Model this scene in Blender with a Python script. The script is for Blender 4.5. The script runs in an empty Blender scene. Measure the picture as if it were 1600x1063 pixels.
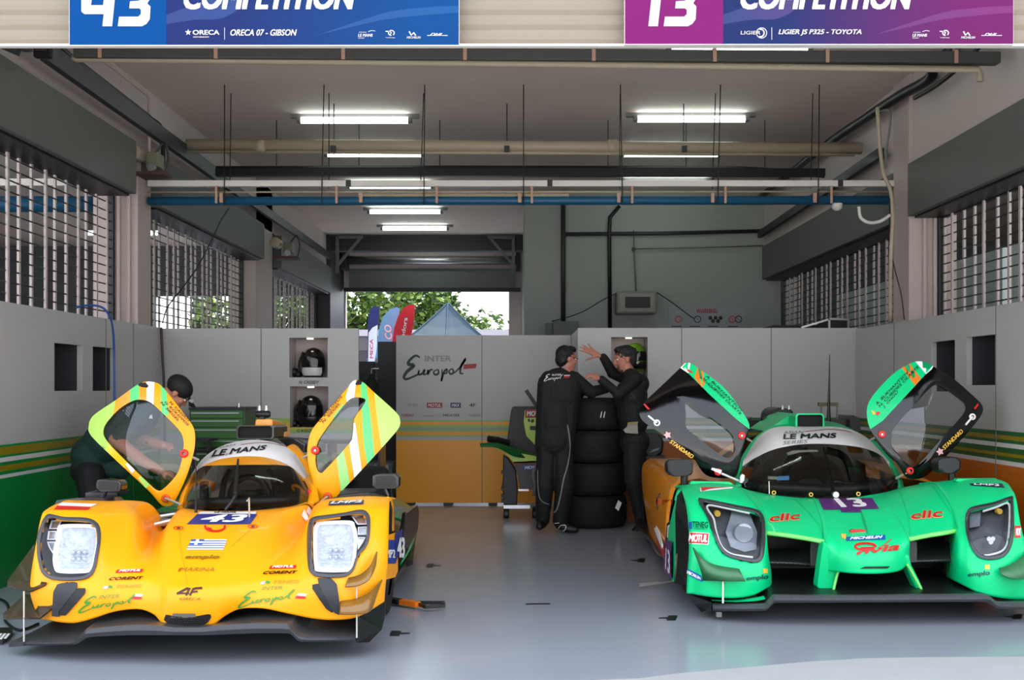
import bpy, bmesh, math, random
from mathutils import Vector, Matrix
from mathutils.bvhtree import BVHTree
from mathutils.geometry import tessellate_polygon
random.seed(7)
SC = bpy.context.scene; COL = SC.collection
F, CX, CY, CH = 1800.0, 806.0, 605.0, 1.36      # focal length in px, principal point, camera height
def P(px, py, Y): return Vector(((px-CX)/F*Y, Y, CH-(py-CY)/F*Y))
CAM = Vector((0, 0, CH))
# ---------------------------------------------------------------- helpers
def lin(c):
    if isinstance(c, str):
        c = [int(c[i:i+2], 16)/255 for i in (0, 2, 4)]
    return tuple(((v/12.92) if v <= .04045 else ((v+.055)/1.055)**2.4) for v in c[:3]) + (1,)
MATS = {}
def mat(name, col, rough=.5, metal=0, emit=0, var=.08, scale=6, bump=0, coat=0, ecol=None, spec=.5):
    if name in MATS: return MATS[name]
    m = bpy.data.materials.new(name); m.use_nodes = True
    n = m.node_tree.nodes; l = m.node_tree.links; b = n['Principled BSDF']
    c = lin(col)
    b.inputs['Roughness'].default_value = rough; b.inputs['Metallic'].default_value = metal
    b.inputs['Specular IOR Level'].default_value = spec
    if coat: b.inputs['Coat Weight'].default_value = coat; b.inputs['Coat Roughness'].default_value = .05
    tc = n.new('ShaderNodeTexCoord'); nz = n.new('ShaderNodeTexNoise'); nz.inputs['Scale'].default_value = scale
    nz.inputs['Detail'].default_value = 4
    l.new(tc.outputs['Object'], nz.inputs['Vector'])
    mx = n.new('ShaderNodeMix'); mx.data_type = 'RGBA'
    mx.inputs[6].default_value = tuple(v*(1-var) for v in c[:3])+(1,); mx.inputs[7].default_value = tuple(min(1, v*(1+var)) for v in c[:3])+(1,)
    l.new(nz.outputs['Fac'], mx.inputs[0]); l.new(mx.outputs[2], b.inputs['Base Color'])
    if bump:
        bp = n.new('ShaderNodeBump'); bp.inputs['Strength'].default_value = bump; bp.inputs['Distance'].default_value = .01
        l.new(nz.outputs['Fac'], bp.inputs['Height']); l.new(bp.outputs[0], b.inputs['Normal'])
    if emit:
        b.inputs['Emission Color'].default_value = lin(ecol) if ecol else c; b.inputs['Emission Strength'].default_value = emit
    MATS[name] = m; return m
def glass(name, tint, alpha=.12, rough=.02, refl=.9, ior=1.45):
    # clear pane: tinted see-through plus a Fresnel reflection
    m = bpy.data.materials.new(name); m.use_nodes = True
    n = m.node_tree.nodes; l = m.node_tree.links; n.clear()
    o = n.new('ShaderNodeOutputMaterial'); t = n.new('ShaderNodeBsdfTransparent'); t.inputs[0].default_value = lin(tint)
    g = n.new('ShaderNodeBsdfGlossy'); g.inputs['Roughness'].default_value = rough
    fr = n.new('ShaderNodeFresnel'); fr.inputs['IOR'].default_value = ior
    nz = n.new('ShaderNodeTexNoise'); nz.inputs['Scale'].default_value = 40
    ma = n.new('ShaderNodeMath'); ma.operation = 'MULTIPLY_ADD'; ma.inputs[1].default_value = refl; ma.inputs[2].default_value = alpha*.15
    mx = n.new('ShaderNodeMixShader')
    l.new(fr.outputs[0], ma.inputs[0]); l.new(ma.outputs[0], mx.inputs[0]); l.new(t.outputs[0], mx.inputs[1]); l.new(g.outputs[0], mx.inputs[2])
    l.new(mx.outputs[0], o.inputs[0]); MATS[name] = m; return m
def banded(name, bands, rough=.35, axis='Z', top=2.0):
    # flat colour bands by height (printed panels); bands = [(z_from, colour), ...] from the bottom up
    m = mat(name, bands[0][1], rough); n = m.node_tree.nodes; l = m.node_tree.links; b = n['Principled BSDF']
    g = n.new('ShaderNodeNewGeometry'); s = n.new('ShaderNodeSeparateXYZ'); d = n.new('ShaderNodeMath'); d.operation = 'DIVIDE'; d.inputs[1].default_value = top
    r = n.new('ShaderNodeValToRGB'); r.color_ramp.interpolation = 'CONSTANT'
    e = r.color_ramp.elements
    e[0].position = 0; e[0].color = lin(bands[0][1]); e[1].position = bands[1][0]/top; e[1].color = lin(bands[1][1])
    for z, c in bands[2:]:
        x = e.new(z/top); x.color = lin(c)
    l.new(g.outputs['Position'], s.inputs[0]); l.new(s.outputs[axis], d.inputs[0]); l.new(d.outputs[0], r.inputs[0])
    nz = [q for q in n if q.type == 'TEX_NOISE'][0]; nz.inputs['Scale'].default_value = 3
    mx = n.new('ShaderNodeMix'); mx.data_type = 'RGBA'; mx.blend_type = 'MULTIPLY'; mx.inputs[0].default_value = .12
    l.new(r.outputs[0], mx.inputs[6]); l.new(nz.outputs['Fac'], mx.inputs[7]); l.new(mx.outputs[2], b.inputs['Base Color'])
    return m
def ggrad(name, c0, c1, p0, p1, rough=.35, coat=0):
    # printed colour fade from world point p0 to p1
    m = mat(name, c0, rough, coat=coat, spec=.15); n = m.node_tree.nodes; l = m.node_tree.links; b = n['Principled BSDF']
    d = Vector(p1)-Vector(p0); L2 = d.length_squared
    g = n.new('ShaderNodeNewGeometry'); s = n.new('ShaderNodeVectorMath'); s.operation = 'SUBTRACT'; s.inputs[1].default_value = p0
    t = n.new('ShaderNodeVectorMath'); t.operation = 'DOT_PRODUCT'; t.inputs[1].default_value = d/L2
    mx = n.new('ShaderNodeMix'); mx.data_type = 'RGBA'; mx.clamp_factor = True
    mx.inputs[6].default_value = lin(c0); mx.inputs[7].default_value = lin(c1)
    l.new(g.outputs['Position'], s.inputs[0]); l.new(s.outputs[0], t.inputs[0]); l.new(t.outputs['Value'], mx.inputs[0]); l.new(mx.outputs[2], b.inputs['Base Color'])
    return m
WL = {}          # world location of every object's origin
def thing(name, label, cat, loc=(0, 0, 0), group=None):
    o = bpy.data.objects.new(name, None); COL.objects.link(o); o.location = loc; o.empty_display_size = .1
    WL[o.name] = Vector(loc); o['label'] = label; o['category'] = cat
    if group: o['group'] = group
    return o
def tag(o, label, cat, group=None):
    o['label'] = label; o['category'] = cat
    if group: o['group'] = group
    return o
class MB:
    """collects geometry in world coordinates; build() links it as ONE mesh object"""
    def __init__(s): s.v = []; s.f = []; s.m = []; s.cur = 0
    def mi(s, i): s.cur = i; return s
    def add(s, vs, fs):
        b = len(s.v); s.v += [tuple(q) for q in vs]
        for f in fs: s.f.append([b+i for i in f]); s.m.append(s.cur)
        return s
    def box(s, a, b):
        (x0, y0, z0), (x1, y1, z1) = [min(p, q) for p, q in zip(a, b)], [max(p, q) for p, q in zip(a, b)]
        return s.add([(x0,y0,z0),(x1,y0,z0),(x1,y1,z0),(x0,y1,z0),(x0,y0,z1),(x1,y0,z1),(x1,y1,z1),(x0,y1,z1)],
            [(0,3,2,1),(4,5,6,7),(0,1,5,4),(1,2,6,5),(2,3,7,6),(3,0,4,7)])
    def bar(s, p, q, w, h, up=(0,0,1)):
        p, q = Vector(p), Vector(q); d = (q-p).normalized(); u = Vector(up)
        if abs(d.dot(u)) > .98: u = Vector((0,1,0))
        r = d.cross(u).normalized(); u = r.cross(d)
        vs = [c+r*(a*w/2)+u*(b*h/2) for c in (p, q) for a, b in ((-1,-1),(1,-1),(1,1),(-1,1))]
        return s.add(vs, [(3,2,1,0),(4,5,6,7),(0,1,5,4),(1,2,6,5),(2,3,7,6),(3,0,4,7)])
    def tube(s, pts, r, n=10, cap=True, flat=1):
        pts = [Vector(p) for p in pts]; rs = r if isinstance(r, (list, tuple)) else [r]*len(pts)
        prev = None; rings = []
        for i, p in enumerate(pts):
            d = (pts[min(i+1, len(pts)-1)]-pts[max(i-1, 0)])
            d = d.normalized() if d.length > 1e-9 else Vector((0,0,1))
            if prev is None:
                a = Vector((0,0,1)) if abs(d.z) < .9 else Vector((0,1,0)); u = d.cross(a).normalized()
            else:
                u = prev-d*prev.dot(d); u = u.normalized() if u.length > 1e-6 else d.orthogonal().normalized()
            prev = u; w = d.cross(u)
            rings.append([p+(u*math.cos(t)+w*math.sin(t)*flat)*rs[i] for t in [2*math.pi*k/n for k in range(n)]])
        vs = [q for g in rings for q in g]; fs = []
        for i in range(len(pts)-1):
            for k in range(n):
                fs.append((i*n+k, i*n+(k+1) % n, (i+1)*n+(k+1) % n, (i+1)*n+k))
        if cap: fs += [tuple(range(n))[::-1], tuple((len(pts)-1)*n+k for k in range(n))]
        return s.add(vs, fs)
    def lathe(s, c, prof, n=32, axis='Z', arc=None):
        c = Vector(c); vs = []; fs = []; m = len(prof)
        for k in range(n):
            t = 2*math.pi*k/n
            for r, h in prof:
                a, b = r*math.cos(t), r*math.sin(t)
                vs.append(c+Vector({'Z': (a, b, h), 'Y': (a, h, b), 'X': (h, a, b)}[axis]))
        for k in range(n):
            for i in range(m-1):
                fs.append((k*m+i, ((k+1) % n)*m+i, ((k+1) % n)*m+i+1, k*m+i+1))
        return s.add(vs, fs)
    def ell(s, c, r, n=16, rot=None):
        c = Vector(c); vs = []; fs = []; R = rot or Matrix.Identity(3); h = n//2
        for i in range(h+1):
            a = math.pi*i/h
            for k in range(n):
                t = 2*math.pi*k/n
                vs.append(c+R @ Vector((r[0]*math.sin(a)*math.cos(t), r[1]*math.sin(a)*math.sin(t), r[2]*math.cos(a))))
        for i in range(h):
            for k in range(n): fs.append((i*n+k, (i+1)*n+k, (i+1)*n+(k+1) % n, i*n+(k+1) % n))
        return s.add(vs, fs)
    def grid(s, rows, flip=False):
        n = len(rows[0]); vs = [q for r in rows for q in r]; fs = []
        for i in range(len(rows)-1):
            for k in range(n-1):
                f = (i*n+k, i*n+k+1, (i+1)*n+k+1, (i+1)*n+k); fs.append(f[::-1] if flip else f)
        return s.add(vs, fs)
    def slab(s, pts, off):
        """closed polygon (any shape) pushed through by the vector off"""
        pts = [Vector(p) for p in pts]; o = Vector(off); n = len(pts)
        tri = tessellate_polygon([pts])
        vs = pts+[p+o for p in pts]
        fs = [tuple(t) for t in tri]+[tuple(i+n for i in t)[::-1] for t in tri]+[(i, (i+1) % n, (i+1) % n+n, i+n) for i in range(n)]
        return s.add(vs, fs)
    def ring(s, a, b, off):
        """band between two loops of equal count, pushed through by off"""
        o = Vector(off); n = len(a); vs = [Vector(p) for p in a]+[Vector(p) for p in b]; vs += [p+o for p in vs]; fs = []
        for i in range(n):
            j = (i+1) % n
            fs += [(i, j, n+j, n+i), (2*n+i, 3*n+i, 3*n+j, 2*n+j), (i, 2*n+i, 2*n+j, j), (n+i, n+j, 3*n+j, 3*n+i)]
        return s.add(vs, fs)
    def build(s, name, mats, parent=None, smooth=False, kind=None, bevel=0, solid=0, label=None, fix=True, auto=None):
        o0 = Vector((0,0,0))
        if parent is not None: o0 = WL[parent.name]
        me = bpy.data.meshes.new(name)
        me.from_pydata([tuple(Vector(v)-o0) for v in s.v], [], s.f)
        for m in (mats if isinstance(mats, (list, tuple)) else [mats]): me.materials.append(m)
        me.polygons.foreach_set('material_index', s.m)
        if fix:
            bm = bmesh.new(); bm.from_mesh(me); bmesh.ops.recalc_face_normals(bm, faces=bm.faces); bm.to_mesh(me); bm.free()
        if smooth or auto: me.polygons.foreach_set('use_smooth', [True]*len(me.polygons))
        if auto: me.set_sharp_from_angle(angle=math.radians(auto))
        me.update()
        o = bpy.data.objects.new(name, me); COL.objects.link(o)
        if parent is not None: o.parent = parent
        WL[o.name] = o0
        if kind: o['kind'] = kind
        if label: o['label'] = label
        if bevel:
            b = o.modifiers.new('bevel', 'BEVEL'); b.width = bevel; b.segments = 2; b.limit_method = 'ANGLE'
        if solid:
            b = o.modifiers.new('thick', 'SOLIDIFY'); b.thickness = abs(solid); b.offset = -1 if solid > 0 else 1
        return o
def struct(mb, name, m, **k): return mb.build(name, m, kind='structure', **k)
def crom(p0, p1, p2, p3, t):
    return .5*((2*p1)+(-p0+p2)*t+(2*p0-5*p1+4*p2-p3)*t*t+(-p0+3*p1-3*p2+p3)*t**3)
def spline(pts, k=6, closed=False):
    pts = [Vector(p) for p in pts]; n = len(pts); out = []
    for i in range(n if closed else n-1):
        if closed: q = [pts[(i+j) % n] for j in (-1, 0, 1, 2)]
        else: q = [pts[max(0, min(n-1, i+j))] for j in (-1, 0, 1, 2)]
        for t in range(k): out.append(crom(*q, t/k))
    if not closed: out.append(pts[-1])
    return out
def surf(rows, ku=6, kv=6):
    """interpolating smooth surface through a grid of points"""
    r = [spline(x, ku) for x in rows]; cols = [spline([x[i] for x in r], kv) for i in range(len(r[0]))]
    return [[c[j] for c in cols] for j in range(len(cols[0]))]
def resample(loop, n):
    L = [Vector(p) for p in loop]; seg = [(L[(i+1) % len(L)]-L[i]).length for i in range(len(L))]; T = sum(seg); out = []
    for k in range(n):
        d = T*k/n; i = 0
        while d > seg[i] and i < len(L)-1: d -= seg[i]; i += 1
        out.append(L[i].lerp(L[(i+1) % len(L)], d/max(seg[i], 1e-9)))
    return out
def inpoly(x, y, poly):
    c = False; n = len(poly); j = n-1
    for i in range(n):
        xi, yi, xj, yj = poly[i][0], poly[i][1], poly[j][0], poly[j][1]
        if (yi > y) != (yj > y) and x < (xj-xi)*(y-yi)/(yj-yi)+xi: c = not c
        j = i
    return c
def to_px(w): return (CX+w[0]*F/w[1], CY+(CH-w[2])*F/w[1])
def scale_loop(lp, k, c=None):
    n = len(lp); c = c or (sum(p[0] for p in lp)/n, sum(p[1] for p in lp)/n)
    return [(c[0]+(p[0]-c[0])*k, c[1]+(p[1]-c[1])*k) for p in lp]
def smooth2(lp, k=4): return [(p.x, p.y) for p in spline([(a[0], a[1], 0) for a in lp], k, True)]
# lettering: outline glyphs as flat meshes in a unit box
TXT = {}
def glyphs(s, shear=0, bold=0, space=1.0):
    key = (s, shear, bold, space)
    if key in TXT: return TXT[key]
    c = bpy.data.curves.new('t', 'FONT'); c.body = s; c.shear = shear; c.resolution_u = 3; c.space_character = space; c.fill_mode = 'FRONT'
    o = bpy.data.objects.new('t', c); COL.objects.link(o)
    dg = bpy.context.evaluated_depsgraph_get(); me = bpy.data.meshes.new_from_object(o.evaluated_get(dg))
    V = [(v.co.x, v.co.y) for v in me.vertices]; Fc = [tuple(p.vertices) for p in me.polygons]
    bpy.data.objects.remove(o); bpy.data.curves.remove(c); bpy.data.meshes.remove(me)
    if bold > 0:      # heavier weight: the same outlines laid again a little to each side
        n = len(V); V0, F0 = V, Fc; V, Fc = [], []
        for k, (dx, dy) in enumerate(((0,0),(-bold,-bold*.5),(bold,-bold*.5),(-bold,bold*.5),(bold,bold*.5))): V += [(x+dx, y+dy) for x, y in V0]; Fc += [tuple(i+k*n for i in f) for f in F0]
    x0, x1 = min(v[0] for v in V), max(v[0] for v in V); y0, y1 = min(v[1] for v in V), max(v[1] for v in V)
    nb = len(V)//5 if bold > 0 else len(V); TXT[key] = ([((x-x0)/(x1-x0), (y-y0)/(y1-y0), i//nb) for i, (x, y) in enumerate(V)], Fc); return TXT[key]
def bilin(q, u, v):
    """q = four corners: bottom-left, bottom-right, top-right, top-left"""
    a, b, c, d = [Vector(x) for x in q]; return a.lerp(b, u).lerp(d.lerp(c, u), v)
def text3(mb, s, q, shear=0, bold=0, space=1.0):
    """lettering on a flat place given by four world corners"""
    V, Fc = glyphs(s, shear, bold, space); q = [Vector(k) for k in q]; nr = (q[1]-q[0]).cross(q[3]-q[0]).normalized(); nr = -nr if nr.dot(CAM-q[0]) < 0 else nr
    return mb.add([bilin(q, u, v)+nr*(.0006*k) for u, v, k in V], Fc)
def ribbon(pts, w):
    """flat 2-D stroke of width w (list of widths allowed) -> quads"""
    n = len(pts); L = []; R = []
    for i in range(n):
        a, b = pts[max(0, i-1)], pts[min(n-1, i+1)]; dx, dy = b[0]-a[0], b[1]-a[1]; d = math.hypot(dx, dy) or 1
        ww = (w[i] if isinstance(w, list) else w)/2
        L.append((pts[i][0]-dy/d*ww, pts[i][1]+dx/d*ww)); R.append((pts[i][0]+dy/d*ww, pts[i][1]-dx/d*ww))
    return L+R, [(i, i+1, n+i+1, n+i) for i in range(n-1)]
# the flowing word of the team's emblem, as pen strokes in a unit box (aspect about 3:1)
SCRIPT = [([(.22,.86),(.16,.93),(.08,.75),(.07,.62),(.14,.57),(.05,.35),(.01,.15),(.05,.08),(.19,.24)], .022),
    ([(.19,.24),(.21,.4),(.20,.25),(.25,.28),(.28,.42),(.27,.24),(.32,.3)], .014), ([(.32,.3),(.33,.42),(.32,.25),(.36,.42),(.39,.4)], .014),
    ([(.44,.42),(.40,.34),(.42,.24),(.46,.28),(.46,.4),(.44,.42)], .014), ([(.51,.44),(.51,.2),(.50,.0),(.53,.3),(.57,.44),(.57,.3),(.52,.28)], .014),
    ([(.63,.45),(.60,.36),(.62,.27),(.66,.31),(.65,.43),(.63,.45)], .014), ([(.67,.3),(.76,.55),(.82,.82),(.76,.55),(.75,.3),(.79,.28)], .016)]
def script_strokes():
    V = []; Fc = []
    for pts, w in SCRIPT:
        sp = [(p.x*3, p.y) for p in spline([(a/3*3, b, 0) for a, b in pts], 5)]
        n = len(sp); v, f = ribbon(sp, [w*5.2*(.5+.6*math.sin(math.pi*(i+.5)/n)) for i in range(n)]); b = len(V)
        V += [(x/3, y) for x, y in v]; Fc += [tuple(b+i for i in q) for q in f]
    return V, Fc
# ================================================================ camera, sky, sun
cam = bpy.data.cameras.new('camera'); co = bpy.data.objects.new('camera', cam); COL.objects.link(co)
cam.sensor_width = 36; cam.sensor_fit = 'HORIZONTAL'; cam.lens = 36*F/1600
cam.shift_x = -(CX-800)/1600; cam.shift_y = (CY-531.5)/1600
co.location = CAM; co.rotation_euler = (math.pi/2, 0, 0); SC.camera = co
cam.clip_end = 400
SC.view_settings.view_transform = 'Standard'; SC.view_settings.look = 'None'; SC.view_settings.gamma = 1
SC.view_settings.use_curve_mapping = False; SC.view_settings.exposure = 0.0
w = bpy.data.worlds.new('world'); SC.world = w; w.use_nodes = True
bg = w.node_tree.nodes['Background']; n = w.node_tree.nodes; l = w.node_tree.links
tc = n.new('ShaderNodeTexCoord'); sp = n.new('ShaderNodeSeparateXYZ'); rp = n.new('ShaderNodeValToRGB')
l.new(tc.outputs['Generated'], sp.inputs[0]); l.new(sp.outputs['Z'], rp.inputs[0]); l.new(rp.outputs[0], bg.inputs[0])
e = rp.color_ramp.elements; e[0].position = 0; e[0].color = (.92, .95, 1, 1); e[1].position = .8; e[1].color = (.72, .82, 1, 1)
bg.inputs[1].default_value = 3.3
def lamp(kind, name, loc, rot, energy, col=(1,1,1), **k):
    d = bpy.data.lights.new(name, kind); d.energy = energy; d.color = col
    for a, b in k.items(): setattr(d, a, b)
    o = bpy.data.objects.new(name, d); COL.objects.link(o); o.location = loc; o.rotation_euler = rot; return o
lamp('SUN', 'sun', (0, 30, 20), (math.radians(-28), math.radians(12), 0), 10.0, (1, .95, .86), angle=.01)
# ================================================================ materials of the place
M_floor = mat('floor_paint', (.60,.615,.645), .22, var=.07, scale=1.6, spec=.5)
def floor_nodes(m):
    n = m.node_tree.nodes; l = m.node_tree.links; b = n['Principled BSDF']
    g = n.new('ShaderNodeNewGeometry'); mp = n.new('ShaderNodeMapping'); mp.inputs['Scale'].default_value = (2.2, 6, 1)
    nz = n.new('ShaderNodeTexNoise'); nz.inputs['Scale'].default_value = 2.2; nz.inputs['Detail'].default_value = 8; nz.inputs['Roughness'].default_value = .7
    l.new(g.outputs['Position'], mp.inputs[0]); l.new(mp.outputs[0], nz.inputs['Vector'])
    r = n.new('ShaderNodeMapRange'); r.inputs[3].default_value = .13; r.inputs[4].default_value = .27
    l.new(nz.outputs['Fac'], r.inputs[0]); l.new(r.outputs[0], b.inputs['Roughness'])
    bp = n.new('ShaderNodeBump'); bp.inputs['Strength'].default_value = .025; bp.inputs['Distance'].default_value = .004
    l.new(nz.outputs['Fac'], bp.inputs['Height']); l.new(bp.outputs[0], b.inputs['Normal'])
    # scuffs
    sc = n.new('ShaderNodeTexNoise'); sc.inputs['Scale'].default_value = 14; sc.inputs['Detail'].default_value = 6
    l.new(mp.outputs[0], sc.inputs['Vector']); rr = n.new('ShaderNodeMapRange'); rr.inputs[1].default_value = .66; rr.inputs[2].default_value = .74
    l.new(sc.outputs['Fac'], rr.inputs[0]); mx = n.new('ShaderNodeMix'); mx.data_type = 'RGBA'
    old = [k for k in b.inputs['Base Color'].links][0].from_socket
    ml = n.new('ShaderNodeMath'); ml.operation = 'MULTIPLY'; ml.inputs[1].default_value = .35; l.new(rr.outputs[0], ml.inputs[0])
    l.new(ml.outputs[0], mx.inputs[0]); l.new(old, mx.inputs[6]); mx.inputs[7].default_value = (.08,.08,.08,1); l.new(mx.outputs[2], b.inputs['Base Color'])
floor_nodes(M_floor)
M_apron = mat('apron_concrete', (.66,.66,.645), .8, var=.06, scale=5)
M_wall = mat('wall_paint', (.80,.755,.74), .75, var=.07, scale=1.2)
M_wallg = mat('wall_paint_green_grey', (.60,.615,.59), .75, var=.08, scale=1.0)
M_ceil = mat('ceiling_paint', (.90,.83,.79), .85, var=.10, scale=1.5)
M_box = mat('shutter_box_grey', (.36,.37,.355), .6, var=.06, scale=5)
M_pillar = mat('pillar_paint', (.74,.68,.66), .6, var=.05)
M_black = mat('black_plastic', (.045,.045,.05), .45)
M_dark = mat('dark_grey_metal', (.16,.16,.17), .5)
M_mid = mat('mid_grey_metal', (.42,.42,.42), .5)
M_steel = mat('bright_steel', (.75,.75,.76), .3, metal=.9)
M_white = mat('white_enamel', (.86,.84,.82), .4)
M_strip = mat('shutter_strip', (.72,.67,.655), .5)
M_beige = mat('beige_pipe', (.68,.63,.54), .45)
M_pink = mat('pinkish_bracket', (.72,.57,.48), .6)
M_blue = mat('blue_pipe', (.07,.33,.47), .4)
M_rubber = mat('tyre_rubber', (.036,.036,.039), .75, bump=.3, scale=40)
M_tube = mat('lit_tube', (1,1,1), .4, emit=9, ecol=(.92,1,.98))
M_red = mat('red_paint', (.80,.06,.06), .4)
M_orange = mat('orange_paint', (.93,.48,.06), .4)
# ================================================================ the setting
XL, XR, ZC = -3.72, 3.80, 4.36
struct(MB().box((-14, 4, -.2), (14, 90, 0)), 'floor', M_floor)
mb = MB(); ap = [P(1000,1062,1), P(1060,1054,1), P(1150,1046,1), P(1260,1036,1), P(1350,1030.5,1), P(1460,1028.5,1), P(1600,1028,1), P(1900,1027,1)]
ap = [CAM+(p-CAM)*(CH/(CH-p.z)) for p in ap]; ap = [Vector((p.x, p.y, 0)) for p in ap]
mb.slab([Vector((-5, 2, .001)), Vector((-5, 4.6, .001))]+[p+Vector((0,0,.001)) for p in ap]+[Vector((9, 2, .001))], (0,0,.004))
struct(mb, 'pit_lane_ground', M_apron)
struct(MB().box((-45, -60, -.2), (45, 4, 0)), 'ground_outside', mat('concrete_outside', (.88,.86,.83), .85))
struct(MB().box((-12, 5.6, ZC), (12, 25, ZC+.3)), 'ceiling', M_ceil)
struct(MB().box((-12, 5.6, 4.66), (12, 6.0, 8.5)), 'wall_front_sunblock', M_wall)  # unseen upper wall, added this tall to shade the floor in front
# side walls above the openings and the boxes of the roller grilles
def side(s, X, zb, zt, ys, nm):
    a, b = (X-.25, X) if s < 0 else (X, X+.25)
    wm = MB().box((a, 5.8, zt+.025), (b, 24.6, ZC)); gaps = [y for _, y in ys]
    for k, y1 in enumerate(gaps):
        y2 = ys[k+1][0] if k+1 < len(ys) else 24.6
        if y2-y1 > .3 and s < 0: wm.box((a, y1+.01, 3.43 if k == 0 else zb), (b-.09, y2-.01, zt+.025))
    struct(wm, 'wall_'+nm, M_wall)
    xi = X+.12 if s < 0 else X-.06; xo = xi+s*.42
    for k, (y0, y1) in enumerate(ys):
        m = MB().box((xi, y0, zb), (xo, y1, zt)); m.mi(1).box((xi+s*.06, y0+.02, zb-.02), (xo-s*.04, y1-.02, zb+.01))
        m.mi(0)
        o = m.build('shutter_box', [M_box, M_black], bevel=.006)
        tag(o, ['long grey box over the %s front roller grille', 'long grey box over the %s second roller grille behind the pillar', 'dark grey box over the %s rearmost roller grille'][k] % nm, 'shutter box', 'roller grille boxes')
YL = [(5.9, 10.93), (11.72, 16.5), (17.7, 22.5)]; YR = [(5.9, 11.0), (11.5, 17.5)]
side(-1, XL, 3.19, 3.69, YL, 'left'); side(1, XR, 2.99, 3.49, YR, 'right')
def pillar(x0, x1, y0, y1, z1, nm, rails=(), mt=None):
    m = MB().box((x0, y0, 0), (x1, y1, z1))
    for a, b in rails: m.bar((a, b, .02), (a, b, z1-.05), .035, .05)
    struct(m, nm, mt or M_pillar, bevel=.008)
pillar(-4.12, -3.68, 11.22, 11.62, 3.42, 'pillar_left_front', [(-3.76, 11.2), (-3.86, 11.2), (-3.96, 11.2), (-3.76, 11.64), (-3.86, 11.64)])
pillar(-4.12, -3.72, 16.5, 17.6, ZC, 'pillar_left_back')
pillar(-4.12, -3.64, 22.6, 24.4, ZC, 'pillar_left_rear', mt=M_dark)
pillar(3.76, 4.22, 11.02, 11.48, ZC, 'pillar_right_front', [(3.9, 11.0), (4.0, 11.0), (4.1, 11.0), (3.86, 11.5)])
# room block at the back right, corridor and rear wall
struct(MB().box((.14, 17.6, 0), (4.3, 24.5, ZC)), 'wall_back_right', M_wallg)
m = MB().box((-4.2, 24.5, 3.42), (.3, 24.7, ZC)).box((-.15, 24.5, 0), (.3, 24.7, 3.42)).box((-4.2, 24.5, 0), (-3.62, 24.7, 3.42))
struct(m, 'wall_back', M_wall)
# neighbouring garages seen through the grilles
m = MB().box((-11.2, 5.8, 0), (-11, 24.6, ZC)).box((-11, 24.5, 3.3), (-4.2, 24.7, ZC)).box((-11, 24.5, 0), (-7.7, 24.7, 3.3)).box((-5.5, 24.5, 0), (-5.15, 24.7, 3.3)).box((-4.4, 24.5, 0), (-4.2, 24.7, 3.3))
struct(m, 'wall_neighbour_left', mat('neighbour_wall', (.42,.43,.44), .8))
m = MB().box((10.5, 5.8, 0), (10.7, 24.6, ZC)).box((4.3, 24.5, 0), (10.5, 24.7, ZC))
struct(m, 'wall_neighbour_right', MATS['neighbour_wall'])
M_npanel = mat('neighbour_panel', (.80,.86,.85), .5, var=.05)
m = MB(); y = 8.0
for k in range(8):
    m.box((4.95, y, .05), (5.0, y+1.18, 2.78)); y += 1.2
    if k == 2: y += .12
o = m.build('partition_wall', M_npanel); tag(o, 'row of tall grey panels behind the right roller grilles', 'partition')
# ---------------------------------------------------------------- roller grilles
def grille(X, y0, y1, z1, step, nm, lab, ph=0):
    t = thing('roller_grille', lab, 'roller grille', (X, (y0+y1)/2, 0), 'roller grilles in the side walls')
    m = MB(); z = .06
    while z < z1: m.tube([(X, y0, z), (X, y1, z)], .007, 5); z += .088
    m.build('rod_set', M_black, t)
    m = MB(); m2 = MB(); y = y0+.05+ph; n = 0
    while y < y1:
        dx = -.012*math.sin(y*9)
        m.box((X-.010+dx, y-.016, .05), (X+.010+dx, y+.016, z1)); y += step
    m.build('strip_set', M_strip, t)
    m = MB()
    for yy in (y0+.0, y1-.0): m.box((X-.03, yy-.02, 0), (X+.03, yy+.02, z1))
    m.build('guide_rail', M_dark, t)
    return t
grille(-3.93, 5.95, 11.18, 3.22, .24, 'left', 'dark roller grille with pale strips in the left wall nearest the opening')
grille(-3.93, 11.72, 16.48, 3.22, .24, 'left', 'roller grille in the left wall with bright daylight behind it')
grille(-3.93, 17.7, 22.5, 3.22, .24, 'left', 'farthest dark roller grille in the left wall beside the rear opening')
grille(4.05, 5.95, 10.96, 3.02, .24, 'right', 'roller grille with pale strips in the right wall nearest the opening', .1)
grille(4.05, 11.55, 17.45, 3.02, .245, 'right', 'roller grille in the right wall between white pillar and back wall')
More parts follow.
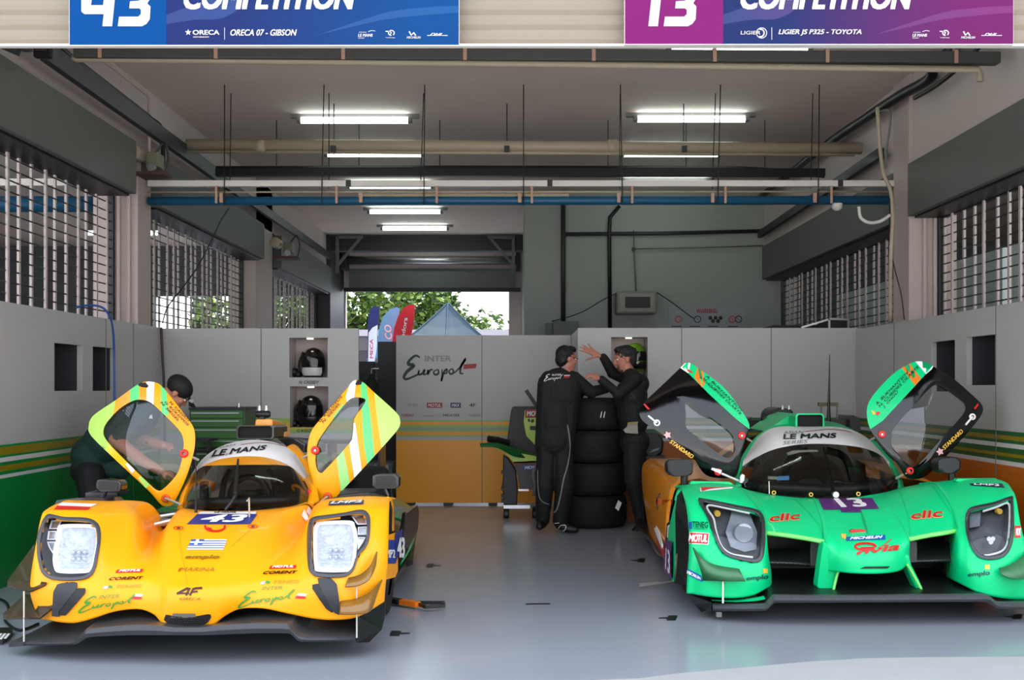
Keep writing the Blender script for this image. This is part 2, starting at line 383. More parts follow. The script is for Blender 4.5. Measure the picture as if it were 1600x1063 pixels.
# ---------------------------------------------------------------- fluorescent lights
def tube_light(px, py, L, lab, z=ZC):
    Z = z-.075; Y = F*(Z-CH)/(CY-py); X = (px-CX)/F*Y
    t = thing('ceiling_light', lab, 'ceiling light', (X, Y, z), 'fluorescent lights on the ceiling')
    MB().box((X-L/2-.12, Y+.01, z-.045), (X+L/2+.12, Y+.07, z)).build('batten', M_mid, t)
    MB().tube([(X-L/2, Y, Z), (X+L/2, Y, Z)], .036, 12).build('tube', M_tube, t, smooth=True)
    for s in (-1, 1): MB().tube([(X+s*L/2, Y, Z), (X+s*(L/2+.045), Y, Z)], .034, 10).build('end_cap', M_mid, t)
for px, py, lab in [(445,73,'lit tube light half hidden by the blue sign'), (1155,76,'lit tube light just under the purple sign'),
    (554,188,'lit tube light above the left stretch of the beige pipe'), (1080,186,'lit tube light above the right stretch of the beige pipe'),
    (585,241,'lit tube light below the left stretch of the beige pipe'), (1048,241,'lit tube light below the right stretch of the beige pipe'),
    (610,291,'lit tube light hidden behind the white crossbar on the left'), (1040,286,'lit tube light hidden behind the white crossbar on the right'),
    (633,331,'first lit tube light in the rear passage under the blue pipe'), (648,357,'second lit tube light in the rear passage'), (661,379,'third lit tube light in the rear passage nearest the rear opening')]:
    tube_light(px, py, 1.17, lab)
for X, Y in ((-6.3, 9.5), (-7.4, 15), (-6.5, 19)): 
    t = thing('ceiling_light', 'lit tube light of the left neighbouring garage behind the roller grilles', 'ceiling light', (X, Y, ZC), 'neighbour lights on the left')
    MB().tube([(X-.6, Y, 3.9), (X+.6, Y, 3.9)], .036, 10).build('tube', M_tube, t)
    MB().box((X-.6, Y-.03, 3.94), (X+.6, Y+.03, ZC)).build('batten', M_mid, t)
for yy in (9.0, 12.8, 16.5):  # unseen tubes added to brighten the panels behind the right grilles
    t = thing('ceiling_light', 'added fill tube, unseen above the right shutter box', 'ceiling light', (4.5, yy, ZC), 'added fill tubes on the right')
    MB().tube([(4.5, yy-.6, 4.2), (4.5, yy+.6, 4.2)], .036, 10).build('tube', M_tube, t); MB().box((4.47, yy-.6, 4.24), (4.53, yy+.6, ZC)).build('batten', M_mid, t)
t = thing('ceiling_light', 'lit tube light of the right neighbouring garage behind the roller grille', 'ceiling light', (7, 12.5, ZC))
MB().tube([(6.4, 12.5, 3.6), (7.6, 12.5, 3.6)], .036, 10).build('tube', M_tube, t); MB().box((6.4, 12.47, 3.64), (7.6, 12.53, ZC)).build('batten', M_mid, t)
# ---------------------------------------------------------------- pipes, crossbar and cables under the ceiling
def X_at(px, Y): return (px-CX)/F*Y
def Z_at(py, Y): return CH-(py-CY)/F*Y
# front gutter and beige pipe below it
Y = 8.7
m = MB(); m.bar((X_at(118,Y), Y, Z_at(83,Y)), (X_at(1560,Y), Y, Z_at(92,Y)), .10, .085)
g = m.build('gutter_channel', mat('gutter_grey', (.27,.27,.265), .5), None, bevel=.006); tag(g, 'dark grey channel hanging across the opening just below the signs', 'gutter')
for px in (160, 340, 538, 727, 927, 1115, 1290, 1490):
    m = MB(); x = X_at(px, Y); z = Z_at(83+(px-118)*.0062, Y); m.bar((x, Y-.055, z-.05), (x, Y-.055, z+.05), .028, .006, (0,1,0)); m.bar((x, Y-.055, z+.05), (x, Y, z+.05), .028, .006).box((x-.008, Y-.005, z+.045), (x+.008, Y+.005, ZC)); m.build('hanger', M_pink, g)
o = MB().tube([(X_at(112,Y), Y+.02, Z_at(88,Y)), (X_at(118,Y), Y+.02, Z_at(91,Y)), (X_at(1530,Y), Y+.02, Z_at(107,Y)), (X_at(1533,Y), Y+.02, Z_at(118,Y)), (X_at(1533,Y), Y+.02, Z_at(126,Y))], .026, 12).build('drain_pipe', M_beige, smooth=True)
tag(o, 'thin beige pipe running right under the dark front channel', 'pipe')
# big beige pipe
Y = 12.2
t = thing('duct_pipe', 'thick beige pipe across the garage between the two rows of lights', 'pipe', (0, Y, 3.92))
MB().tube([(X_at(292,Y), Y, Z_at(226,Y)), (X_at(1346,Y), Y, Z_at(232,Y))], .062, 16).build('body', M_beige, t, smooth=True)
MB().tube([(X_at(300,Y), Y, Z_at(237,Y)), (X_at(1335,Y), Y, Z_at(242,Y))], .018, 10).build('small_pipe', M_beige, t, smooth=True)
for px in (408, 957): MB().tube([(X_at(px-7,Y), Y, Z_at(228.5,Y)), (X_at(px+7,Y), Y, Z_at(228.5,Y))], .072, 16).build('collar', M_beige, t, smooth=True)
for px in (522, 792, 1068):
    MB().tube([(X_at(px,Y), Y-.01, Z_at(242,Y)), (X_at(px,Y), Y-.01, ZC)], .006, 6).box((X_at(px-4,Y), Y-.08, Z_at(240,Y)), (X_at(px+4,Y), Y-.06, Z_at(230,Y))).build('hanger', M_dark, t)
Y = 12.95
t = thing('cable_tray', 'black cable tray hanging across the garage behind the white crossbar', 'cable tray', (0, Y, 3.77))
MB().bar((X_at(338,Y), Y, Z_at(270,Y)), (X_at(1288,Y), Y, Z_at(270,Y)), .09, .085).build('body', M_black, t)
MB().tube([(X_at(338,Y), Y, Z_at(263,Y)), (X_at(700,Y), Y, Z_at(262,Y)), (X_at(1150,Y), Y, Z_at(263,Y)), (X_at(1240,Y), Y, Z_at(268,Y)), (X_at(1288,Y), Y, Z_at(275,Y))], .025, 8).build('cable', M_black, t)
for px in (432, 561, 687, 950, 1072, 1195): MB().tube([(X_at(px,Y), Y, Z_at(266,Y)), (X_at(px,Y), Y, ZC)], .006, 6).build('hanger', M_dark, t)
# white crossbar, thin rail, blue pipe
Y = 11.46
t = thing('crossbar', 'white square bar across the garage between the two front pillars', 'crossbar', (0, Y, 3.38))
MB().box((X_at(232,Y), Y-.03, Z_at(292,Y)), (X_at(1396,Y), Y+.03, Z_at(282.5,Y))).build('bar', M_white, t, bevel=.003)
for px in (545, 859, 1312): MB().box((X_at(px-4,Y), Y-.033, Z_at(292.5,Y)), (X_at(px+4,Y), Y-.029, Z_at(282,Y))).build('joint', M_dark, t)
t = thing('blue_pipe', 'dark blue pipe hanging below the white crossbar', 'pipe', (0, Y, 3.2))
MB().tube([(X_at(232,Y), Y, Z_at(314.5,Y)), (X_at(1392,Y), Y, Z_at(313,Y))], .043, 14).build('body', M_blue, t, smooth=True)
MB().tube([(X_at(232,Y), Y-.02, Z_at(301,Y)), (X_at(1392,Y), Y-.02, Z_at(300,Y))], .010, 8).build('thin_pipe', M_beige, t, smooth=True)
m = MB(); x = X_at(560, Y)
while x < X_at(888, Y): m.tube([(x, Y, Z_at(305,Y)), (x+.011, Y, Z_at(305,Y))], .024, 8); x += .021
m.tube([(X_at(560,Y), Y, Z_at(305,Y)), (X_at(888,Y), Y, Z_at(305,Y))], .016, 8); m.build('ribbed_hose', M_beige, t)
for px in (340, 527, 683, 831, 987, 1132, 1297): MB().box((X_at(px-1.8,Y), Y-.055, Z_at(319,Y)), (X_at(px+1.8,Y), Y-.044, Z_at(292,Y))).build('clip', M_pink, t)
for px in (348, 565, 812, 966, 1112, 1271): MB().box((X_at(px-2.6,Y), Y-.062, Z_at(318,Y)), (X_at(px+2.6,Y), Y-.044, Z_at(303,Y))).build('clip', M_pink, t)
for a, b in ((352,353), (507,504), (664,663), (818,818), (969,972), (1125,1120), (1279,1276)):
    MB().tube([(X_at(a,Y), Y-.03, ZC), (X_at(b,Y), Y-.06, Z_at(322,Y))], .0055, 6).build('hanger_rod', M_black, t)
for a, b in ((361,359), (514,514), (662,657), (969,968), (1118,1113), (1270,1267)):
    MB().tube([(X_at(a,Y+.3), Y+.3, ZC), (X_at(b,Y+.1), Y+.1, Z_at(292,Y))], .005, 6).build('hanger_rod', M_black, t)
# the same bar and pipe go on in the left neighbour
t = thing('crossbar', 'white bar with blue pipe seen through the left front roller grille', 'crossbar', (-7, 11.46, 3.38))
MB().box((-10.5, 11.43, 3.36), (-4.2, 11.49, 3.43)).build('bar', M_white, t); MB().tube([(-10.5, 11.46, 3.18), (-4.2, 11.46, 3.18)], .08, 12).build('pipe', M_blue, t, smooth=True)
# rails and cable bundles along the walls
m = MB(); m.bar((-3.5, 8.55, 3.86), (-3.5, 13.5, 3.84), .06, .15); m.bar((-3.5, 8.5, 3.84), (-3.5, 8.5, 4.06), .08, .03)
o = m.build('rail', mat('rail_grey', (.20,.21,.23), .5)); tag(o, 'dark grey rail running along the left wall above the shutter box', 'rail')
m = MB(); m.box((-3.56, 8.5, 3.80), (-3.44, 8.56, 4.02)); m.tube(spline([(-3.54, 8.52, 4.02), (-3.55, 9.3, 4.0), (-3.56, 10, 4.0), (-3.56, 10.8, 3.99), (-3.56, 11.2, 3.98), (-3.5, 11.4, 3.9), (-3.5, 11.42, 3.55)], 6), .022, 8)
o = m.build('cable', M_black); tag(o, 'black cable above the left rail dropping to the shutter motor', 'cable')
m = MB().bar((-3.56, 13.6, 3.86), (-3.56, 22, 3.86), .05, .12)
o = m.build('rail', M_dark); tag(o, 'dark rail continuing along the left wall into the rear passage', 'rail')
o = MB().tube([(-3.58, 8.7, 4.2), (-3.58, 11.2, 4.2), (-3.58, 11.25, 4.17), (-3.58, 11.25, 3.45)], .017, 8).build('conduit', M_pillar, smooth=True); tag(o, 'thin pale conduit on the left wall dropping to the shutter motor', 'conduit')
o = MB().tube(spline([(3.7, 8.4, 4.25), (3.68, 10, 4.2), (3.7, 10.3, 4.12), (3.66, 11, 4.14), (3.64, 12, 4.16), (3.64, 13.6, 4.2), (3.66, 17.3, 4.2)], 5), .05, 10).build('cable_bundle', M_black, smooth=True); tag(o, 'thick black cable bundle along the right wall below the ceiling', 'cable')
o = MB().tube(spline([(3.7, 8.6, 4.2), (3.70, 9.3, 4.06), (3.68, 10, 4.0), (3.67, 10.6, 4.02)], 5), .02, 8).build('cable', M_black, smooth=True); tag(o, 'loose dark cable sagging below the black bundle on the right wall', 'cable')
o = MB().bar((3.68, 11.6, 3.72), (3.68, 17.4, 3.66), .06, .10).build('rail', M_dark); tag(o, 'dark rail along the right wall above the rear shutter box', 'rail')
Y = 10.95
o = MB().tube(spline([P(1371,168,Y), P(1373,200,Y), P(1376,240,Y), P(1381,272,Y), P(1392,300,Y), P(1395,340,Y), P(1392,400,Y), P(1391,502,Y+.2)], 6), .02, 8).build('hose', M_beige, smooth=True); tag(o, 'pale hose hanging down in front of the right pillar', 'hose')
o = MB().tube(spline([P(1371,176,Y), P(1388,172,Y), P(1391,190,Y), P(1386,230,Y), P(1384,262,Y)], 6), .011, 8).build('cable', M_mid, smooth=True); tag(o, 'thin grey cable looping beside the pale hose near the right pillar', 'cable')
o = MB().tube(spline([P(1342,323,Y), P(1345,340,Y), P(1358,348,Y), P(1375,346,Y), P(1391,336,Y)], 6), .016, 8).build('cable', M_white, smooth=True); tag(o, 'white cable hanging in a loop under the blue pipe at right', 'cable')
o = MB().tube(spline([P(1390,310,Y), P(1391,380,Y), P(1398,420,Y), P(1408,460,Y), P(1413,500,Y)], 6), .006, 6).build('cable', M_black, smooth=True); tag(o, 'thin black cable hanging down the face of the right pillar', 'cable')
o = MB().tube(spline([P(358,325,12.3), P(345,345,12.3), P(335,366,12.3), P(310,415,12.3), P(285,450,12.3), P(262,480,12.3), P(254,505,12.0)], 6), .007, 6).build('cable', M_black, smooth=True); tag(o, 'thin black cable slanting down across the second left grille', 'cable')
o = MB().lathe(P(1308,322,11.46), [(0,-.05),(.03,-.045),(.05,-.02),(.055,.0),(.055,.025),(0,.025)], 16).build('security_camera', M_white, smooth=True); tag(o, 'small white dome camera under the right end of the blue pipe', 'camera')
# shutter motors
def motor(c, lab, s=1):
    c = Vector(c); t = thing('shutter_motor', lab, 'motor', c)
    MB().box(c+Vector((-.14,-.12,-.15))*s, c+Vector((.17,.12,-.12))*s).build('bracket', mat('rusty_bracket', (.32,.22,.20), .7), t)
    MB().lathe(c+Vector((-.12,-.17,.06))*s, [(0,0),(.055*s,0),(.07*s,.01),(.07*s,.2*s),(0,.2*s)], 20, 'Y').build('motor_body', M_beige, t, auto=40)
    MB().box(c+Vector((-.02,-.1,-.07))*s, c+Vector((.1,.1,.07))*s).build('gearbox', mat('gearbox_green', (.45,.45,.37), .5), t, bevel=.01)
    MB().lathe(c+Vector((.04,-.14,-.08))*s, [(0,0),(.04*s,0),(.04*s,.05),(0,.05)], 16, 'Y').build('wheel', M_steel, t, auto=40)
    MB().tube(spline([c+Vector((.08,-.08,.07))*s, c+Vector((.16,-.1,.16))*s, c+Vector((.2,-.1,.02))*s, c+Vector((.17,-.1,-.14))*s], 5), .01, 6).build('cable', M_dark, t)
motor(P(236,252,11.25), 'beige shutter motor on top of the left front pillar')
motor(P(442,388,17.1)+Vector((.05,0,0)), 'dark shutter motor on the left wall in front of the rear passage', 1.1)
# ---------------------------------------------------------------- rear passage fittings
t = thing('roller_shutter', 'rolled up shutter drum above the bright rear opening', 'roller shutter', (-1.9, 24.0, 4.0))
MB().tube([(-3.5, 24.0, 4.0), (.0, 24.0, 4.0)], .09, 16).build('drum', M_steel, t, smooth=True)
MB().box((-3.5, 24.2, 3.42), (.0, 24.3, 3.85)).build('curtain', M_mid, t)
MB().box((-3.6, 24.1, 3.36), (.1, 24.25, 3.44)).build('bottom_bar', M_black, t)
for x in (-3.56, .05): MB().box((x-.05, 23.8, 3.8), (x+.05, 24.3, 4.2)).build('end_plate', M_dark, t)
struct(MB().box((-3.64, 22.7, 4.05), (.14, 23.0, ZC)), 'beam_passage', M_dark)
for i, x in enumerate((-3.5, -.05)):
    m = MB().bar((x, 22.6, 4.3), (x+(.5 if i == 0 else -.5), 22.6, 4.3), .06, .06).bar((x, 22.6, 3.75), (x+(.45 if i == 0 else -.45), 22.6, 4.28), .05, .05).bar((x, 22.6, 3.6), (x, 22.6, 4.32), .06, .06)
    o = m.build('wall_bracket', M_mid); tag(o, ['grey steel wall bracket at the left of the rear passage', 'grey steel wall bracket at the right of the rear passage'][i], 'bracket')
# back right wall: pipes, box, loudspeaker, warning board
Y = 17.55
def pipe(pts, r, m, lab, nm='pipe'):
    o = MB().tube([P(a, b, Y) for a, b in pts], r, 10).build(nm, m, smooth=True); tag(o, lab, nm.split('_')[-1])
pipe([(880,300),(880,506)], .035, M_dark, 'dark vertical pipe on the back wall above the grey metal box')
pipe([(884,366),(1030,365),(1192,361)], .03, M_dark, 'dark horizontal pipe crossing the back wall')
pipe([(968,322),(953,340),(952,365),(953,515)], .03, M_black, 'black vertical pipe bent at its top on the back wall')
pipe([(990,360),(991,400),(994,456)], .011, M_mid, 'thin conduit dropping to the grey wall unit', 'conduit')
pipe([(990,389),(1100,387),(1192,384)], .011, M_mid, 'thin horizontal conduit right of the junction on the back wall', 'conduit')
o = MB().lathe(P(990,389.5,17.54), [(0,-.03),(.03,-.03),(.03,.03),(0,.03)], 14, 'Y').build('junction_box', M_dark); tag(o, 'small round junction box on the back wall conduit', 'junction box')
t = thing('air_conditioner', 'grey wall unit with a dark grille on the back wall', 'air conditioner', P(995,472,17.4))
MB().box(P(964,490,17.2), P(1026,455,17.2)+Vector((0,.4,0))).build('body', mat('unit_grey', (.50,.50,.46), .5), t, bevel=.02)
MB().box(P(968,487,17.19), P(1022,459,17.19)+Vector((0,.02,0))).build('frame', mat('unit_grey2', (.58,.57,.53), .5), t, bevel=.006)
m = MB().box(P(977,481,17.17), P(1016,464,17.17)+Vector((0,.02,0)))
for k in range(9): m.box(P(977,466+k*1.8,17.16), P(1016,465.4+k*1.8,17.16)+Vector((0,.02,0)))
m.build('grille', M_dark, t)
for a, lab in (([(964,458),(940,470),(915,485),(890,495),(862,502)], 'thin wire sagging from the grey wall unit to the left'), ([(1026,457),(1050,473),(1070,488),(1084,498)], 'thin wire from the grey wall unit down to the warning board')):
    o = MB().tube(spline([P(x, y, 17.3) for x, y in a], 5), .008, 6).build('wire', M_black); tag(o, lab, 'wire')
o = MB().box(P(864,530,17.2), P(904,502,17.2)+Vector((0,.3,0))).box(P(852,530,17.25), P(864,505,17.25)+Vector((0,.1,0))).build('metal_box', mat('box_green_grey', (.36,.38,.37), .5), bevel=.008); tag(o, 'grey metal box on the back wall at the foot of the dark pipe', 'metal box')
Y = 17.56; t = thing('warning_board', 'white warning board with red heading on the back wall', 'sign', P(1104,500,Y))
q = lambda a, b, c, d, dy=0: (P(a, d, Y-dy), P(c, d, Y-dy), P(c, b, Y-dy), P(a, b, Y-dy))
MB().box(P(1045,540,Y), P(1164,480,Y)+Vector((0,.03,0))).build('board', mat('warning_board_white', (.60,.61,.63), .5), t)
m = MB(); text3(m, 'WARNING', q(1088,482.5,1121,489.5,0,.006) if 0 else q(1088,482.5,1121,489.8,.006), bold=.02); m.build('heading', mat('warning_red', (.62,.16,.18), .5), t)
for x, c in ((1060, M_red), (1090, M_black), (1144, M_red), (1154, M_black)):
    m = MB().lathe(P(x,499,Y-.006), [(.042,0),(.055,0)], 20, 'Y'); m.bar(P(x-3,496,Y-.006), P(x+3,502,Y-.006), .004, .012, (0,1,0)); m.build('symbol', c, t)
for x, y in ((1110,497),(1118,497),(1126,497),(1114,502),(1122,502)): MB().lathe(P(x,y,Y-.006), [(0,0),(.03,0)], 14, 'Y').build('symbol', M_black, t)
m = MB()
for x in (1055, 1084, 1112, 1143): text3(m, 'xxxxxx', q(x-6,509,x+10,511,.006)) if 0 else m.box(P(x-6,511,Y-.005), P(x+10,509.6,Y-.003))
m.build('caption_line', M_dark, t)
# ================================================================ printed team panels
GREY = (.70,.69,.68)
GRN, OLV, WHT, ORG, LIME, DGRN = (.03,.50,.22), (.55,.47,.05), (.82,.81,.80), (.93,.58,.05), (.55,.70,.30), (.10,.36,.16)
M_pl = banded('panel_print_left', [(0, GRN), (.735, WHT), (.760, GRN), (.785, OLV), (.825, GRN), (.845, WHT), (.878, GRN), (.895, OLV), (.947, GRN), (.968, GREY)])
M_pm = banded('panel_print_middle', [(0, (.97,.65,.10)), (.75, GREY), (.785, LIME), (.80, (.90,.62,.08)), (.845, LIME), (.862, (.55,.62,.55)), (.885, LIME), (.92, (.90,.62,.08)), (.955, LIME), (.972, GREY)])
M_pb = banded('panel_print_back', [(0, (.40,.58,.16)), (.70, GREY), (.84, GREY), (.90, LIME), (.945, (.75,.66,.14)), (1.02, LIME), (1.05, GREY)])
M_pr = banded('panel_print_right', [(0, (.72,.38,.06)), (.80, WHT), (.832, DGRN), (.86, OLV), (.89, DGRN), (.922, WHT), (.955, DGRN), (.98, OLV), (1.01, DGRN), (1.04, GREY)])
M_niche = mat('niche_dark', (.16,.16,.18), .6); M_nichel = mat('niche_light', (.70,.66,.64), .5); M_seam = mat('panel_seam', (.40,.39,.38), .5)
M_led = mat('niche_led', (1,1,1), .4, emit=9, ecol=(1,.93,.85))
def panel(axis, fixed, a0, a1, z0, z1, holes, m, lab, th=.045, depth=.22, seams=(), dark=True, nm='display_panel'):
    """upright panel; axis 'X' runs along x at y=fixed (niches go +y), 'Y' runs along y at x=fixed (niches go outward)"""
    out = 1 if axis == 'X' else (1 if fixed > 0 else -1)
    def W(a, d, z): return (a, fixed+d*out, z) if axis == 'X' else (fixed+d*out, a, z)
    t = thing(nm, lab, 'panel', W((a0+a1)/2, th/2, 0))
    A = sorted({a0, a1, *[h[0] for h in holes], *[h[1] for h in holes]}); Z = sorted({z0, z1, *[h[2] for h in holes], *[h[3] for h in holes]})
    mb = MB()
    for i in range(len(A)-1):
        for k in range(len(Z)-1):
            ca, cz = (A[i]+A[i+1])/2, (Z[k]+Z[k+1])/2
            if any(h[0] < ca < h[1] and h[2] < cz < h[3] for h in holes): continue
            mb.box(W(A[i], 0, Z[k]), W(A[i+1], th, Z[k+1]))
    mb.build('board', m, t)
    for h in holes:
        n = MB(); b, e, c, d = h; k = .006
        n.box(W(b-k, depth, c-k), W(e+k, depth+.01, d+k)).box(W(b-k, th+.001, c-k), W(b, depth, d+k)).box(W(e, th+.001, c-k), W(e+k, depth, d+k)).box(W(b, th+.001, c-k), W(e, depth, c)).box(W(b, th+.001, d), W(e, depth, d+k))
        n.build('niche', M_niche if dark else M_nichel, t)
        if not dark: MB().box(W((b+e)/2-.03, th+.03, d-.012), W((b+e)/2+.03, th+.06, d-.001)).build('niche_lamp', M_led, t)
    for s in seams: MB().box(W(s-.004, -.003, z0), W(s+.004, 0, z1)).build('seam', M_seam, t)
    return t
def nichepx(x0, x1, y0, y1, X):          # rectangle seen on a side panel -> (Ya, Yb, za, zb)
    Y = [abs(X)/abs(x-CX)*F for x in (x0, x1)]; Ym = sum(Y)/2
    return (min(Y), max(Y), Z_at(y1, Ym), Z_at(y0, Ym))
XPL, XPR, YB = -3.47, 3.48, 11.3
panel('Y', XPL, 6.3, 11.26, .0, 1.94, [nichepx(85,129,538,611,XPL), nichepx(145,180,543,611,XPL)], M_pl, 'long grey team panel with green base along the left wall', seams=(9.75, 10.45))
nb = lambda x0, x1, y0, y1, Y=YB: (X_at(x0,Y), X_at(x1,Y), Z_at(y1,Y), Z_at(y0,Y))
panel('X', YB, XPL-.04, X_at(560,YB), .0, 1.935, [nb(452,512,528,590), nb(453,513,604,668)], M_pb, 'grey back panel with two helmet niches behind the yellow car', dark=False, depth=.34, seams=(X_at(408,YB),))
YM = 13.23
t = panel('X', YM, X_at(619,YM), X_at(892,YM), .03, 1.955, [], M_pm, 'grey and orange back panel with the large green team emblem', seams=(X_at(753,YM),))
for x in (640, 700, 770): MB().box((X_at(x,YM)-.05, YM-.02, 0), (X_at(x,YM)+.05, YM+.2, .03)).build('foot', M_black, t)
YR_ = 11.8
panel('X', YR_, X_at(903,YR_), XPR+.04, .0, 1.965, [nb(955,1012,527,590,YR_)], M_pr, 'grey back panel with a helmet niche behind the two talking men', dark=False, depth=.34, seams=(X_at(1065,YR_), X_at(1205,YR_)))
panel('Y', X_at(903,YR_)+.001, YR_+.06, YM-.01, .0, 1.955, [], M_pm, 'narrow side panel joining the two back panels', nm='side_panel')
panel('Y', XPR, 6.9, YR_-.02, .0, 1.95, [nichepx(1455,1492,533,612,XPR), nichepx(1510,1555,525,602,XPR)], M_pr, 'long grey team panel with orange base along the right wall', seams=(8.35, 10.6))
# emblem, sponsor names and driver names on the panels
M_ink = mat('ink_dark_green', (.06,.20,.17), .5); M_inkg = mat('ink_grey', (.50,.51,.50), .5); M_inkr = mat('ink_red', (.62,.13,.15), .5); M_inkb = mat('ink_black', (.09,.09,.10), .5); M_inkn = mat('ink_navy', (.12,.16,.35), .5); M_inkw = mat('ink_white', (.86,.85,.84), .5)
R = lambda a, b, c, d, Y, dy=.004: (P(a, d, Y-dy), P(c, d, Y-dy), P(c, b, Y-dy), P(a, b, Y-dy))
e = thing('wall_emblem', 'large green handwritten team emblem on the middle back panel', 'emblem', P(688,574,YM-.003))
V, Fc = script_strokes(); q = R(630,553,749,596,YM); m = MB(); m.add([bilin(q, u, v) for u, v in V], Fc); m.build('script_lettering', M_ink, e)
m = MB(); text3(m, 'INTER', R(664,556,705,565,YM), bold=.01); m.build('lettering', M_inkg, e)
m = MB(); m.slab([P(725,569.5,YM-.003), P(745,568.5,YM-.003), P(743.5,575.5,YM-.003), P(724,577,YM-.003)], (0,-.002,0)); m.build('flag_mark', M_inkr, e)
def sponsor(s, r, m, lab, bg=None, shear=.15, bold=.015, Y=None, par=None):
    Y = Y or YM; o = par or thing('sponsor_mark', lab, 'lettering', P((r[0]+r[2])/2, (r[1]+r[3])/2, Y-.003))
    if bg: k = 1.5; MB().box(P(r[0]-2, r[3]+k, Y-.002), P(r[2]+2, r[1]-k, Y-.001)).build('field', bg, o)
    mb = MB(); text3(mb, s, R(r[0], r[1], r[2], r[3], Y), shear, bold); mb.build('lettering', m, o); return o
SPL = ['grey sponsor name, first in the upper row on the middle back panel', 'white sponsor name in a red box, upper row on the middle back panel', 'white sponsor mark in a navy box, upper row on the middle back panel', 'black sponsor mark, last in the upper row on the middle back panel', 'red sponsor name, first in the lower row on the middle back panel', 'grey sponsor name, second in the lower row on the middle back panel', 'black sponsor name, third in the lower row on the middle back panel', 'grey sponsor name, last in the lower row on the middle back panel']
for kk, (s, r, m, bg) in enumerate((('TENEG', (636,631,653,635.5), M_inkg, None), ('MOTUL', (669,631,689,636), M_inkw, M_inkr), ('MAX', (706,631,718,636), M_inkw, M_inkn), ('4F', (733,630.5,744,636), M_inkb, None),
        ('CORENT', (627,647,647,651.5), M_inkr, None), ('emplo', (661,648,678,652.5), M_inkg, None), ('MIDSTES', (692,647.5,718,651), M_inkb, None), ('YABIMO', (732,647.5,751,651), M_inkg, None))):
    sponsor(s, r, m, SPL[kk], bg)
sponsor('N. CASSIDY', (467,595,499,600), M_inkb, 'small black driver name printed under the upper helmet niche', Y=YB, shear=.25)
sponsor('G. KOLOVOS', (464,671,498,675.5), M_inkb, 'small black driver name printed under the lower helmet niche', Y=YB, shear=.25)
# helmets
def helmet(px, py, Y, w, lab, shell, chin, arms=False):
    c = P(px, py, Y); t = thing('racing_helmet', lab, 'helmet', c-Vector((0,0,w*.62)))
    m = MB(); rows = []
    prof = [(-.60,.55),(-.52,.80),(-.3,.98),(0,1.0),(.25,.97),(.45,.83),(.6,.58),(.68,.25),(.69,.02)]
    m.lathe(c, [(w*.5*r, w*z) for z, r in prof], 24); m.build('shell', shell, t, smooth=True)
    m = MB(); m.grid([[c+Vector((math.sin(a)*w*.515*k, -math.cos(a)*w*.53*k, w*z)) for a in [(-1.2+2.4*i/14) for i in range(15)]] for z, k in ((-.12,1.0),(.1,1.02),(.3,.97))]); m.build('visor', mat('visor_black', (.02,.02,.03), .08), t, smooth=True)
    m = MB(); m.grid([[c+Vector((math.sin(a)*w*.53*k, -math.cos(a)*w*.57*k, w*z)) for a in [(-.9+1.8*i/12) for i in range(13)]] for z, k in ((-.5,.86),(-.36,1.02),(-.16,1.0))]); m.build('chin_guard', chin, t, smooth=True)
    m = MB(); m.tube(spline([c+Vector((-.56*w,0,-.55*w)), c+Vector((-.6*w,-.02,0)), c+Vector((-.4*w,-.05,.5*w))], 5), .012, 6); m.build('strap', M_black, t)
    return t
hs = mat('helmet_black', (.05,.05,.06), .2, coat=1)
helmet(490,569,YB+.19,.235, 'dark helmet with a silver chin and bronze top in the upper left niche', hs, mat('helmet_silver', (.80,.80,.78), .3))
c = P(490,548,YB+.19); o = MB().ell(c+Vector((0,0,-.01)), (.06,.06,.03), 14).build('helmet_top_mark', mat('helmet_bronze', (.72,.45,.25), .3, metal=.6), None, smooth=True); o.parent = bpy.data.objects['racing_helmet']; o.location = -WL['racing_helmet']
helmet(486,645,YB+.19,.25, 'all black helmet in the lower left niche', hs, mat('helmet_carbon', (.07,.07,.075), .3))
helmet(993,560,YR_+.19,.23, 'black and lime helmet in the niche behind the right man', mat('helmet_lime', (.35,.55,.10), .3), hs)
for px, py, Y, k in ((460,582,YB+.2,'upper left'), (460,662,YB+.2,'lower left')):
    o = MB().ell(P(px,py,Y)+Vector((0,0,.0)), (.05,.06,.045), 10).ell(P(px+7,py+2,Y)+Vector((0,-.03,-.01)), (.04,.05,.035), 10).build('driver_glove', M_black, smooth=True)
    tag(o, 'black driver glove lying beside the helmet in the %s niche' % k, 'glove')
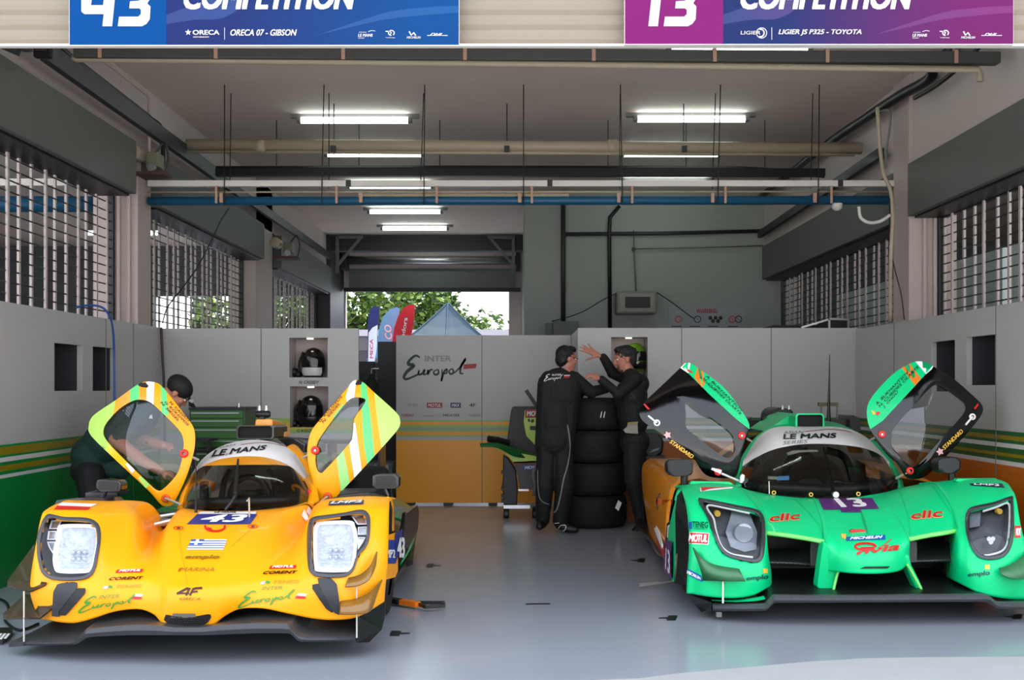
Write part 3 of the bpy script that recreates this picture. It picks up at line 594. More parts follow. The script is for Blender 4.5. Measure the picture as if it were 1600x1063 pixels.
# ================================================================ signs over the opening
YS = 5.70
def R5(a, b, c, d, dy=0): return R(a, b, c, d, YS, dy)
M_sblue = mat('sign_blue', (.0,.23,.45), .8, var=.03, spec=.1); M_spurple = mat('sign_purple', (.41,.10,.34), .8, var=.03, spec=.1); M_stxt = mat('sign_white', (.70,.685,.69), .5)
def sign(x0, x1, xm, y1, num, nx, nw, car, marque, m0, g0, g1, lab, star):
    t = thing('pit_sign', lab, 'sign', P((x0+x1)/2, y1, YS))
    top = -95
    MB().box(P(x0, y1, YS), P(x1, top, YS)+Vector((0,.03,0))).build('board', M_white, t)
    MB().box(P(x0+.6, y1-1.6, YS-.003), P(xm, top, YS-.001)).build('number_field', m0, t)
    mg = ggrad(lab[:12]+'_fade', g0, g1, P(xm+100, 50, YS), P(x1-60, 40, YS), .8)
    MB().box(P(xm, y1-1.6, YS-.003), P(x1-.6, top, YS-.001)).build('name_field', mg, t)
    msw = ggrad(lab[:12]+'_swoosh', tuple(min(1, v+.06) for v in g0), tuple(min(1, v+.05) for v in g1), P(xm, 20, YS), P(x1, 20, YS), .5)
    D = lambda x, y: P(x, y, YS-.0035)
    m = MB(); a = spline([D(xm,38), D(xm+45,31), D(xm+80,30), D(xm+105,20), D(xm+120,5), D(xm+130,-20)], 5); b = spline([D(xm,23), D(xm+25,14), D(xm+60,2), D(xm+75,-6), D(xm+85,-14), D(xm+90,-20)], 5); m.grid([a, b])
    a = spline([D(xm+235,55), D(xm+290,42), D(xm+340,31), D(xm+400,24), D(x1-1,20)], 5); b = spline([D(xm+235,55), D(xm+300,33), D(xm+350,18), D(xm+410,11), D(x1-1,9)], 5); m.grid([a, b]); m.build('swoosh', msw, t)
    tx = lambda s, r, nm, sh=.2, bo=.03, mm=M_stxt: (lambda mb: (text3(mb, s, R5(*r, .0045), sh, bo), mb.build(nm, mm, t)))(MB())
    # squared racing numerals drawn as outlines
    m = MB()
    def stroke(pts, h=.003): m.slab([P(x, y, YS-.006) for x, y in pts], (0, h, 0))
    X = nx
    if num == '43':
        stroke([(X,-40),(X+22,-40),(X+22+2,8) if 0 else (X+15,8),(X+34,8),(X+37,-18),(X+54,-18),(X+48,41),(X+33,41),(X+35,22),(X+5,22),(X,18)])
        X += 57
    else:
        stroke([(X+1,41),(X+16,41),(X+25,-40),(X+10,-40)]); X += 25
    stroke([(X,41),(X+2,26),(X+32,26),(X+36,22),(X+36,15),(X+33,13),(X+18,13),(X+19,2),(X+33,1),(X+37,-3),(X+37,-14),(X+6,-14),(X+8,-29),(X+48,-29),(X+53,-24),(X+52,-4),(X+46,5),(X+51,10),(X+50,30),(X+45,37),(X+38,41)])
    m.build('number', M_stxt, t)
    tx('COMPETITION', (xm+27, -24, xm+297, 15), 'team_name', .25, .045, M_stxt)
    tx(car, (xm+100 if num == '43' else xm+86, 46, xm+(204 if num == '43' else 216), 56), 'car_name', .25, .03)
    MB().box(P(xm+(90.5 if num == '43' else 75.5), 62, YS-.005), P(xm+(91.3 if num == '43' else 76.3), 43, YS-.004)).build('divider', M_stxt, t)
    if star:
        tx('ORECA', (xm+41, 47, xm+83, 54.5), 'maker_mark', 0, .035); tx('MOTORSPORT', (xm+42, 57, xm+67, 59), 'maker_mark', 0, .03)
        m = MB(); m.slab([P(xm+34+5.2*(1 if k % 2 == 0 else .42)*math.sin(k*math.pi/5), 50.5-5.2*(1 if k % 2 == 0 else .42)*math.cos(k*math.pi/5), YS-.005) for k in range(10)], (0,.002,0)); m.build('maker_mark', M_stxt, t)
    else:
        tx('LIGIER', (xm+27, 48.5, xm+58, 54), 'maker_mark', .1, .01)
        m = MB(); V, Fc = ribbon([(xm+60+8*math.cos(a), 51.5+8*math.sin(a)) for a in [2*math.pi*k/28 for k in range(29)]], 1.2); m.add([D(x, y) for x, y in V], Fc)
        V, Fc = ribbon([(xm+58+6*math.cos(a), 51.5+6*math.sin(a)) for a in [-1.9+3.8*k/16 for k in range(17)]], 2.2); m.add([D(x, y) for x, y in V], Fc); m.build('maker_mark', M_stxt, t)
    o = x1-158
    tx('ASIAN', (o+1, 49.5, o+13, 51.3), 'partner_mark', .1, .0); tx('LE MANS', (o, 53, o+23, 57.5), 'partner_mark', .15, .04); tx('SERIES', (o, 58.5, o+10, 60.3), 'partner_mark', .1, .0)
    m = MB(); V, Fc = ribbon([(o+16,49.5),(o+21,47.6),(o+27,48.6)], .8); m.add([D(x, y) for x, y in V], Fc); m.build('partner_mark', M_stxt, t)
    m = MB(); V, Fc = ribbon([(o+43,49),(o+49,49),(o+52,51),(o+50,54)], 1.6); m.add([D(x, y) for x, y in V], Fc)
    V, Fc = ribbon([(o+52+4.5*math.cos(a), 51.5-4*math.sin(a)) for a in [-.9+.35*k for k in range(17)]], 1.6); m.add([D(x, y) for x, y in V], Fc); m.build('partner_mark', M_stxt, t)
    tx('TotalEnergies', (o+43, 58.3, o+58, 60), 'partner_mark', 0, .01)
    tx('MICHELIN', (o+76, 57, o+98, 60.5), 'partner_mark', .2, .03)
    m = MB(); V, Fc = ribbon([(o+80,49),(o+83,55),(o+87,51),(o+90,55.5)], 2.4); m.add([D(x, y) for x, y in V], Fc); m.build('partner_mark', M_stxt, t)
    tx('DHL', (o+112, 51.8, o+132, 56), 'partner_mark', .5, .04); MB().box(P(o+108,56,YS-.005), P(o+140,55,YS-.004)).build('partner_mark', M_stxt, t)
sign(108, 717.5, 260, 71.5, '43', 127, 0, 'ORECA 07 - GIBSON', '', M_sblue, (.09,.14,.33), (.01,.22,.42), 'blue pit sign with the number 43 hanging over the yellow car', True)
sign(976, 1583.5, 1130, 70, '13', 1012, 0, 'LIGIER JS P325 - TOYOTA', '', M_spurple, (.09,.14,.31), (.35,.09,.30), 'purple pit sign with the number 13 hanging over the green car', False)
# sectional shutter behind the signs
t = thing('front_shutter', 'cream slatted shutter rolled up behind the two signs', 'roller shutter', (0, 5.82, 3.05))
m = MB(); z0 = Z_at(69, 5.8); zz = z0; M_cream = mat('shutter_cream', (.50,.455,.395), .5, var=.04)
while zz < 4.2:
    m.add([(-4,5.80,zz),(4.5,5.80,zz),(4.5,5.79,zz+.02),(-4,5.79,zz+.02),(4.5,5.785,zz+.045),(-4,5.785,zz+.045),(4.5,5.795,zz+.07),(-4,5.795,zz+.07),(4.5,5.80,zz+.075),(-4,5.80,zz+.075)], [(0,1,2,3),(3,2,4,5),(5,4,6,7),(7,6,8,9)]); zz += .075
m.build('slat_curtain', M_cream, t)
MB().box((-4, 5.79, z0-.012), (4.5, 5.83, z0)).build('bottom_bar', M_white, t)
# black bracket and roller at the top left corner
t = thing('shutter_bracket', 'dark steel bracket and roller at the upper left edge by the sign', 'bracket', P(30,70,7.2))
MB().bar(P(-10,58,7.2), P(30,80,7.2), .05, .05).bar(P(2,72,7.2), P(30,84,7.2), .03, .03).build('arm', M_dark, t); MB().tube([P(-5,45,7.2), P(8,66,7.2), P(28,76,7.2)], .02, 8).build('cable', M_black, t)
MB().box(P(12,62,7.2), P(29,48,7.2)+Vector((0,.06,0))).build('housing', M_dark, t, bevel=.008); MB().tube([P(36,76,7.1), P(49,76,7.1)], .022, 12).build('roller', M_black, t)
# ================================================================ things along the back
# green tool cabinet
Y = 10.75; t = thing('tool_cabinet', 'green drawer cabinet standing behind the yellow car', 'tool cabinet', (X_at(340,Y), Y+.22, 0))
M_tg = mat('cabinet_green', (.24,.45,.20), .45)
MB().box((X_at(296,Y), Y, .08), (X_at(383,Y), Y+.45, Z_at(639,Y))).build('body', mat('cabinet_side', (.25,.33,.24), .5), t, bevel=.006)
MB().box((X_at(295,Y), Y-.01, Z_at(641,Y)), (X_at(384,Y), Y+.46, Z_at(637,Y))).build('top', M_dark, t)
ys = [642,654.5,668.5,686,706,726,746,766]
for a, b in zip(ys, ys[1:]):
    d = MB().box((X_at(298,Y), Y-.018, Z_at(b-1,Y)), (X_at(380,Y), Y, Z_at(a,Y))).build('drawer', M_tg, t, bevel=.003)
    MB().box((X_at(300,Y), Y-.032, Z_at(a+4.5,Y)), (X_at(374,Y), Y-.018, Z_at(a+2.8,Y))).build('handle', M_steel, d)
for s in (300, 378): MB().lathe((X_at(s,Y), Y+.1, .04), [(0,-.02),(.04,-.02),(.04,.02),(0,.02)], 12, 'X').build('caster', M_black, t)
MB().tube([P(373,640,Y+.05), P(373,630,Y+.05)], .012, 8).build('lock', M_steel, t)
Y = 10.5; t = thing('tool_trolley', 'small dark trolley with papers in front of the green cabinet', 'trolley', (X_at(320,Y), Y, 0))
for px in (308, 331): MB().bar((X_at(px,Y), Y-.1, 0), (X_at(px,Y), Y-.1, Z_at(684,Y)), .03, .03).build('post', M_dark, t)
for py in (686, 700, 740): MB().box((X_at(306,Y), Y-.15, Z_at(py,Y)-.02), (X_at(333,Y), Y+.15, Z_at(py,Y))).build('shelf', M_dark, t)
# things seen in the gap between the panels
Y = 14.2; o = MB().box((X_at(590,Y), Y, 0), (X_at(640,Y), Y+.6, Z_at(534,Y))).build('tall_cabinet', mat('cabinet_black', (.06,.07,.08), .4), bevel=.008); tag(o, 'tall black cabinet seen through the gap beside the emblem panel', 'cabinet')
Y = 14.6; t = thing('storage_rack', 'dark grey crate rack in the gap behind the left back panel', 'rack', (X_at(575,Y), Y, 0))
MB().box((X_at(548,Y), Y, .7), (X_at(586,Y), Y+.5, Z_at(565,Y))).build('crate', M_dark, t, bevel=.01); MB().box((X_at(548,Y), Y, 0), (X_at(592,Y), Y+.5, .7)).build('base', mat('rack_grey', (.3,.33,.34), .5), t)
Y = 14.0; t = thing('hanging_jacket', 'dark green jacket hanging in the gap between the panels', 'jacket', P(580,640,Y))
m = MB(); rows = [[P(580+sx*w, y, Y+.12*math.cos(a)-.02) for sx, a in [(math.sin(k*.628-1.57), k*.628-1.57) for k in range(11)]] for y, w in ((584,3),(592,7),(602,12),(640,13),(690,15),(702,14))]
m.grid(rows).build('cloth', mat('jacket_green', (.10,.15,.11), .8), t, smooth=True, solid=.02); MB().tube([P(580,584,Y), P(581,576,Y), P(584,576,Y)], .008, 6).bar(P(573,592,Y+.05), P(588,592,Y+.05), .02, .02).bar(P(584,576,Y), P(592,576,Y), .015, .015).build('hanger', M_steel, t)
Y = 13.9; t = thing('equipment_case', 'low grey case on the floor in the gap beside the right mirror', 'case', (X_at(595,Y), Y, 0))
MB().box((X_at(566,Y), Y-.2, .04), (X_at(616,Y), Y+.3, .42)).build('body', mat('case_grey', (.40,.45,.48), .5), t, bevel=.01); MB().box((X_at(565,Y), Y-.21, .42), (X_at(617,Y), Y+.31, .46)).build('lid', M_mid, t)
for k in (572, 590, 608): MB().box((X_at(k-2,Y), Y-.215, .36), (X_at(k+2,Y), Y-.2, .44)).build('latch', M_steel, t)
# flight case on top of the right panel
Y = 12.6; t = thing('flight_case', 'black flight case with silver edges above the right back panel', 'case', P(1285,512,Y))
MB().box((X_at(1297,Y), Y, 1.7), (X_at(1324,Y), Y+.5, Z_at(499,Y))).build('body', M_black, t); MB().box((X_at(1297,Y)-.5, Y+.52, 1.7), (X_at(1324,Y)-.02, Y+1.5, Z_at(500,Y)-.03)).build('lid', M_black, t)
for a, b in (((1295,498.5),(1326,499.5)), ((1295.5,498),(1295.5,514)), ((1325.5,499),(1325.5,514)), ((1252,512),(1296,499))): MB().bar(P(*a, Y-.01), P(*b, Y-.01), .02, .02).build('edge_trim', M_steel, t)
MB().box((X_at(1250,Y), Y, .0), (X_at(1324,Y), Y+1.5, 1.7)).build('stand', M_dark, t)
# blue air hose over the left panel
o = MB().tube(spline([P(118,481,9.4), P(140,477,9.5), P(160,481,9.55), P(172,496,9.5), P(177,520,9.3), P(178.5,560,9.2), P(179,625,9.2), P(178,700,9.2)], 6), .009, 8).build('air_hose', mat('hose_blue', (.12,.28,.55), .4), smooth=True); tag(o, 'thin blue air hose hanging over the left team panel', 'hose')
o = MB().tube(spline([P(252,512,11.22), P(254,560,11.22), P(256,600,11.22), P(257,700,11.22)], 4), .012, 8).build('cable', mat('cable_brown', (.22,.15,.14), .5), smooth=True); tag(o, 'dark cable running down the back left corner of the panels', 'cable')
# ================================================================ race cars: shared tools
class Skin:
    """outer surfaces of one car; stickers are laid on them along the line of sight they were measured on"""
    def __init__(s): s.v = []; s.f = []; s.t = None
    def add(s, mb): b = len(s.v); s.v += [Vector(q) for q in mb.v]; s.f += [[b+i for i in f] for f in mb.f]; s.t = None
    def hit(s, px, py, off=.003):
        if s.t is None: s.t = BVHTree.FromPolygons(s.v, s.f)
        d = (P(px, py, 1)-CAM).normalized(); p, n, i, dist = s.t.ray_cast(CAM, d)
        if p is None: return None
        if n.dot(d) > 0: n = -n
        return p+n*off
def lay(sk, mb, V, Fc, off=.003):
    """2-D mesh in picture units -> onto the skin"""
    H = [sk.hit(v[0], v[1], off+(.0006*v[2] if len(v) > 2 else 0)) for v in V]
    ok = [f for f in Fc if all(H[i] is not None for i in f)]
    idx = {}; vs = []
    for f in ok:
        for i in f:
            if i not in idx: idx[i] = len(vs); vs.append(H[i])
    mb.add(vs, [tuple(idx[i] for i in f) for f in ok]); return mb
def patchgrid(q, n=10, m=6):
    V = []; Fc = []
    for j in range(m+1):
        for i in range(n+1):
            p = bilin([Vector((*a, 0)) for a in q], i/n, j/m); V.append((p.x, p.y))
    for j in range(m):
        for i in range(n): a = j*(n+1)+i; Fc.append((a, a+1, a+n+2, a+n+1))
    return V, Fc
def sticker(sk, par, name, q, m, n=10, k=6, off=.003, label=None):
    """q: bottom-left, bottom-right, top-right, top-left in picture units"""
    mb = MB(); lay(sk, mb, *patchgrid(q, n, k), off); return mb.build(name, m, par, label=label) if mb.f else None
def refine(V, Fc, L):
    """split long triangles so lettering follows a curved skin"""
    V = [tuple(v) for v in V]; T = [(f[0], f[i], f[i+1]) for f in Fc for i in range(1, len(f)-1)]; mid = {}; out = []
    while T:
        t = T.pop(); e = [(math.dist(V[t[i]], V[t[(i+1) % 3]]), i) for i in range(3)]; l, i = max(e)
        if l <= L: out.append(t); continue
        a, b, c = t[i], t[(i+1) % 3], t[(i+2) % 3]; k = (min(a, b), max(a, b))
        if k not in mid: mid[k] = len(V); V.append(((V[a][0]+V[b][0])/2, (V[a][1]+V[b][1])/2, V[a][2]))
        T += [(a, mid[k], c), (mid[k], b, c)]
    return V, out
def word(sk, par, name, s, q, m, shear=.15, bold=.02, off=.005, space=1.0):
    V, Fc = glyphs(s, shear, bold, space); V = [(*bilin([Vector((*a, 0)) for a in q], u, v)[:2], k) for u, v, k in V]
    V, Fc = refine(V, Fc, 6)
    mb = MB(); lay(sk, mb, V, Fc, off); return mb.build(name, m, par) if mb.f else None
def rect(x0, y0, x1, y1, dy=0, sh=0): return [(x0, y1), (x1, y1+dy), (x1+sh, y0+dy), (x0+sh, y0)]
def script(sk, par, q, m, off=.005):
    V, Fc = script_strokes(); V = [bilin([Vector((*a, 0)) for a in q], u, v) for u, v in V]; mb = MB(); lay(sk, mb, [(v.x, v.y) for v in V], Fc, off); return mb.build('script_lettering', m, par)
def loop_lay(sk, lp, n=72, off=.004): return [sk.hit(p.x, p.y, off) for p in resample([(a[0], a[1], 0) for a in smooth2(lp)], n)]
def band_on(sk, mb, lpo, lpi, n=72, off=.004, th=.010):
    A = resample([(a[0], a[1], 0) for a in smooth2(lpo)], n); B = resample([(a[0], a[1], 0) for a in smooth2(lpi)], n)
    c = None; rings = []
    for k in range(5):
        rings.append([(A[i].lerp(B[i], k/4).x, A[i].lerp(B[i], k/4).y) for i in range(n)])
    last = None; V = []; ok = True
    for r in rings:
        for x, y in r:
            h = sk.hit(x, y, off) or last; last = h; V.append(h)
    Fc = [(k*n+i, k*n+(i+1) % n, (k+1)*n+(i+1) % n, (k+1)*n+i) for k in range(4) for i in range(n)]
    return mb.add(V, Fc)
def cut_faces(mb, polys):
    keep = []; km = []
    for f, m in zip(mb.f, mb.m):
        c = [sum(mb.v[i][k] for i in f)/len(f) for k in range(3)]; x, y = to_px(c)
        if not any(inpoly(x, y, p) for p in polys): keep.append(f); km.append(m)
    mb.f, mb.m = keep, km
def pts3(rows): return [[P(*q) for q in r] for r in rows]
def wheel(par, c, r, w, rim):
    t = MB(); pr = [(r*.62,-w/2),(r*.92,-w/2),(r*.985,-w*.42),(r,-w*.3),(r,w*.3),(r*.985,w*.42),(r*.92,w/2),(r*.62,w/2)]
    t.lathe(c, pr, 40, 'X'); o = t.build('tyre', M_rubber, par, auto=35)
    m = MB().lathe(c, [(0,w*.1),(r*.2,w*.15),(r*.5,w*.05),(r*.62,w*.4),(r*.64,w*.45),(r*.62,-w*.4),(0,-w*.1)], 30, 'X')
    for k in range(10):
        a = k*.6283; m.bar(Vector(c)+Vector((-w*.1, r*.15*math.cos(a), r*.15*math.sin(a))), Vector(c)+Vector((-w*.25, r*.6*math.cos(a), r*.6*math.sin(a))), .03, .02, (1,0,0))
    m.build('rim', rim, par, auto=35); return o
def clip2(poly, conv):
    """convex clip of a 2-D polygon"""
    ar = sum(conv[i][0]*conv[(i+1) % len(conv)][1]-conv[(i+1) % len(conv)][0]*conv[i][1] for i in range(len(conv))); c = conv if ar > 0 else conv[::-1]; out = poly
    for i in range(len(c)):
        a, b = c[i], c[(i+1) % len(c)]; inp = out; out = []
        side = lambda p: (b[0]-a[0])*(p[1]-a[1])-(b[1]-a[1])*(p[0]-a[0])
        for k in range(len(inp)):
            p, q = inp[k], inp[(k+1) % len(inp)]; sp, sq = side(p), side(q)
            if sp >= 0: out.append(p)
            if (sp >= 0) != (sq >= 0): t = sp/(sp-sq); out.append((p[0]+(q[0]-p[0])*t, p[1]+(q[1]-p[1])*t))
        if len(out) < 3: return []
    return out
class DoorMap:
    """raised door: picture outline put on its own gently curved sheet  Y = y0 + ax*(x-x0) + ay*(y-y0) + bulge"""
    def __init__(s, c, y0, ax, ay, bulge=0, r=90): s.c, s.y0, s.ax, s.ay, s.b, s.r = c, y0, ax, ay, bulge, r
    def at(s, x, y, off=0):
        dx, dy = x-s.c[0], y-s.c[1]; Y = s.y0+s.ax*dx+s.ay*dy+s.b*(dx*dx+dy*dy)/s.r**2
        return P(x, y, Y+off)
def door(par, nm, dm, outer, inner, base, th, paints, pane, label=None):
    n = 96; A = [(p.x, p.y) for p in resample([(a[0], a[1], 0) for a in smooth2(outer, 3)], n)]
    B = [(p.x, p.y) for p in resample([(a[0], a[1], 0) for a in smooth2(inner, 3)], n)]
    # pair the loops by angle about the window's centre so the band does not twist
    cx, cy = sum(p[0] for p in B)/n, sum(p[1] for p in B)/n
    k0 = min(range(n), key=lambda i: (math.atan2(B[i][1]-cy, B[i][0]-cx)-math.atan2(A[0][1]-cy, A[0][0]-cx)) % (2*math.pi) if True else 0)
    def sgn(L): return sum(L[i][0]*L[(i+1) % n][1]-L[(i+1) % n][0]*L[i][1] for i in range(n))
    if sgn(A)*sgn(B) < 0: B = B[::-1]
    k0 = min(range(n), key=lambda i: math.hypot(*[(B[i][k]-(cx, cy)[k])/max(1e-6, math.hypot(B[i][0]-cx, B[i][1]-cy))-(A[0][k]-(cx, cy)[k])/math.hypot(A[0][0]-cx, A[0][1]-cy) for k in (0, 1)]))
    B = B[k0:]+B[:k0]
    K = 5; rings = [[(A[i][0]+(B[i][0]-A[i][0])*k/K, A[i][1]+(B[i][1]-A[i][1])*k/K) for i in range(n)] for k in range(K+1)]
    m = MB(); V = []; Fc = []
    for r in rings: V += [dm.at(x, y, .006*(1 if r in (rings[0], rings[-1]) else 0)) for x, y in r]
    nf = len(V)
    for r in rings: V += [dm.at(x, y, th) for x, y in r]
    for k in range(K):
        for i in range(n):
            j = (i+1) % n; f = (k*n+i, k*n+j, (k+1)*n+j, (k+1)*n+i); Fc += [f, tuple(nf+q for q in f)[::-1]]
    for k in (0, K):
        for i in range(n): j = (i+1) % n; Fc.append((k*n+i, k*n+j, nf+k*n+j, nf+k*n+i))
    m.add(V, Fc); d = m.build('door', base, par, auto=35, label=label)
    for name, conv, mm in paints:
        mb = MB(); b = conv
        for k in range(K):
            for i in range(n):
                j = (i+1) % n; q = clip2([rings[k][i], rings[k][j], rings[k+1][j], rings[k+1][i]], conv)
                if q: mb.add([dm.at(x, y, -.002+.006*0) for x, y in q], [tuple(range(len(q)))])
        if mb.f: mb.build(name, mm, d)
    if pane:
        mb = MB(); C2 = [(cx+(x-cx)*1.02, cy+(y-cy)*1.02) for x, y in B]; Vp = []; Fp = []
        for k in range(7):
            f = k/6; Vp += [dm.at(cx+(x-cx)*f if k else cx+(x-cx)*.02, cy+(y-cy)*f if k else cy+(y-cy)*.02, th*.5-.01*(1-f*f)) for x, y in C2]
        for k in range(6):
            for i in range(n): j = (i+1) % n; Fp.append((k*n+i, k*n+j, (k+1)*n+j, (k+1)*n+i))
        mb.add(Vp, Fp); mb.build('window_pane', pane, d, smooth=True)
    return d
def dtext(dm, d, s, q, m, shear=.2, bold=.02, nm='lettering', off=-.005):
    V, Fc = glyphs(s, shear, bold); V = [(*bilin([Vector((*a, 0)) for a in q], u, v)[:2], k) for u, v, k in V]; mb = MB(); mb.add([dm.at(x, y, off-.0006*k) for x, y, k in V], Fc); return mb.build(nm, m, d)
def hinge(par, dm, x, y, x2, y2, Y2, mring, mrod):
    c = dm.at(x, y, -.006); t = MB(); t.lathe(c, [(.012,-.008),(.020,-.010),(.026,-.004),(.026,.01),(.012,.01)], 20, 'Y'); h = t.build('hinge_ring', mring, par, smooth=True)
    MB().tube([c+Vector((0,-.006,0)), P(x2, y2, Y2)], .008, 8).build('door_strut', mrod, par)
G_door = glass('door_glass', (.88,.90,.90), .1, .01, 1.0, 1.65); G_wind = glass('windscreen_glass', (.82,.82,.80), .1, .02, .7); G_lens = glass('lens_glass', (.93,.94,.95), .1, .02, .6)
M_carbon = mat('carbon', (.085,.085,.09), .33, var=.25, scale=60, coat=.3); M_bezel = mat('lamp_bezel', (.25,.25,.26), .35, var=.25, scale=50)
M_chrome = mat('lamp_chrome', (.88,.89,.92), .25, metal=.85, var=.05); M_drl = mat('running_light', (1,1,1), .4, emit=.55, ecol=(.97,.98,1)); M_lampw = mat('lamp_reflector', (.84,.85,.87), .3, var=.4, scale=45, metal=.2, bump=1)
M_vynb = mat('vinyl_black', (.06,.06,.06), .4); M_vynw = mat('vinyl_white', (.96,.945,.93), .4); M_vynr = mat('vinyl_red', (.83,.10,.07), .4); M_vync = mat('vinyl_cockpit', (.52,.49,.46), .8)
M_seat = mat('cockpit_grey', (.74,.69,.65), .7); M_alu = mat('brushed_rod', (.80,.78,.74), .3, metal=.5); M_ring = mat('hinge_red', (.92,.14,.12), .4)
# ================================================================ yellow car, number 43
P_abs = P; K = .955          # this car's measured depths, corrected for its ride height
def P(px, py, Y): return P_abs(px, py, Y*K)
S = lambda v: CAM+(Vector(v)-CAM)*K
YC = thing('race_car', 'yellow race car number 43 with striped raised doors, on the left', 'race car', (-1.68, 8.0, 0))
M_yel = mat('car_yellow', (1.0,.64,.0), .42, var=.015, coat=.15, spec=.3); M_ydk = mat('car_orange', (.97,.60,.02), .3, var=.02, coat=.5); M_lime = mat('car_lime', (.70,.86,.40), .35); M_grn = mat('car_green_stripe', (.36,.80,.45), .35); M_lgr = mat('car_pale_green', (.60,.84,.48), .35)
M_num = mat('number_navy', (.14,.18,.48), .4); M_gtx = mat('script_green', (.26,.55,.14), .4); M_faint = mat('sponsor_gold', (.72,.52,.10), .4); M_olive = mat('sponsor_brown', (.55,.42,.12), .4)
ysk = Skin()
C = [ # columns from the outer left side to the outer right side; each from the lower lip up and back
 [(134,950,6.75),(134,925,6.75),(134,900,6.75),(134,865,6.75),(134,830,6.78),(134,808,6.8),(140,795,6.85)],
 [(62,964,6.22),(51,930,6.2),(51,905,6.2),(57,865,6.22),(66,815,6.33),(74,799,6.42),(100,786,6.62)],
 [(78,970,6.06),(72,932,6.05),(70,905,6.07),(72,862,6.14),(80,808,6.3),(88,793,6.43),(112,783,6.72)],
 [(115,974,6.01),(110,935,5.99),(108,905,6.02),(108,860,6.12),(110,807,6.3),(116,792,6.45),(130,783,6.75)],
 [(148,966,6.01),(150,932,6.0),(148,905,6.04),(153,860,6.14),(150,810,6.32),(158,795,6.48),(165,784,6.75)],
 [(172,958,6.03),(174,930,6.03),(176,905,6.08),(183,860,6.22),(189,815,6.42),(194,797,6.55),(198,784,6.78)],
 [(198,953,6.05),(200,930,6.05),(200,903,6.11),(205,862,6.28),(213,822,6.48),(216,806,6.62),(218,797,6.86)],
 [(222,953,6.05),(222,930,6.06),(222,902,6.13),(225,870,6.32),(231,853,6.56),(236,842,6.76),(241,830,7.02)],
 [(242,962,6.03),(247,930,6.03),(245,900,6.13),(243,870,6.34),(246,850,6.56),(252,838,6.76),(258,826,7.02)],
 [(256,978,5.99),(263,930,5.98),(258,900,6.1),(257,855,6.36),(263,824,6.56),(272,806,6.78),(281,799,6.98)],
 [(275,979,5.97),(278,930,5.95),(280,900,6.07),(286,848,6.35),(292,818,6.58),(300,804,6.78),(312,799,6.98)],
 [(294,979,5.96),(295,930,5.94),(300,900,6.06),(320,850,6.36),(338,820,6.59),(350,805,6.78),(378,799,6.98)],
 [(313,979,5.97),(314,930,5.95),(330,900,6.07),(365,850,6.36),(388,820,6.59),(403,805,6.78),(448,795,6.98)],
 [(333,977,5.99),(342,930,5.99),(365,900,6.11),(405,855,6.37),(430,825,6.6),(446,808,6.78),(478,790,7.0)],
 [(352,963,6.03),(376,928,6.04),(400,900,6.14),(436,866,6.36),(456,843,6.58),(468,828,6.78),(488,808,7.02)],
 [(375,952,6.05),(402,928,6.06),(425,900,6.14),(456,866,6.32),(470,843,6.55),(479,827,6.76),(492,808,7.0)],
 [(410,951,6.04),(440,930,6.04),(458,903,6.08),(471,862,6.24),(479,820,6.45),(484,806,6.6),(491,793,6.86)],
 [(450,959,6.02),(465,930,6.01),(480,903,6.04),(482,860,6.17),(486,812,6.37),(494,793,6.52),(501,784,6.78)],
 [(490,967,6.0),(492,930,5.98),(493,903,6.02),(490,860,6.13),(495,808,6.31),(507,789,6.48),(515,780,6.75)],
 [(525,969,6.01),(526,932,5.99),(526,900,6.02),(529,855,6.12),(532,803,6.3),(541,785,6.45),(546,777,6.74)],
 [(560,964,6.06),(562,930,6.04),(562,897,6.06),(572,850,6.14),(575,803,6.3),(579,785,6.45),(580,776,6.7)],
 [(597,943,6.2),(599,915,6.18),(602,890,6.18),(604,850,6.22),(605,803,6.36),(606,787,6.5),(606,778,6.68)],
 [(600,940,6.3),(602,914,6.3),(604,890,6.3),(606,850,6.32),(607,806,6.44),(607.5,790,6.54),(608,781,6.7)]]
C = [[P(*q) for q in c] for c in C]
for c in C: c.append(c[-1]+Vector((0,.3,-.03)))
C = [spline(c, 7) for c in C]; rows = [spline([c[j] for c in C], 6) for j in range(len(C[0]))]
body = MB().grid(rows); ysk.add(body)
HLl = [(69,812),(77,805),(100,810),(130,811),(146,815),(155,825),(157,845),(153,870),(148,893),(138,904),(120,908),(95,908),(77,904),(66,893),(61,875),(59,860),(60,840),(65,820)]
HLr = [(485,817),(491,810),(510,807),(540,803),(560,799),(570,800),(577,808),(578,825),(576,845),(570,858),(561,868),(555,884),(549,896),(535,903),(500,903),(487,897),(483,880),(482,840)]
DUl = [(121,921),(134,920),(134,927),(104,961),(95,961),(93,954)]; DUr = [(489,915),(500,913),(524,950),(519,957),(510,951),(489,921)]
NGR = [(258,968),(261,960),(270,962),(300,964),(320,960),(328,959),(330,963),(325,972),(318,976),(294,978),(266,976)]
cut_faces(body, [scale_loop(HLl, .955), scale_loop(HLr, .955)])
yb = body.build('front_bodywork', M_yel, YC, smooth=True, solid=.012, label='yellow nose and front fenders')
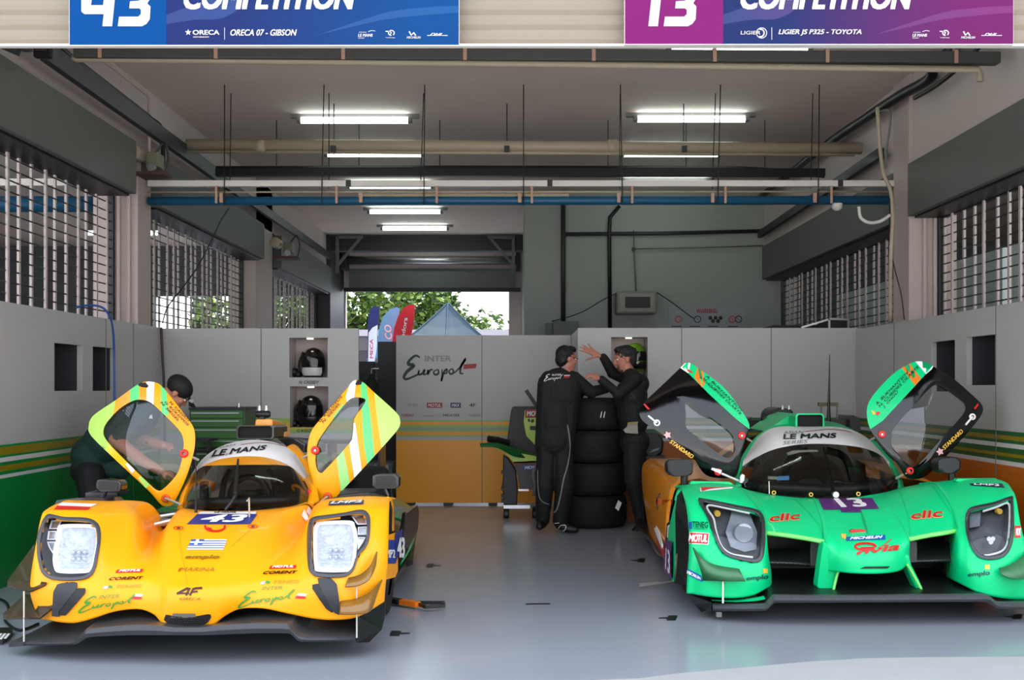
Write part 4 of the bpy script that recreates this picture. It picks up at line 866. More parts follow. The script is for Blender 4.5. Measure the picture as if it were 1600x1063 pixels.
def headlamp(par, sk, hl, drl, small, nm='headlight', ring_m=M_drl):
    t = MB(); band_on(sk, t, hl, scale_loop(hl, .90), off=.004); h = t.build(nm, M_bezel, par, smooth=True, solid=-.006)
    deep = lambda x, y, d: (lambda p: p+Vector((0, d, 0)))(sk.hit(x, y, 0) or P(x, y, 6.2))
    b = MB(); L0 = resample([(a[0], a[1], 0) for a in smooth2(scale_loop(hl, .95))], 40); n = 40
    V = [deep(p.x, p.y, 0) for p in L0]+[deep(p.x, p.y, .14) for p in L0]; b.add(V, [(i, (i+1) % n, n+(i+1) % n, n+i) for i in range(n)])
    cx, cy = sum(p.x for p in L0)/n, sum(p.y for p in L0)/n
    b.add([deep(cx, cy, .16)]+V[n:], [(0, 1+i, 1+(i+1) % n) for i in range(n)]); b.build('bucket', M_bezel, h)
    r = MB(); lp = resample([(a[0], a[1], 0) for a in smooth2(drl)], 60); li = resample([(a[0], a[1], 0) for a in smooth2(scale_loop(drl, .86))], 60)
    r.ring([deep(p.x, p.y, .045) for p in lp], [deep(p.x, p.y, .05) for p in li], (0,.02,0)); r.build('light_ring', ring_m, h)
    m = MB(); m2 = MB(); c = scale_loop(drl, .86); lc = resample([(a[0], a[1], 0) for a in smooth2(c)], 60); ccx, ccy = sum(p.x for p in lc)/60, sum(p.y for p in lc)/60
    V = []
    for k in range(7):
        f = k/6; V += [deep(ccx+(p.x-ccx)*max(f, .02), ccy+(p.y-ccy)*max(f, .02), .07+.05*(1-f*f)) for p in lc]
    m.add(V, [(k*60+i, k*60+(i+1) % 60, (k+1)*60+(i+1) % 60, (k+1)*60+i) for k in range(6) for i in range(60)]); m.build('reflector', M_lampw, h, smooth=True)
    for i in range(3):
        for j in range(2): MB().lathe(deep(ccx-9+i*9, ccy+8+j*11, .085), [(0,-.006),(.008,-.004),(.011,.004),(.011,.03)], 12, 'Y').build('lamp_unit', M_chrome, h, smooth=True)
    for s in small:
        q = MB().slab([deep(x, y, .06) for x, y in s], (0,.02,0)); q.build('side_lamp', M_chrome, h); 
        q = MB(); L1 = [deep(x, y, .052) for x, y in s]; L2 = [deep(x, y, .054) for x, y in scale_loop(s, .8)]; q.ring(L1, L2, (0,.006,0)); q.build('side_lamp_frame', M_vynw, h)
    g = MB(); V = []
    lg = resample([(a[0], a[1], 0) for a in smooth2(scale_loop(hl, .93))], 50); gx, gy = sum(p.x for p in lg)/50, sum(p.y for p in lg)/50
    for k in range(7): f = max(k/6, .02); V += [sk.hit(gx+(p.x-gx)*f, gy+(p.y-gy)*f, .001) for p in lg]
    g.add(V, [(k*50+i, k*50+(i+1) % 50, (k+1)*50+(i+1) % 50, (k+1)*50+i) for k in range(6) for i in range(50)]); g.build('lens', G_lens, h, smooth=True)
    return h
headlamp(YC, ysk, HLl, [(90,822),(140,822),(149,829),(149,850),(144,880),(139,893),(128,898),(88,898),(79,891),(77,872),(82,845),(84,830)], [[(74,815),(90,815),(84,829),(70,829)], [(69,832),(82,832),(80,846),(67,846)], [(67,849),(80,849),(76,868),(70,858)]])
headlamp(YC, ysk, HLr, [(490,821),(498,817),(545,816),(552,824),(556,840),(554,870),(551,890),(545,896),(496,896),(489,889),(487,860),(487,832)], [[(547,809),(565,804),(570,810),(571,822),(556,822)], [(557,826),(571,825),(570,838),(557,838)], [(556,842),(569,842),(565,850),(557,862)]])
# ducts and nose grille
for a, pl in ((DUl, [(84,962),(86,925),(92,914),(100,912),(122,912),(121,921),(94,955),(95,963)]), (DUr, [(497,906),(519,906),(526,914),(530,940),(530,960),(523,957),(518,951),(499,914)])):
    m = MB(); L = resample([(x, y, 0) for x, y in pl], 40); c = (sum(p.x for p in L)/40, sum(p.y for p in L)/40); V = []
    for k in range(5): f = max(k/4, .03); V += [ysk.hit(c[0]+(p.x-c[0])*f, c[1]+(p.y-c[1])*f, .006) or P(p.x, p.y, 6.0) for p in L]
    tri = [Vector((x, y, 0)) for x, y in pl]; mm = MB(); lay(ysk, mm, *refine([(p.x, p.y, 0) for p in L], [tuple(t) for t in tessellate_polygon([[Vector((p.x, p.y, 0)) for p in L]])], 5), .007)
    mm.build('duct_plate', M_dark, YC, solid=-.006)
    hon = lambda poly, dx, dy: [(x+(dx/2 if k % 2 else 0), y) for k, y in enumerate([min(p[1] for p in poly)+dy*i for i in range(int((max(p[1] for p in poly)-min(p[1] for p in poly))/dy)+1)]) for x in [min(p[0] for p in poly)+dx*i for i in range(int((max(p[0] for p in poly)-min(p[0] for p in poly))/dx)+1)]]
    def mesh_on(poly, nm, dx, dy, off=.006):
        mm = MB(); L = resample([(x, y, 0) for x, y in poly], 40); lay(ysk, mm, *refine([(p.x, p.y, 0) for p in L], [tuple(t) for t in tessellate_polygon([[Vector((p.x, p.y, 0)) for p in L]])], 5), off)
        o = mm.build(nm, M_black, YC, solid=-.004); m = MB(); inner = scale_loop(poly, .93)
        for x, y in hon(poly, dx, dy):
            h = ysk.hit(x, y, off+.001) if inpoly(x, y, inner) else None
            if h: m.lathe(h+Vector((0,-.003,0)), [(.0024,0),(.0042,0)], 6, 'Y')
        m.build('mesh_pattern', M_dark, o)
    mesh_on(a, 'duct_mesh', 2.5, 2.1)
mesh_on(NGR, 'nose_grille', 3.6, 3.1)
sticker(ysk, YC, 'nose_plate', [(269,964.5),(306,964),(305,958),(272,958)], mat('nose_plate_grey', (.42,.40,.37), .4), 6, 2, .010)
# splitter
E = [(18,1002.5,1009,6.12),(70,1002,1009,6.0),(113,1001,1008,5.95),(122,997,1006,5.93),(132,986,999,5.92),(140,983,996,5.91),(200,977,993,5.9),(245,977.5,993,5.88),(270,980.5,993,5.86),(294,981,993,5.86),(318,980.5,993,5.86),(345,977,992,5.88),(400,974,990,5.9),(447,975,990,5.91),(456,979,993,5.92),(466,990,1002,5.93),(480,995,1004,5.94),(520,995,1003.5,5.98),(556,994,1003,6.02)]
fr = [P(x, a, Y) for x, a, b, Y in E]; fb = [P(x, b, Y) for x, a, b, Y in E]
rise = [.0,.02,.04,.06,.09,.10,.10,.05,.02,.0,.02,.05,.11,.11,.10,.08,.06,.05,.04]
up = [Vector((max(f.x, -2.50*K), 6.35*K, .155+.57*r)) for f, r in zip(fr, rise)]; md = [f.lerp(u, .35)+Vector((0,0,-.004)) for f, u in zip(fr, up)]
bk = [Vector((f.x, 6.6*K, f.z-.012)) for f in fb]
m = MB().grid([[p for p in spline(q, 3)] for q in (bk, fb, [a.lerp(b, .5)+Vector((0,-.012,0)) for a, b in zip(fr, fb)], fr, md, up)]); m.build('splitter', mat('splitter_carbon', (.20,.20,.205), .38, var=.2, scale=50, bump=.1), YC, auto=50)
ysk.add(m)
m = MB().slab([P(557,962,6.05), P(602,941,6.3), P(601,966,6.28), P(596,985,6.2), P(577,1004,6.06), P(557,1005,6.02)], (.0,.02,0)); m.build('splitter_end_plate', M_carbon, YC)
m = MB().bar(P(18,1008,6.14), P(40,1006,6.06), .03, .02); m.build('splitter_foot', M_dark, YC)
for x, a, b, Y in ((37.5,924,1003,6.06), (557.5,917,997,6.0)): MB().tube([P(x, a, Y), P(x, b, Y)], .0045, 8).build('splitter_stay', M_alu, YC)
# dive planes
def plane3(par, pts, th, m, nm='dive_plane'):
    MB().slab([P(*q) for q in pts], th).build(nm, m, par, smooth=False)
M_plane = mat('dive_plane_carbon_sheen', (.23,.17,.12), .3, var=.2, scale=40, coat=.4)  # brown reflected sheen is put into the dark carbon colour
plane3(YC, [(54,850,6.5),(52,890,6.25),(56,908,6.12),(72,910,6.04),(70,914,6.04),(47,924,6.08),(30,921,6.16),(11,916,6.25),(12,907,6.35)], (0,.01,-.008), M_plane)
plane3(YC, [(38,929,6.45),(50,930,6.22),(58,942,6.12),(84,946,6.02),(82,950,6.02),(62,966,6.0),(6,967,6.12),(4,960,6.18),(20,946,6.3)], (0,.01,-.008), M_plane)
def dive_r(rows):
    m = MB().grid([spline([P(*q) for q in r], 6) for r in rows]); m.build('dive_plane', mat('dive_plane_yellow_reflection', (.52,.36,.12), .3, var=.12, scale=30, coat=.4), YC, smooth=True, solid=.008)  # bronze is the bodywork's yellow reflection, painted into dark carbon
dive_r([[(544,903,6.02),(562,898,6.0),(578,884,6.03),(590,862,6.12)], [(541,911,5.99),(562,908,5.97),(580,896,6.0),(589,872,6.1)], [(539,917,5.97),(560,914,5.95),(579,903,5.98),(588,884,6.08)]])
dive_r([[(531,939,6.0),(555,936,5.99),(580,924,6.03),(598,906,6.14)], [(531,951,5.97),(555,949,5.95),(577,942,5.99),(590,928,6.08)], [(531,960,5.95),(553,960,5.93),(574,958,5.95),(582,952,6.0)]])
# black louvres on the fender tops
for a, b in ((84,172), (500,592)):
    ya, yb_ = (790,789) if a < 200 else (788,778)
    m = MB(); t0 = [(a,ya),(a+5,ya-8),(a+35,ya-11.5),(b-12,yb_-10.5),(b,yb_)] if a < 200 else [(a,ya),(a+8,ya-8),(a+30,ya-12),(b-28,yb_-6),(b,yb_-1),(b,yb_+6),(a+40,ya)]
    if a < 200: t0 += [(b-20,yb_+5),(a+30,ya+3)]
    m.slab([P(x, y, 6.86) for x, y in t0], (0,.3,-.02)); 
    for k in range(5): m.box(P(a+20, 0, 6.9+.05*k)*0+Vector((P(a+18, 790, 6.9).x, 6.9+.05*k, P(a, ya-5, 6.9).z)), Vector((P(b-18, 790, 6.9).x, 6.91+.05*k, P(a, ya-12, 6.9).z)))
    m.build('fender_louvre', M_carbon, YC)
# cockpit: windscreen, visor, white band, roof, pillars
A0 = [(284,793,7.26),(300,797.5,7.1),(330,799.5,7.02),(360,800,7.0),(385,799,7.0),(420,797,7.0),(450,793,7.03),(470,789,7.1),(481,784,7.26)]
A1 = [(305,738,7.56),(318,729,7.5),(340,727.5,7.46),(362,727,7.44),(385,726.5,7.43),(415,726.5,7.44),(438,727,7.47),(456,731,7.52),(474,752,7.58)]
A05 = [((a[0]+b[0])/2-(4 if i < 2 else (-4 if i > 6 else 0)), (a[1]+b[1])/2-(3 if 1 < i < 7 else 0), (a[2]+b[2])/2-.05) for i, (a, b) in enumerate(zip(A0, A1))]
A2 = [(304,738.5,7.57),(318,728,7.58),(340,719,7.62),(364,714.5,7.66),(390,713,7.68),(415,715,7.66),(440,722,7.62),(458,732,7.6),(477,750,7.6)]
A3 = [(297,745,7.66),(315,719,7.84),(338,701.5,7.92),(362,692,7.98),(392,687.5,8.0),(422,690,7.98),(446,698.5,7.94),(465,714,7.86),(482,742,7.74)]
A25 = [((a[0]+b[0])/2, (a[1]+b[1])/2-(1 if 0 < i < 8 else 0), (a[2]+b[2])/2-.03) for i, (a, b) in enumerate(zip(A2, A3))]
A4 = [(305,760,8.3),(328,730,8.5),(345,711,8.6),(365,701,8.65),(394,697,8.65),(424,698,8.65),(446,705,8.6),(461,722,8.5),(474,752,8.3)]
def patch(par, nm, rws, m, sk=None, ku=6, kv=6, **k):
    mb = MB().grid(surf(pts3(rws), ku, kv)); 
    if sk: sk.add(mb)
    return mb.build(nm, m, par, smooth=True, **k)
patch(YC, 'windscreen', [A0, A05, A1], G_wind)
patch(YC, 'sun_visor_strip', [A1, [((a[0]+b[0])/2, (a[1]+b[1])/2, (a[2]+b[2])/2-.004) for a, b in zip(A1, A2)], A2], M_yel)
patch(YC, 'roof_band', [A2, A25, A3], M_vynw, ysk, label='white roof band')
patch(YC, 'roof', [A3, [((a[0]+b[0])/2, (a[1]+b[1])/2-.5, (a[2]+b[2])/2) for a, b in zip(A3, A4)], A4], M_yel, None, solid=.01)
for pil in ([[(276,797,7.34),(280,795,7.28),(285,793.5,7.25)],[(283,772,7.46),(288,768,7.38),(293,767,7.36)],[(295,748,7.62),(299,744,7.58),(305,738,7.555)]],
            [[(481,785,7.25),(489,787,7.24),(499,783,7.3)],[(482,766,7.42),(488,762,7.4),(494,758,7.46)],[(475,750,7.58),(481,744,7.62),(487,736,7.72)]],
            [[(481,744,7.72),(486,738,7.74),(492,742,7.8)],[(468,716,7.86),(474,710,7.92),(480,716,7.98)],[(448,698,7.95),(458,694,8.05),(466,698,8.2)]]):
    patch(YC, 'roof_pillar', pil, M_yel, solid=.02)
# cowl between the windscreen foot and the pillars
patch(YC, 'cowl', [[(258,826,7.04),(281,800,7.0),(330,801,7.0),(385,800.5,6.99),(450,795,7.0),(482,788,7.02),(492,808,7.02)], [(262,826,7.2),(281,796,7.26),(330,799,7.06),(385,798.5,7.03),(450,792,7.06),(484,785,7.26),(497,806,7.2)]], M_yel)
word(ysk, YC, 'roof_lettering', 'LE MANS', [(331,715),(416,703.5),(417,697),(334,705)], M_vynb, .2, .02)
word(ysk, YC, 'roof_lettering', 'ASIAN', [(333,704),(368,696.5),(368,694.5),(334,700)], M_inkg, .1, .0)
word(ysk, YC, 'roof_lettering', 'SERIES', [(328,717),(363,711),(364,708),(330,713)], M_inkg, .1, .0)
mb = MB(); V, Fc = ribbon([(p.x, p.y) for p in spline([(376,696,0),(392,693.5,0),(415,692.5,0),(432,695,0),(446,698.5,0)], 5)], .6); lay(ysk, mb, V, Fc, .004); mb.build('roof_lettering', M_inkr, YC)
# interior
tub = MB().grid(pts3([[(282,806,7.3),(330,812,7.3),(385,812,7.3),(450,806,7.3),(483,797,7.3)], [(290,800,8.6),(330,800,8.6),(385,800,8.6),(440,798,8.6),(470,795,8.6)], [(315,720,8.7),(345,703,8.7),(390,700,8.7),(440,704,8.7),(462,722,8.7)]])); tub.build('cockpit_tub', M_vync, YC)
m = MB().tube(spline([P(300,790,7.35), P(340,786,7.2), P(390,785,7.18), P(440,783,7.2), P(472,780,7.35)], 5), .035, 10); m.build('dashboard', M_black, YC, smooth=True)
m = MB(); m.lathe(P(390,775,7.65), [(.10,-.012),(.125,-.02),(.14,0),(.125,.02),(.10,.012)], 28, 'Y'); m.box(P(376,780,7.64), P(404,766,7.66)); m.build('steering_wheel', M_black, YC, smooth=True)
pr = [(325,0),(335,-30),(360,-46),(395,-50),(425,-44),(443,-24),(448,0)]
patch(YC, 'seat', [[(x, 790+y*.9, 8.15) for x, y in pr], [(x+(390-x)*.18, 790+y*.75, 8.05) for x, y in pr], [(x+(390-x)*.6, 792+y*.35, 8.2) for x, y in pr]], M_seat, solid=.02)
for x in (345, 432): MB().tube(spline([P(x,790,7.9), P(x+(392-x)*.1,755,7.95), P(x+(392-x)*.3,735,8.0)], 5), .02, 8).build('roll_hoop', M_dark, YC)
MB().box(P(330,768,7.7), P(336,754,7.72)).build('switch', M_orange, YC)
MB().box(P(312,783,7.5), P(326,752,7.54)).build('display', M_dark, YC)
# wiper, aerials, pitot
MB().tube([P(352,797,7.0), P(362,785,7.02), P(368,775,7.05)], .010, 6).tube([P(368,775,7.05), P(370,745,7.28), P(372,718,7.5)], [.014,.012,.006], 6).build('wiper', M_black, YC)
MB().tube([P(306,806,6.86), P(306,790,6.86), P(306,720,6.86)], [.012,.004,.003], 6).build('aerial', M_black, YC); MB().tube([P(390,815,6.72), P(389,778,6.7)], .005, 6).tube([P(389,779,6.7), P(386,783,6.62)], .004, 6).build('pitot_tube', M_alu, YC)
# roof intake, camera
t = MB(); fo = [(371,686),(369,683),(369,669),(372,665.5),(424,665),(428,668),(428,683),(425,686)]; fi = scale_loop(fo, .9); n = 8
def depth_slab(lo, Y0, Y1, sh): return [P(x, y, Y0) for x, y in lo], [P(x, y, Y0)*1+Vector((sh, Y1-Y0, -.01)) for x, y in lo]
a, b = depth_slab(fo, 8.05, 8.5, .0); ai = [P(x, y, 8.05) for x, y in fi]; t.add(a+b+ai, [(i, (i+1) % n, n+(i+1) % n, n+i) for i in range(n)]+[(i, (i+1) % n, 2*n+(i+1) % n, 2*n+i) for i in range(n)]); t.build('roof_intake', M_carbon, YC)
MB().slab([P(x, y, 8.08) for x, y in fi], (0,.02,0)).build('intake_opening', mat('deep_black', (.02,.02,.022), .8), YC)
MB().slab([P(x, y, 8.2) for x, y in [(398,668),(399,657),(402,655.5),(423,655),(426,657),(426,668)]], (0,.3,-.02)).build('camera_base', M_ydk, YC, bevel=.006)
MB().tube([P(400,647.5,8.25), P(404,647.5,8.25), P(419,647.5,8.25), P(422,647.5,8.25)], [.02,.026,.026,.02], 14).box(P(406,657,8.23), P(415,650,8.28)).build('camera', M_black, YC, auto=40)
for x in (405.5, 416): MB().tube([P(x,643,8.25), P(x,634,8.25)], [.010,.007], 8).build('aerial_stub', M_vynw, YC)
MB().slab([P(x, y, 8.4) for x, y in [(428,683),(428,670),(434,665),(441,666),(446,683)]], (0,.2,0)).build('intake_fairing', M_ydk, YC, bevel=.006)
MB().slab([P(x, y, 8.75) for x, y in [(432,685),(450,683),(466,687),(478,694),(476,708),(450,700)]], (0,.9,-.05)).build('engine_cover', M_carbon, YC, bevel=.02)
# nose stickers
sticker(ysk, YC, 'number_plate', [(292,820),(391,820),(402,804.5),(308,804.5)], M_num, 14, 4)
sticker(ysk, YC, 'number_plate', [(309,804),(399,804),(401,800.5),(313,800.5)], M_vynw, 12, 2)
word(ysk, YC, 'number', '43', [(311,817.5),(383,817.5),(388,806),(318,806)], M_vynw, .25, .03)
word(ysk, YC, 'lettering', 'LE MANS', [(334,802.8),(369,802.8),(369,801.2),(336,801.2)], M_inkb, .2, .03)
mb = MB(); V, Fc = ribbon([(336+15.5*math.cos(a), 824+7*math.sin(a)) for a in [-.35+3.85*k/22 for k in range(23)]], 3.2); lay(ysk, mb, V, Fc); mb.build('crest', M_vynr, YC)
sticker(ysk, YC, 'crest', [(326,831),(333,831),(330,826),(323,825)], M_vynr, 3, 3, .004)
mb = MB(); q = [(291.5,860),(349,860),(354.5,844),(299,844)]
for k in range(9):
    if k % 2 == 0: pass
sticker(ysk, YC, 'greek_flag', q, M_vynw, 10, 6, .003)
bl = lambda u0, v0, u1, v1: [(lambda p: (p.x, p.y))(bilin([Vector((*a, 0)) for a in q], u, v)) for u, v in ((u0,v0),(u1,v0),(u1,v1),(u0,v1))]
M_fblue = mat('flag_blue_print', (.20,.33,.66), .4)
for k in (1, 3, 5, 7):
    u0 = .0 if k < 4 else .36; v0 = k/9; sticker(ysk, YC, 'greek_flag_stripe', bl(u0, v0+.012, 1, v0+.085), M_fblue, 8, 1, .005)
for u0, u1 in ((0,.14),(.23,.37)):
    for v0, v1 in ((.46,.63),(.80,.99)): sticker(ysk, YC, 'greek_flag_canton', bl(u0, v0, u1, v1), M_fblue, 3, 2, .005)
word(ysk, YC, 'sponsor_lettering', 'emplo', rect(288,869,342,876,0,3), M_olive, .1, .03)
word(ysk, YC, 'sponsor_lettering', 'MARINA', rect(280,888,334,894,0,3), M_olive, .15, .0)
sticker(ysk, YC, 'sponsor_flash', [(278,894),(281,894),(284,888.5),(281,888.5)], M_vynr, 2, 2)
m = MB(); lay(ysk, m, *ribbon([(277,928.5),(293,920.5),(297,920),(291,931)], 3.4), .005); lay(ysk, m, *ribbon([(279,927.8),(296,927.8)], 2.6), .005); lay(ysk, m, *ribbon([(297,931),(302,921.5),(306,920.5),(316,919.8)], 3.2), .005); lay(ysk, m, *ribbon([(300,926),(309,925)], 2.4), .005); m.build('sponsor_lettering', mat('sponsor_maroon', (.23,.05,.02), .4), YC)
word(ysk, YC, 'sponsor_lettering', 'ORECA', rect(281,934,313,938,0,1), M_olive, .1, .01)
for (x, y, dy) in ((180,890,-2), (420,884,-2)):
    sticker(ysk, YC, 'sponsor_field', [(x+(0 if x < 300 else 0),y+6),(x+42,y+5),(x+44,y),(x+3,y+1)], M_vynr, 6, 2)
    word(ysk, YC, 'sponsor_lettering', 'MOTUL', [(x+5,y+5),(x+39,y+4.2),(x+41,y+1),(x+7,y+1.6)], M_vynw, .2, .04)
    x2, y2 = (169, 902) if x < 300 else (410, 893)
    word(ysk, YC, 'sponsor_lettering', 'CORENT', [(x2,y2+6),(x2+54,y2+4.5),(x2+56,y2),(x2+3,y2+1.5)], mat('sponsor_maroon', (.23,.05,.02), .4), .15, .035)
    x3, y3 = (180, 914) if x < 300 else (426, 907)
    word(ysk, YC, 'sponsor_lettering', 'TENEG', [(x3,y3+6),(x3+40,y3+4.5),(x3+42,y3),(x3+2,y3+1)], M_faint, .1, -.0)
    sticker(ysk, YC, 'sponsor_flash', [(x3-20,y3+7),(x3-13,y3+7),(x3-11,y3+2),(x3-18,y3+3)], mat('flash_lilac', (.72,.70,.82), .4), 2, 2); sticker(ysk, YC, 'sponsor_flash', [(x3-11,y3+5),(x3-5,y3+6),(x3-4,y3+2),(x3-10,y3+1)], M_gtx, 2, 2)
    xs, ys_ = (122, 926) if x < 300 else (371, 918)
    script(ysk, YC, [(xs,ys_+34),(xs+104,ys_+(18 if x < 300 else 21)),(xs+108,ys_-2),(xs+8,ys_+6)], M_gtx)
    xi, yi = (154, 934) if x < 300 else (409, 921); word(ysk, YC, 'sponsor_lettering', 'INTER', [(xi,yi+2),(xi+32,yi),(xi+34,yi-5),(xi+2,yi-3.5)], M_gtx, .1, 0)
    fx, fy = (204, 929) if x < 300 else (460, 928); fl = [(fx,fy+7),(fx+20,fy+9.5) if x > 300 else (fx+20,fy+7),(fx+20,fy+1),(fx+6,fy-.5)]
    sticker(ysk, YC, 'sponsor_flash', [(fx+1,fy+7.5),(fx+17,fy+8),(fx+18,fy+4),(fx+4,fy+3)], M_vynr, 4, 2); sticker(ysk, YC, 'sponsor_flash', [(fx+4,fy+3),(fx+18,fy+4),(fx+20,fy+.5),(fx+7,fy-.5)], M_vynw, 4, 2)
sticker(ysk, YC, 'polish_flag', [(84,797),(138,797.5),(142,793),(90,791)], M_vynr, 8, 2); sticker(ysk, YC, 'polish_flag', [(90,791),(142,793),(152,788.5),(96,786)], M_vynw, 8, 2)
sticker(ysk, YC, 'class_sticker', [(513,791),(568,789),(569,782),(515,784)], mat('class_navy', (.12,.15,.25), .4), 8, 2); word(ysk, YC, 'class_lettering', 'LMP2', [(516,789),(565,787),(566,783.5),(518,785.5)], M_vynw, .2, .03)
for x, y in ((279,826), (395,823.5)):
    mb = MB(); V, Fc = ribbon([(x+7.5*math.cos(a), y+2.4*math.sin(a)) for a in [2*math.pi*k/20 for k in range(21)]], 1.1); lay(ysk, mb, V, Fc); mb.build('bonnet_catch', M_vynr, YC); sticker(ysk, YC, 'bonnet_pin', rect(x-2.5,y-1,x+2.5,y+1), M_dark, 2, 2)
for ln in ([(281,828),(282,850),(285,870),(290,895),(293,914)], [(394,826),(380,838),(370,847),(361,855)]):
    mb = MB(); lay(ysk, mb, *ribbon([(p.x, p.y) for p in spline([(a, b, 0) for a, b in ln], 4)], .5), .002); mb.build('panel_line', M_olive, YC)
for q in ([(470,806),(478,816),(483,812),(475,796)], [(478,800),(484,808),(486,797),(481,792)]): sticker(ysk, YC, 'warning_sticker', q, M_vynw, 3, 3, .004)
MB().slab([P(x, y, 7.36) for x, y in [(481,766),(484,765),(489,770),(485,774),(481,773)]], (0,.01,0)).build('door_tape', M_ring, YC)
# right flank behind the fender: slit, endplate with number, rear fender
m = MB().slab([P(599,835,6.34), P(601,806,6.5), P(605,788,6.6), P(609,784,6.7), P(612,800,6.62), P(611,833,6.5)], (.0,.05,0)); m.build('fender_slit', M_black, YC)
m = MB().grid(pts3([[(607,776,6.68),(612,779,6.8),(616,790,6.95)], [(609,800,6.66),(613,802,6.78),(616.5,806,6.95)], [(610,829,6.66),(615,830,6.78),(617.5,828,6.95)]])); m.build('fender_strip', M_yel, YC, smooth=True, solid=.01)
SX = -.735*K
def flank(px, Z):   # point on the car's flat side plane
    Y = SX*F/(px-CX); return Vector((SX, Y, Z))
zf = lambda px, py: flank(px, CH-(py-CY)*abs(SX)/abs(px-CX))
m = MB().add([zf(600,907), zf(618,902), zf(622,893), zf(622,834), zf(617,833), zf(599.5,838)], [(0,1,2,3,4,5)]); m.build('side_panel', M_yel, YC)
def zq(a, b, c, d, o=.004): return [v+Vector((o,0,0)) for v in (zf(a,d), zf(c,d), zf(c,b), zf(a,b))]
MB().add(zq(599.5,844,616,881,.004), [(0,1,2,3)]).build('class_field', mat('class_blue', (.10,.22,.55), .4), YC); m = MB(); text3(m, 'LMP2', zq(596,859,615,872,.007), 0, .03); m.build('class_lettering', M_vynw, YC)
MB().add([v+Vector((.004,0,0)) for v in (zf(616.5,882), zf(622,868), zf(627,850), zf(628,826), zf(616.5,835))], [(0,1,2,3,4)]).build('number_field', M_num, YC); m = MB(); text3(m, '43', zq(618.5,840,630,872,.008), 0, .05); m.build('number', M_vynw, YC)
# rear fender, sidepod, floor and rear wheel
rs = Vector((0,0,0)); m = MB()
RF = [[(-.82,8.2,.09),(-.75,8.25,.22),(-.77,8.3,.36),(-.95,8.4,.42),(-1.25,8.5,.38)],[(-.82,8.8,.09),(-.77,8.8,.22),(-.82,8.85,.38),(-1.05,8.9,.42),(-1.3,8.9,.36)],[(-.88,9.8,.10),(-.84,9.8,.2),(-.93,9.8,.33),(-1.14,9.8,.40),(-1.35,9.8,.36)],[(-.92,10.5,.12),(-.90,10.5,.2),(-1.0,10.5,.30),(-1.2,10.5,.38),(-1.4,10.5,.34)]]
m.grid(surf([[S(q) for q in r] for r in RF], 4, 4)); m.build('rear_fender', mat('car_deep_green', (.02,.58,.30), .3, coat=.5), YC, smooth=True, solid=.012)
m = MB().slab([zf(628,850), zf(636,802), zf(652,790), zf(655,800), zf(653,828), zf(638,858)], (-.03,0,0)); m.build('rear_deflector', M_carbon, YC)
MB().slab([zf(620,798)+Vector((-.02,0,0)), zf(640,794)+Vector((-.02,0,0)), zf(652,788)+Vector((-.3,0,.0)), zf(620,788)+Vector((-.3,0,0))], (0,0,-.01)).build('rear_shelf', M_mid, YC)
mirF = [[(-2.58,7.6,.12),(-2.62,7.6,.4),(-2.4,7.7,.52),(-2.2,7.8,.5)],[(-2.6,8.8,.12),(-2.62,8.8,.4),(-2.4,8.9,.6),(-2.1,8.9,.6)],[(-2.6,10.5,.12),(-2.6,10.5,.4),(-2.4,10.5,.6),(-2.0,10.5,.6)]]
MB().grid(surf([[S(q) for q in r] for r in mirF], 4, 4)).build('rear_fender', MATS['car_deep_green'], YC, smooth=True, solid=.012)
MB().slab([S(q) for q in ((-2.5,6.6,.05),(-.82,6.6,.05),(-.80,8.5,.05),(-.98,10.6,.05),(-2.4,10.6,.05))], (0,0,.035)).build('floor_plate', M_carbon, YC)
MB().slab([S(q) for q in ((-.80,8.4,.09),(-.76,8.5,.09),(-.90,10.5,.09),(-.98,10.5,.09))], (0,0,-.04)).build('side_skirt', M_carbon, YC)
for c in ((-2.32,6.84,.336), (-.90,6.84,.336)): wheel(YC, Vector(c), .335, .30, M_dark)
for c in ((-2.28,9.65,.35), (-1.24,9.65,.35)): wheel(YC, Vector(c), .349, .32, M_dark)
MB().grid(surf([[S(q) for q in r] for r in [[(-2.1,8.0,.5),(-1.68,8.0,.62),(-1.25,8.0,.5)],[(-2.0,8.7,.6),(-1.68,8.7,.80),(-1.3,8.7,.6)],[(-1.9,10.4,.55),(-1.68,10.4,.66),(-1.4,10.4,.55)]]], 4, 4)).build('engine_deck', M_carbon, YC, smooth=True)
MB().box(S((-2.3,10.55,.84)), S((-1.25,10.85,.87))).build('rear_wing', M_carbon, YC); MB().box(S((-1.70,10.4,.6)), S((-1.66,10.7,.85))).build('wing_pylon', M_carbon, YC)
for x in (-2.32, -1.25): MB().box(S((x,10.45,.55)), S((x+.02,10.9,.9))).build('wing_end_plate', M_carbon, YC)
# suspension seen in the left gap
m = MB()
for a, b in (((216,826,7.05),(300,806,7.2)), ((222,812,7.2),(285,802,7.3)), ((215,822,7.3),(292,818,7.1))): m.tube([P(*a), P(*b)], .012, 6)
m.build('wishbone', M_alu, YC); MB().slab([P(x, y, 7.3) for x, y in [(214,808),(245,800),(285,799),(284,808),(250,812),(222,816)]], (0,.05,0)).build('tub_side', mat('tub_green', (.18,.24,.18), .4), YC, bevel=.01); MB().slab([P(x, y, 7.2) for x, y in [(222,816),(250,811),(282,811),(280,822),(224,824)]], (0,.05,0)).build('tub_side', M_mid, YC, bevel=.01)
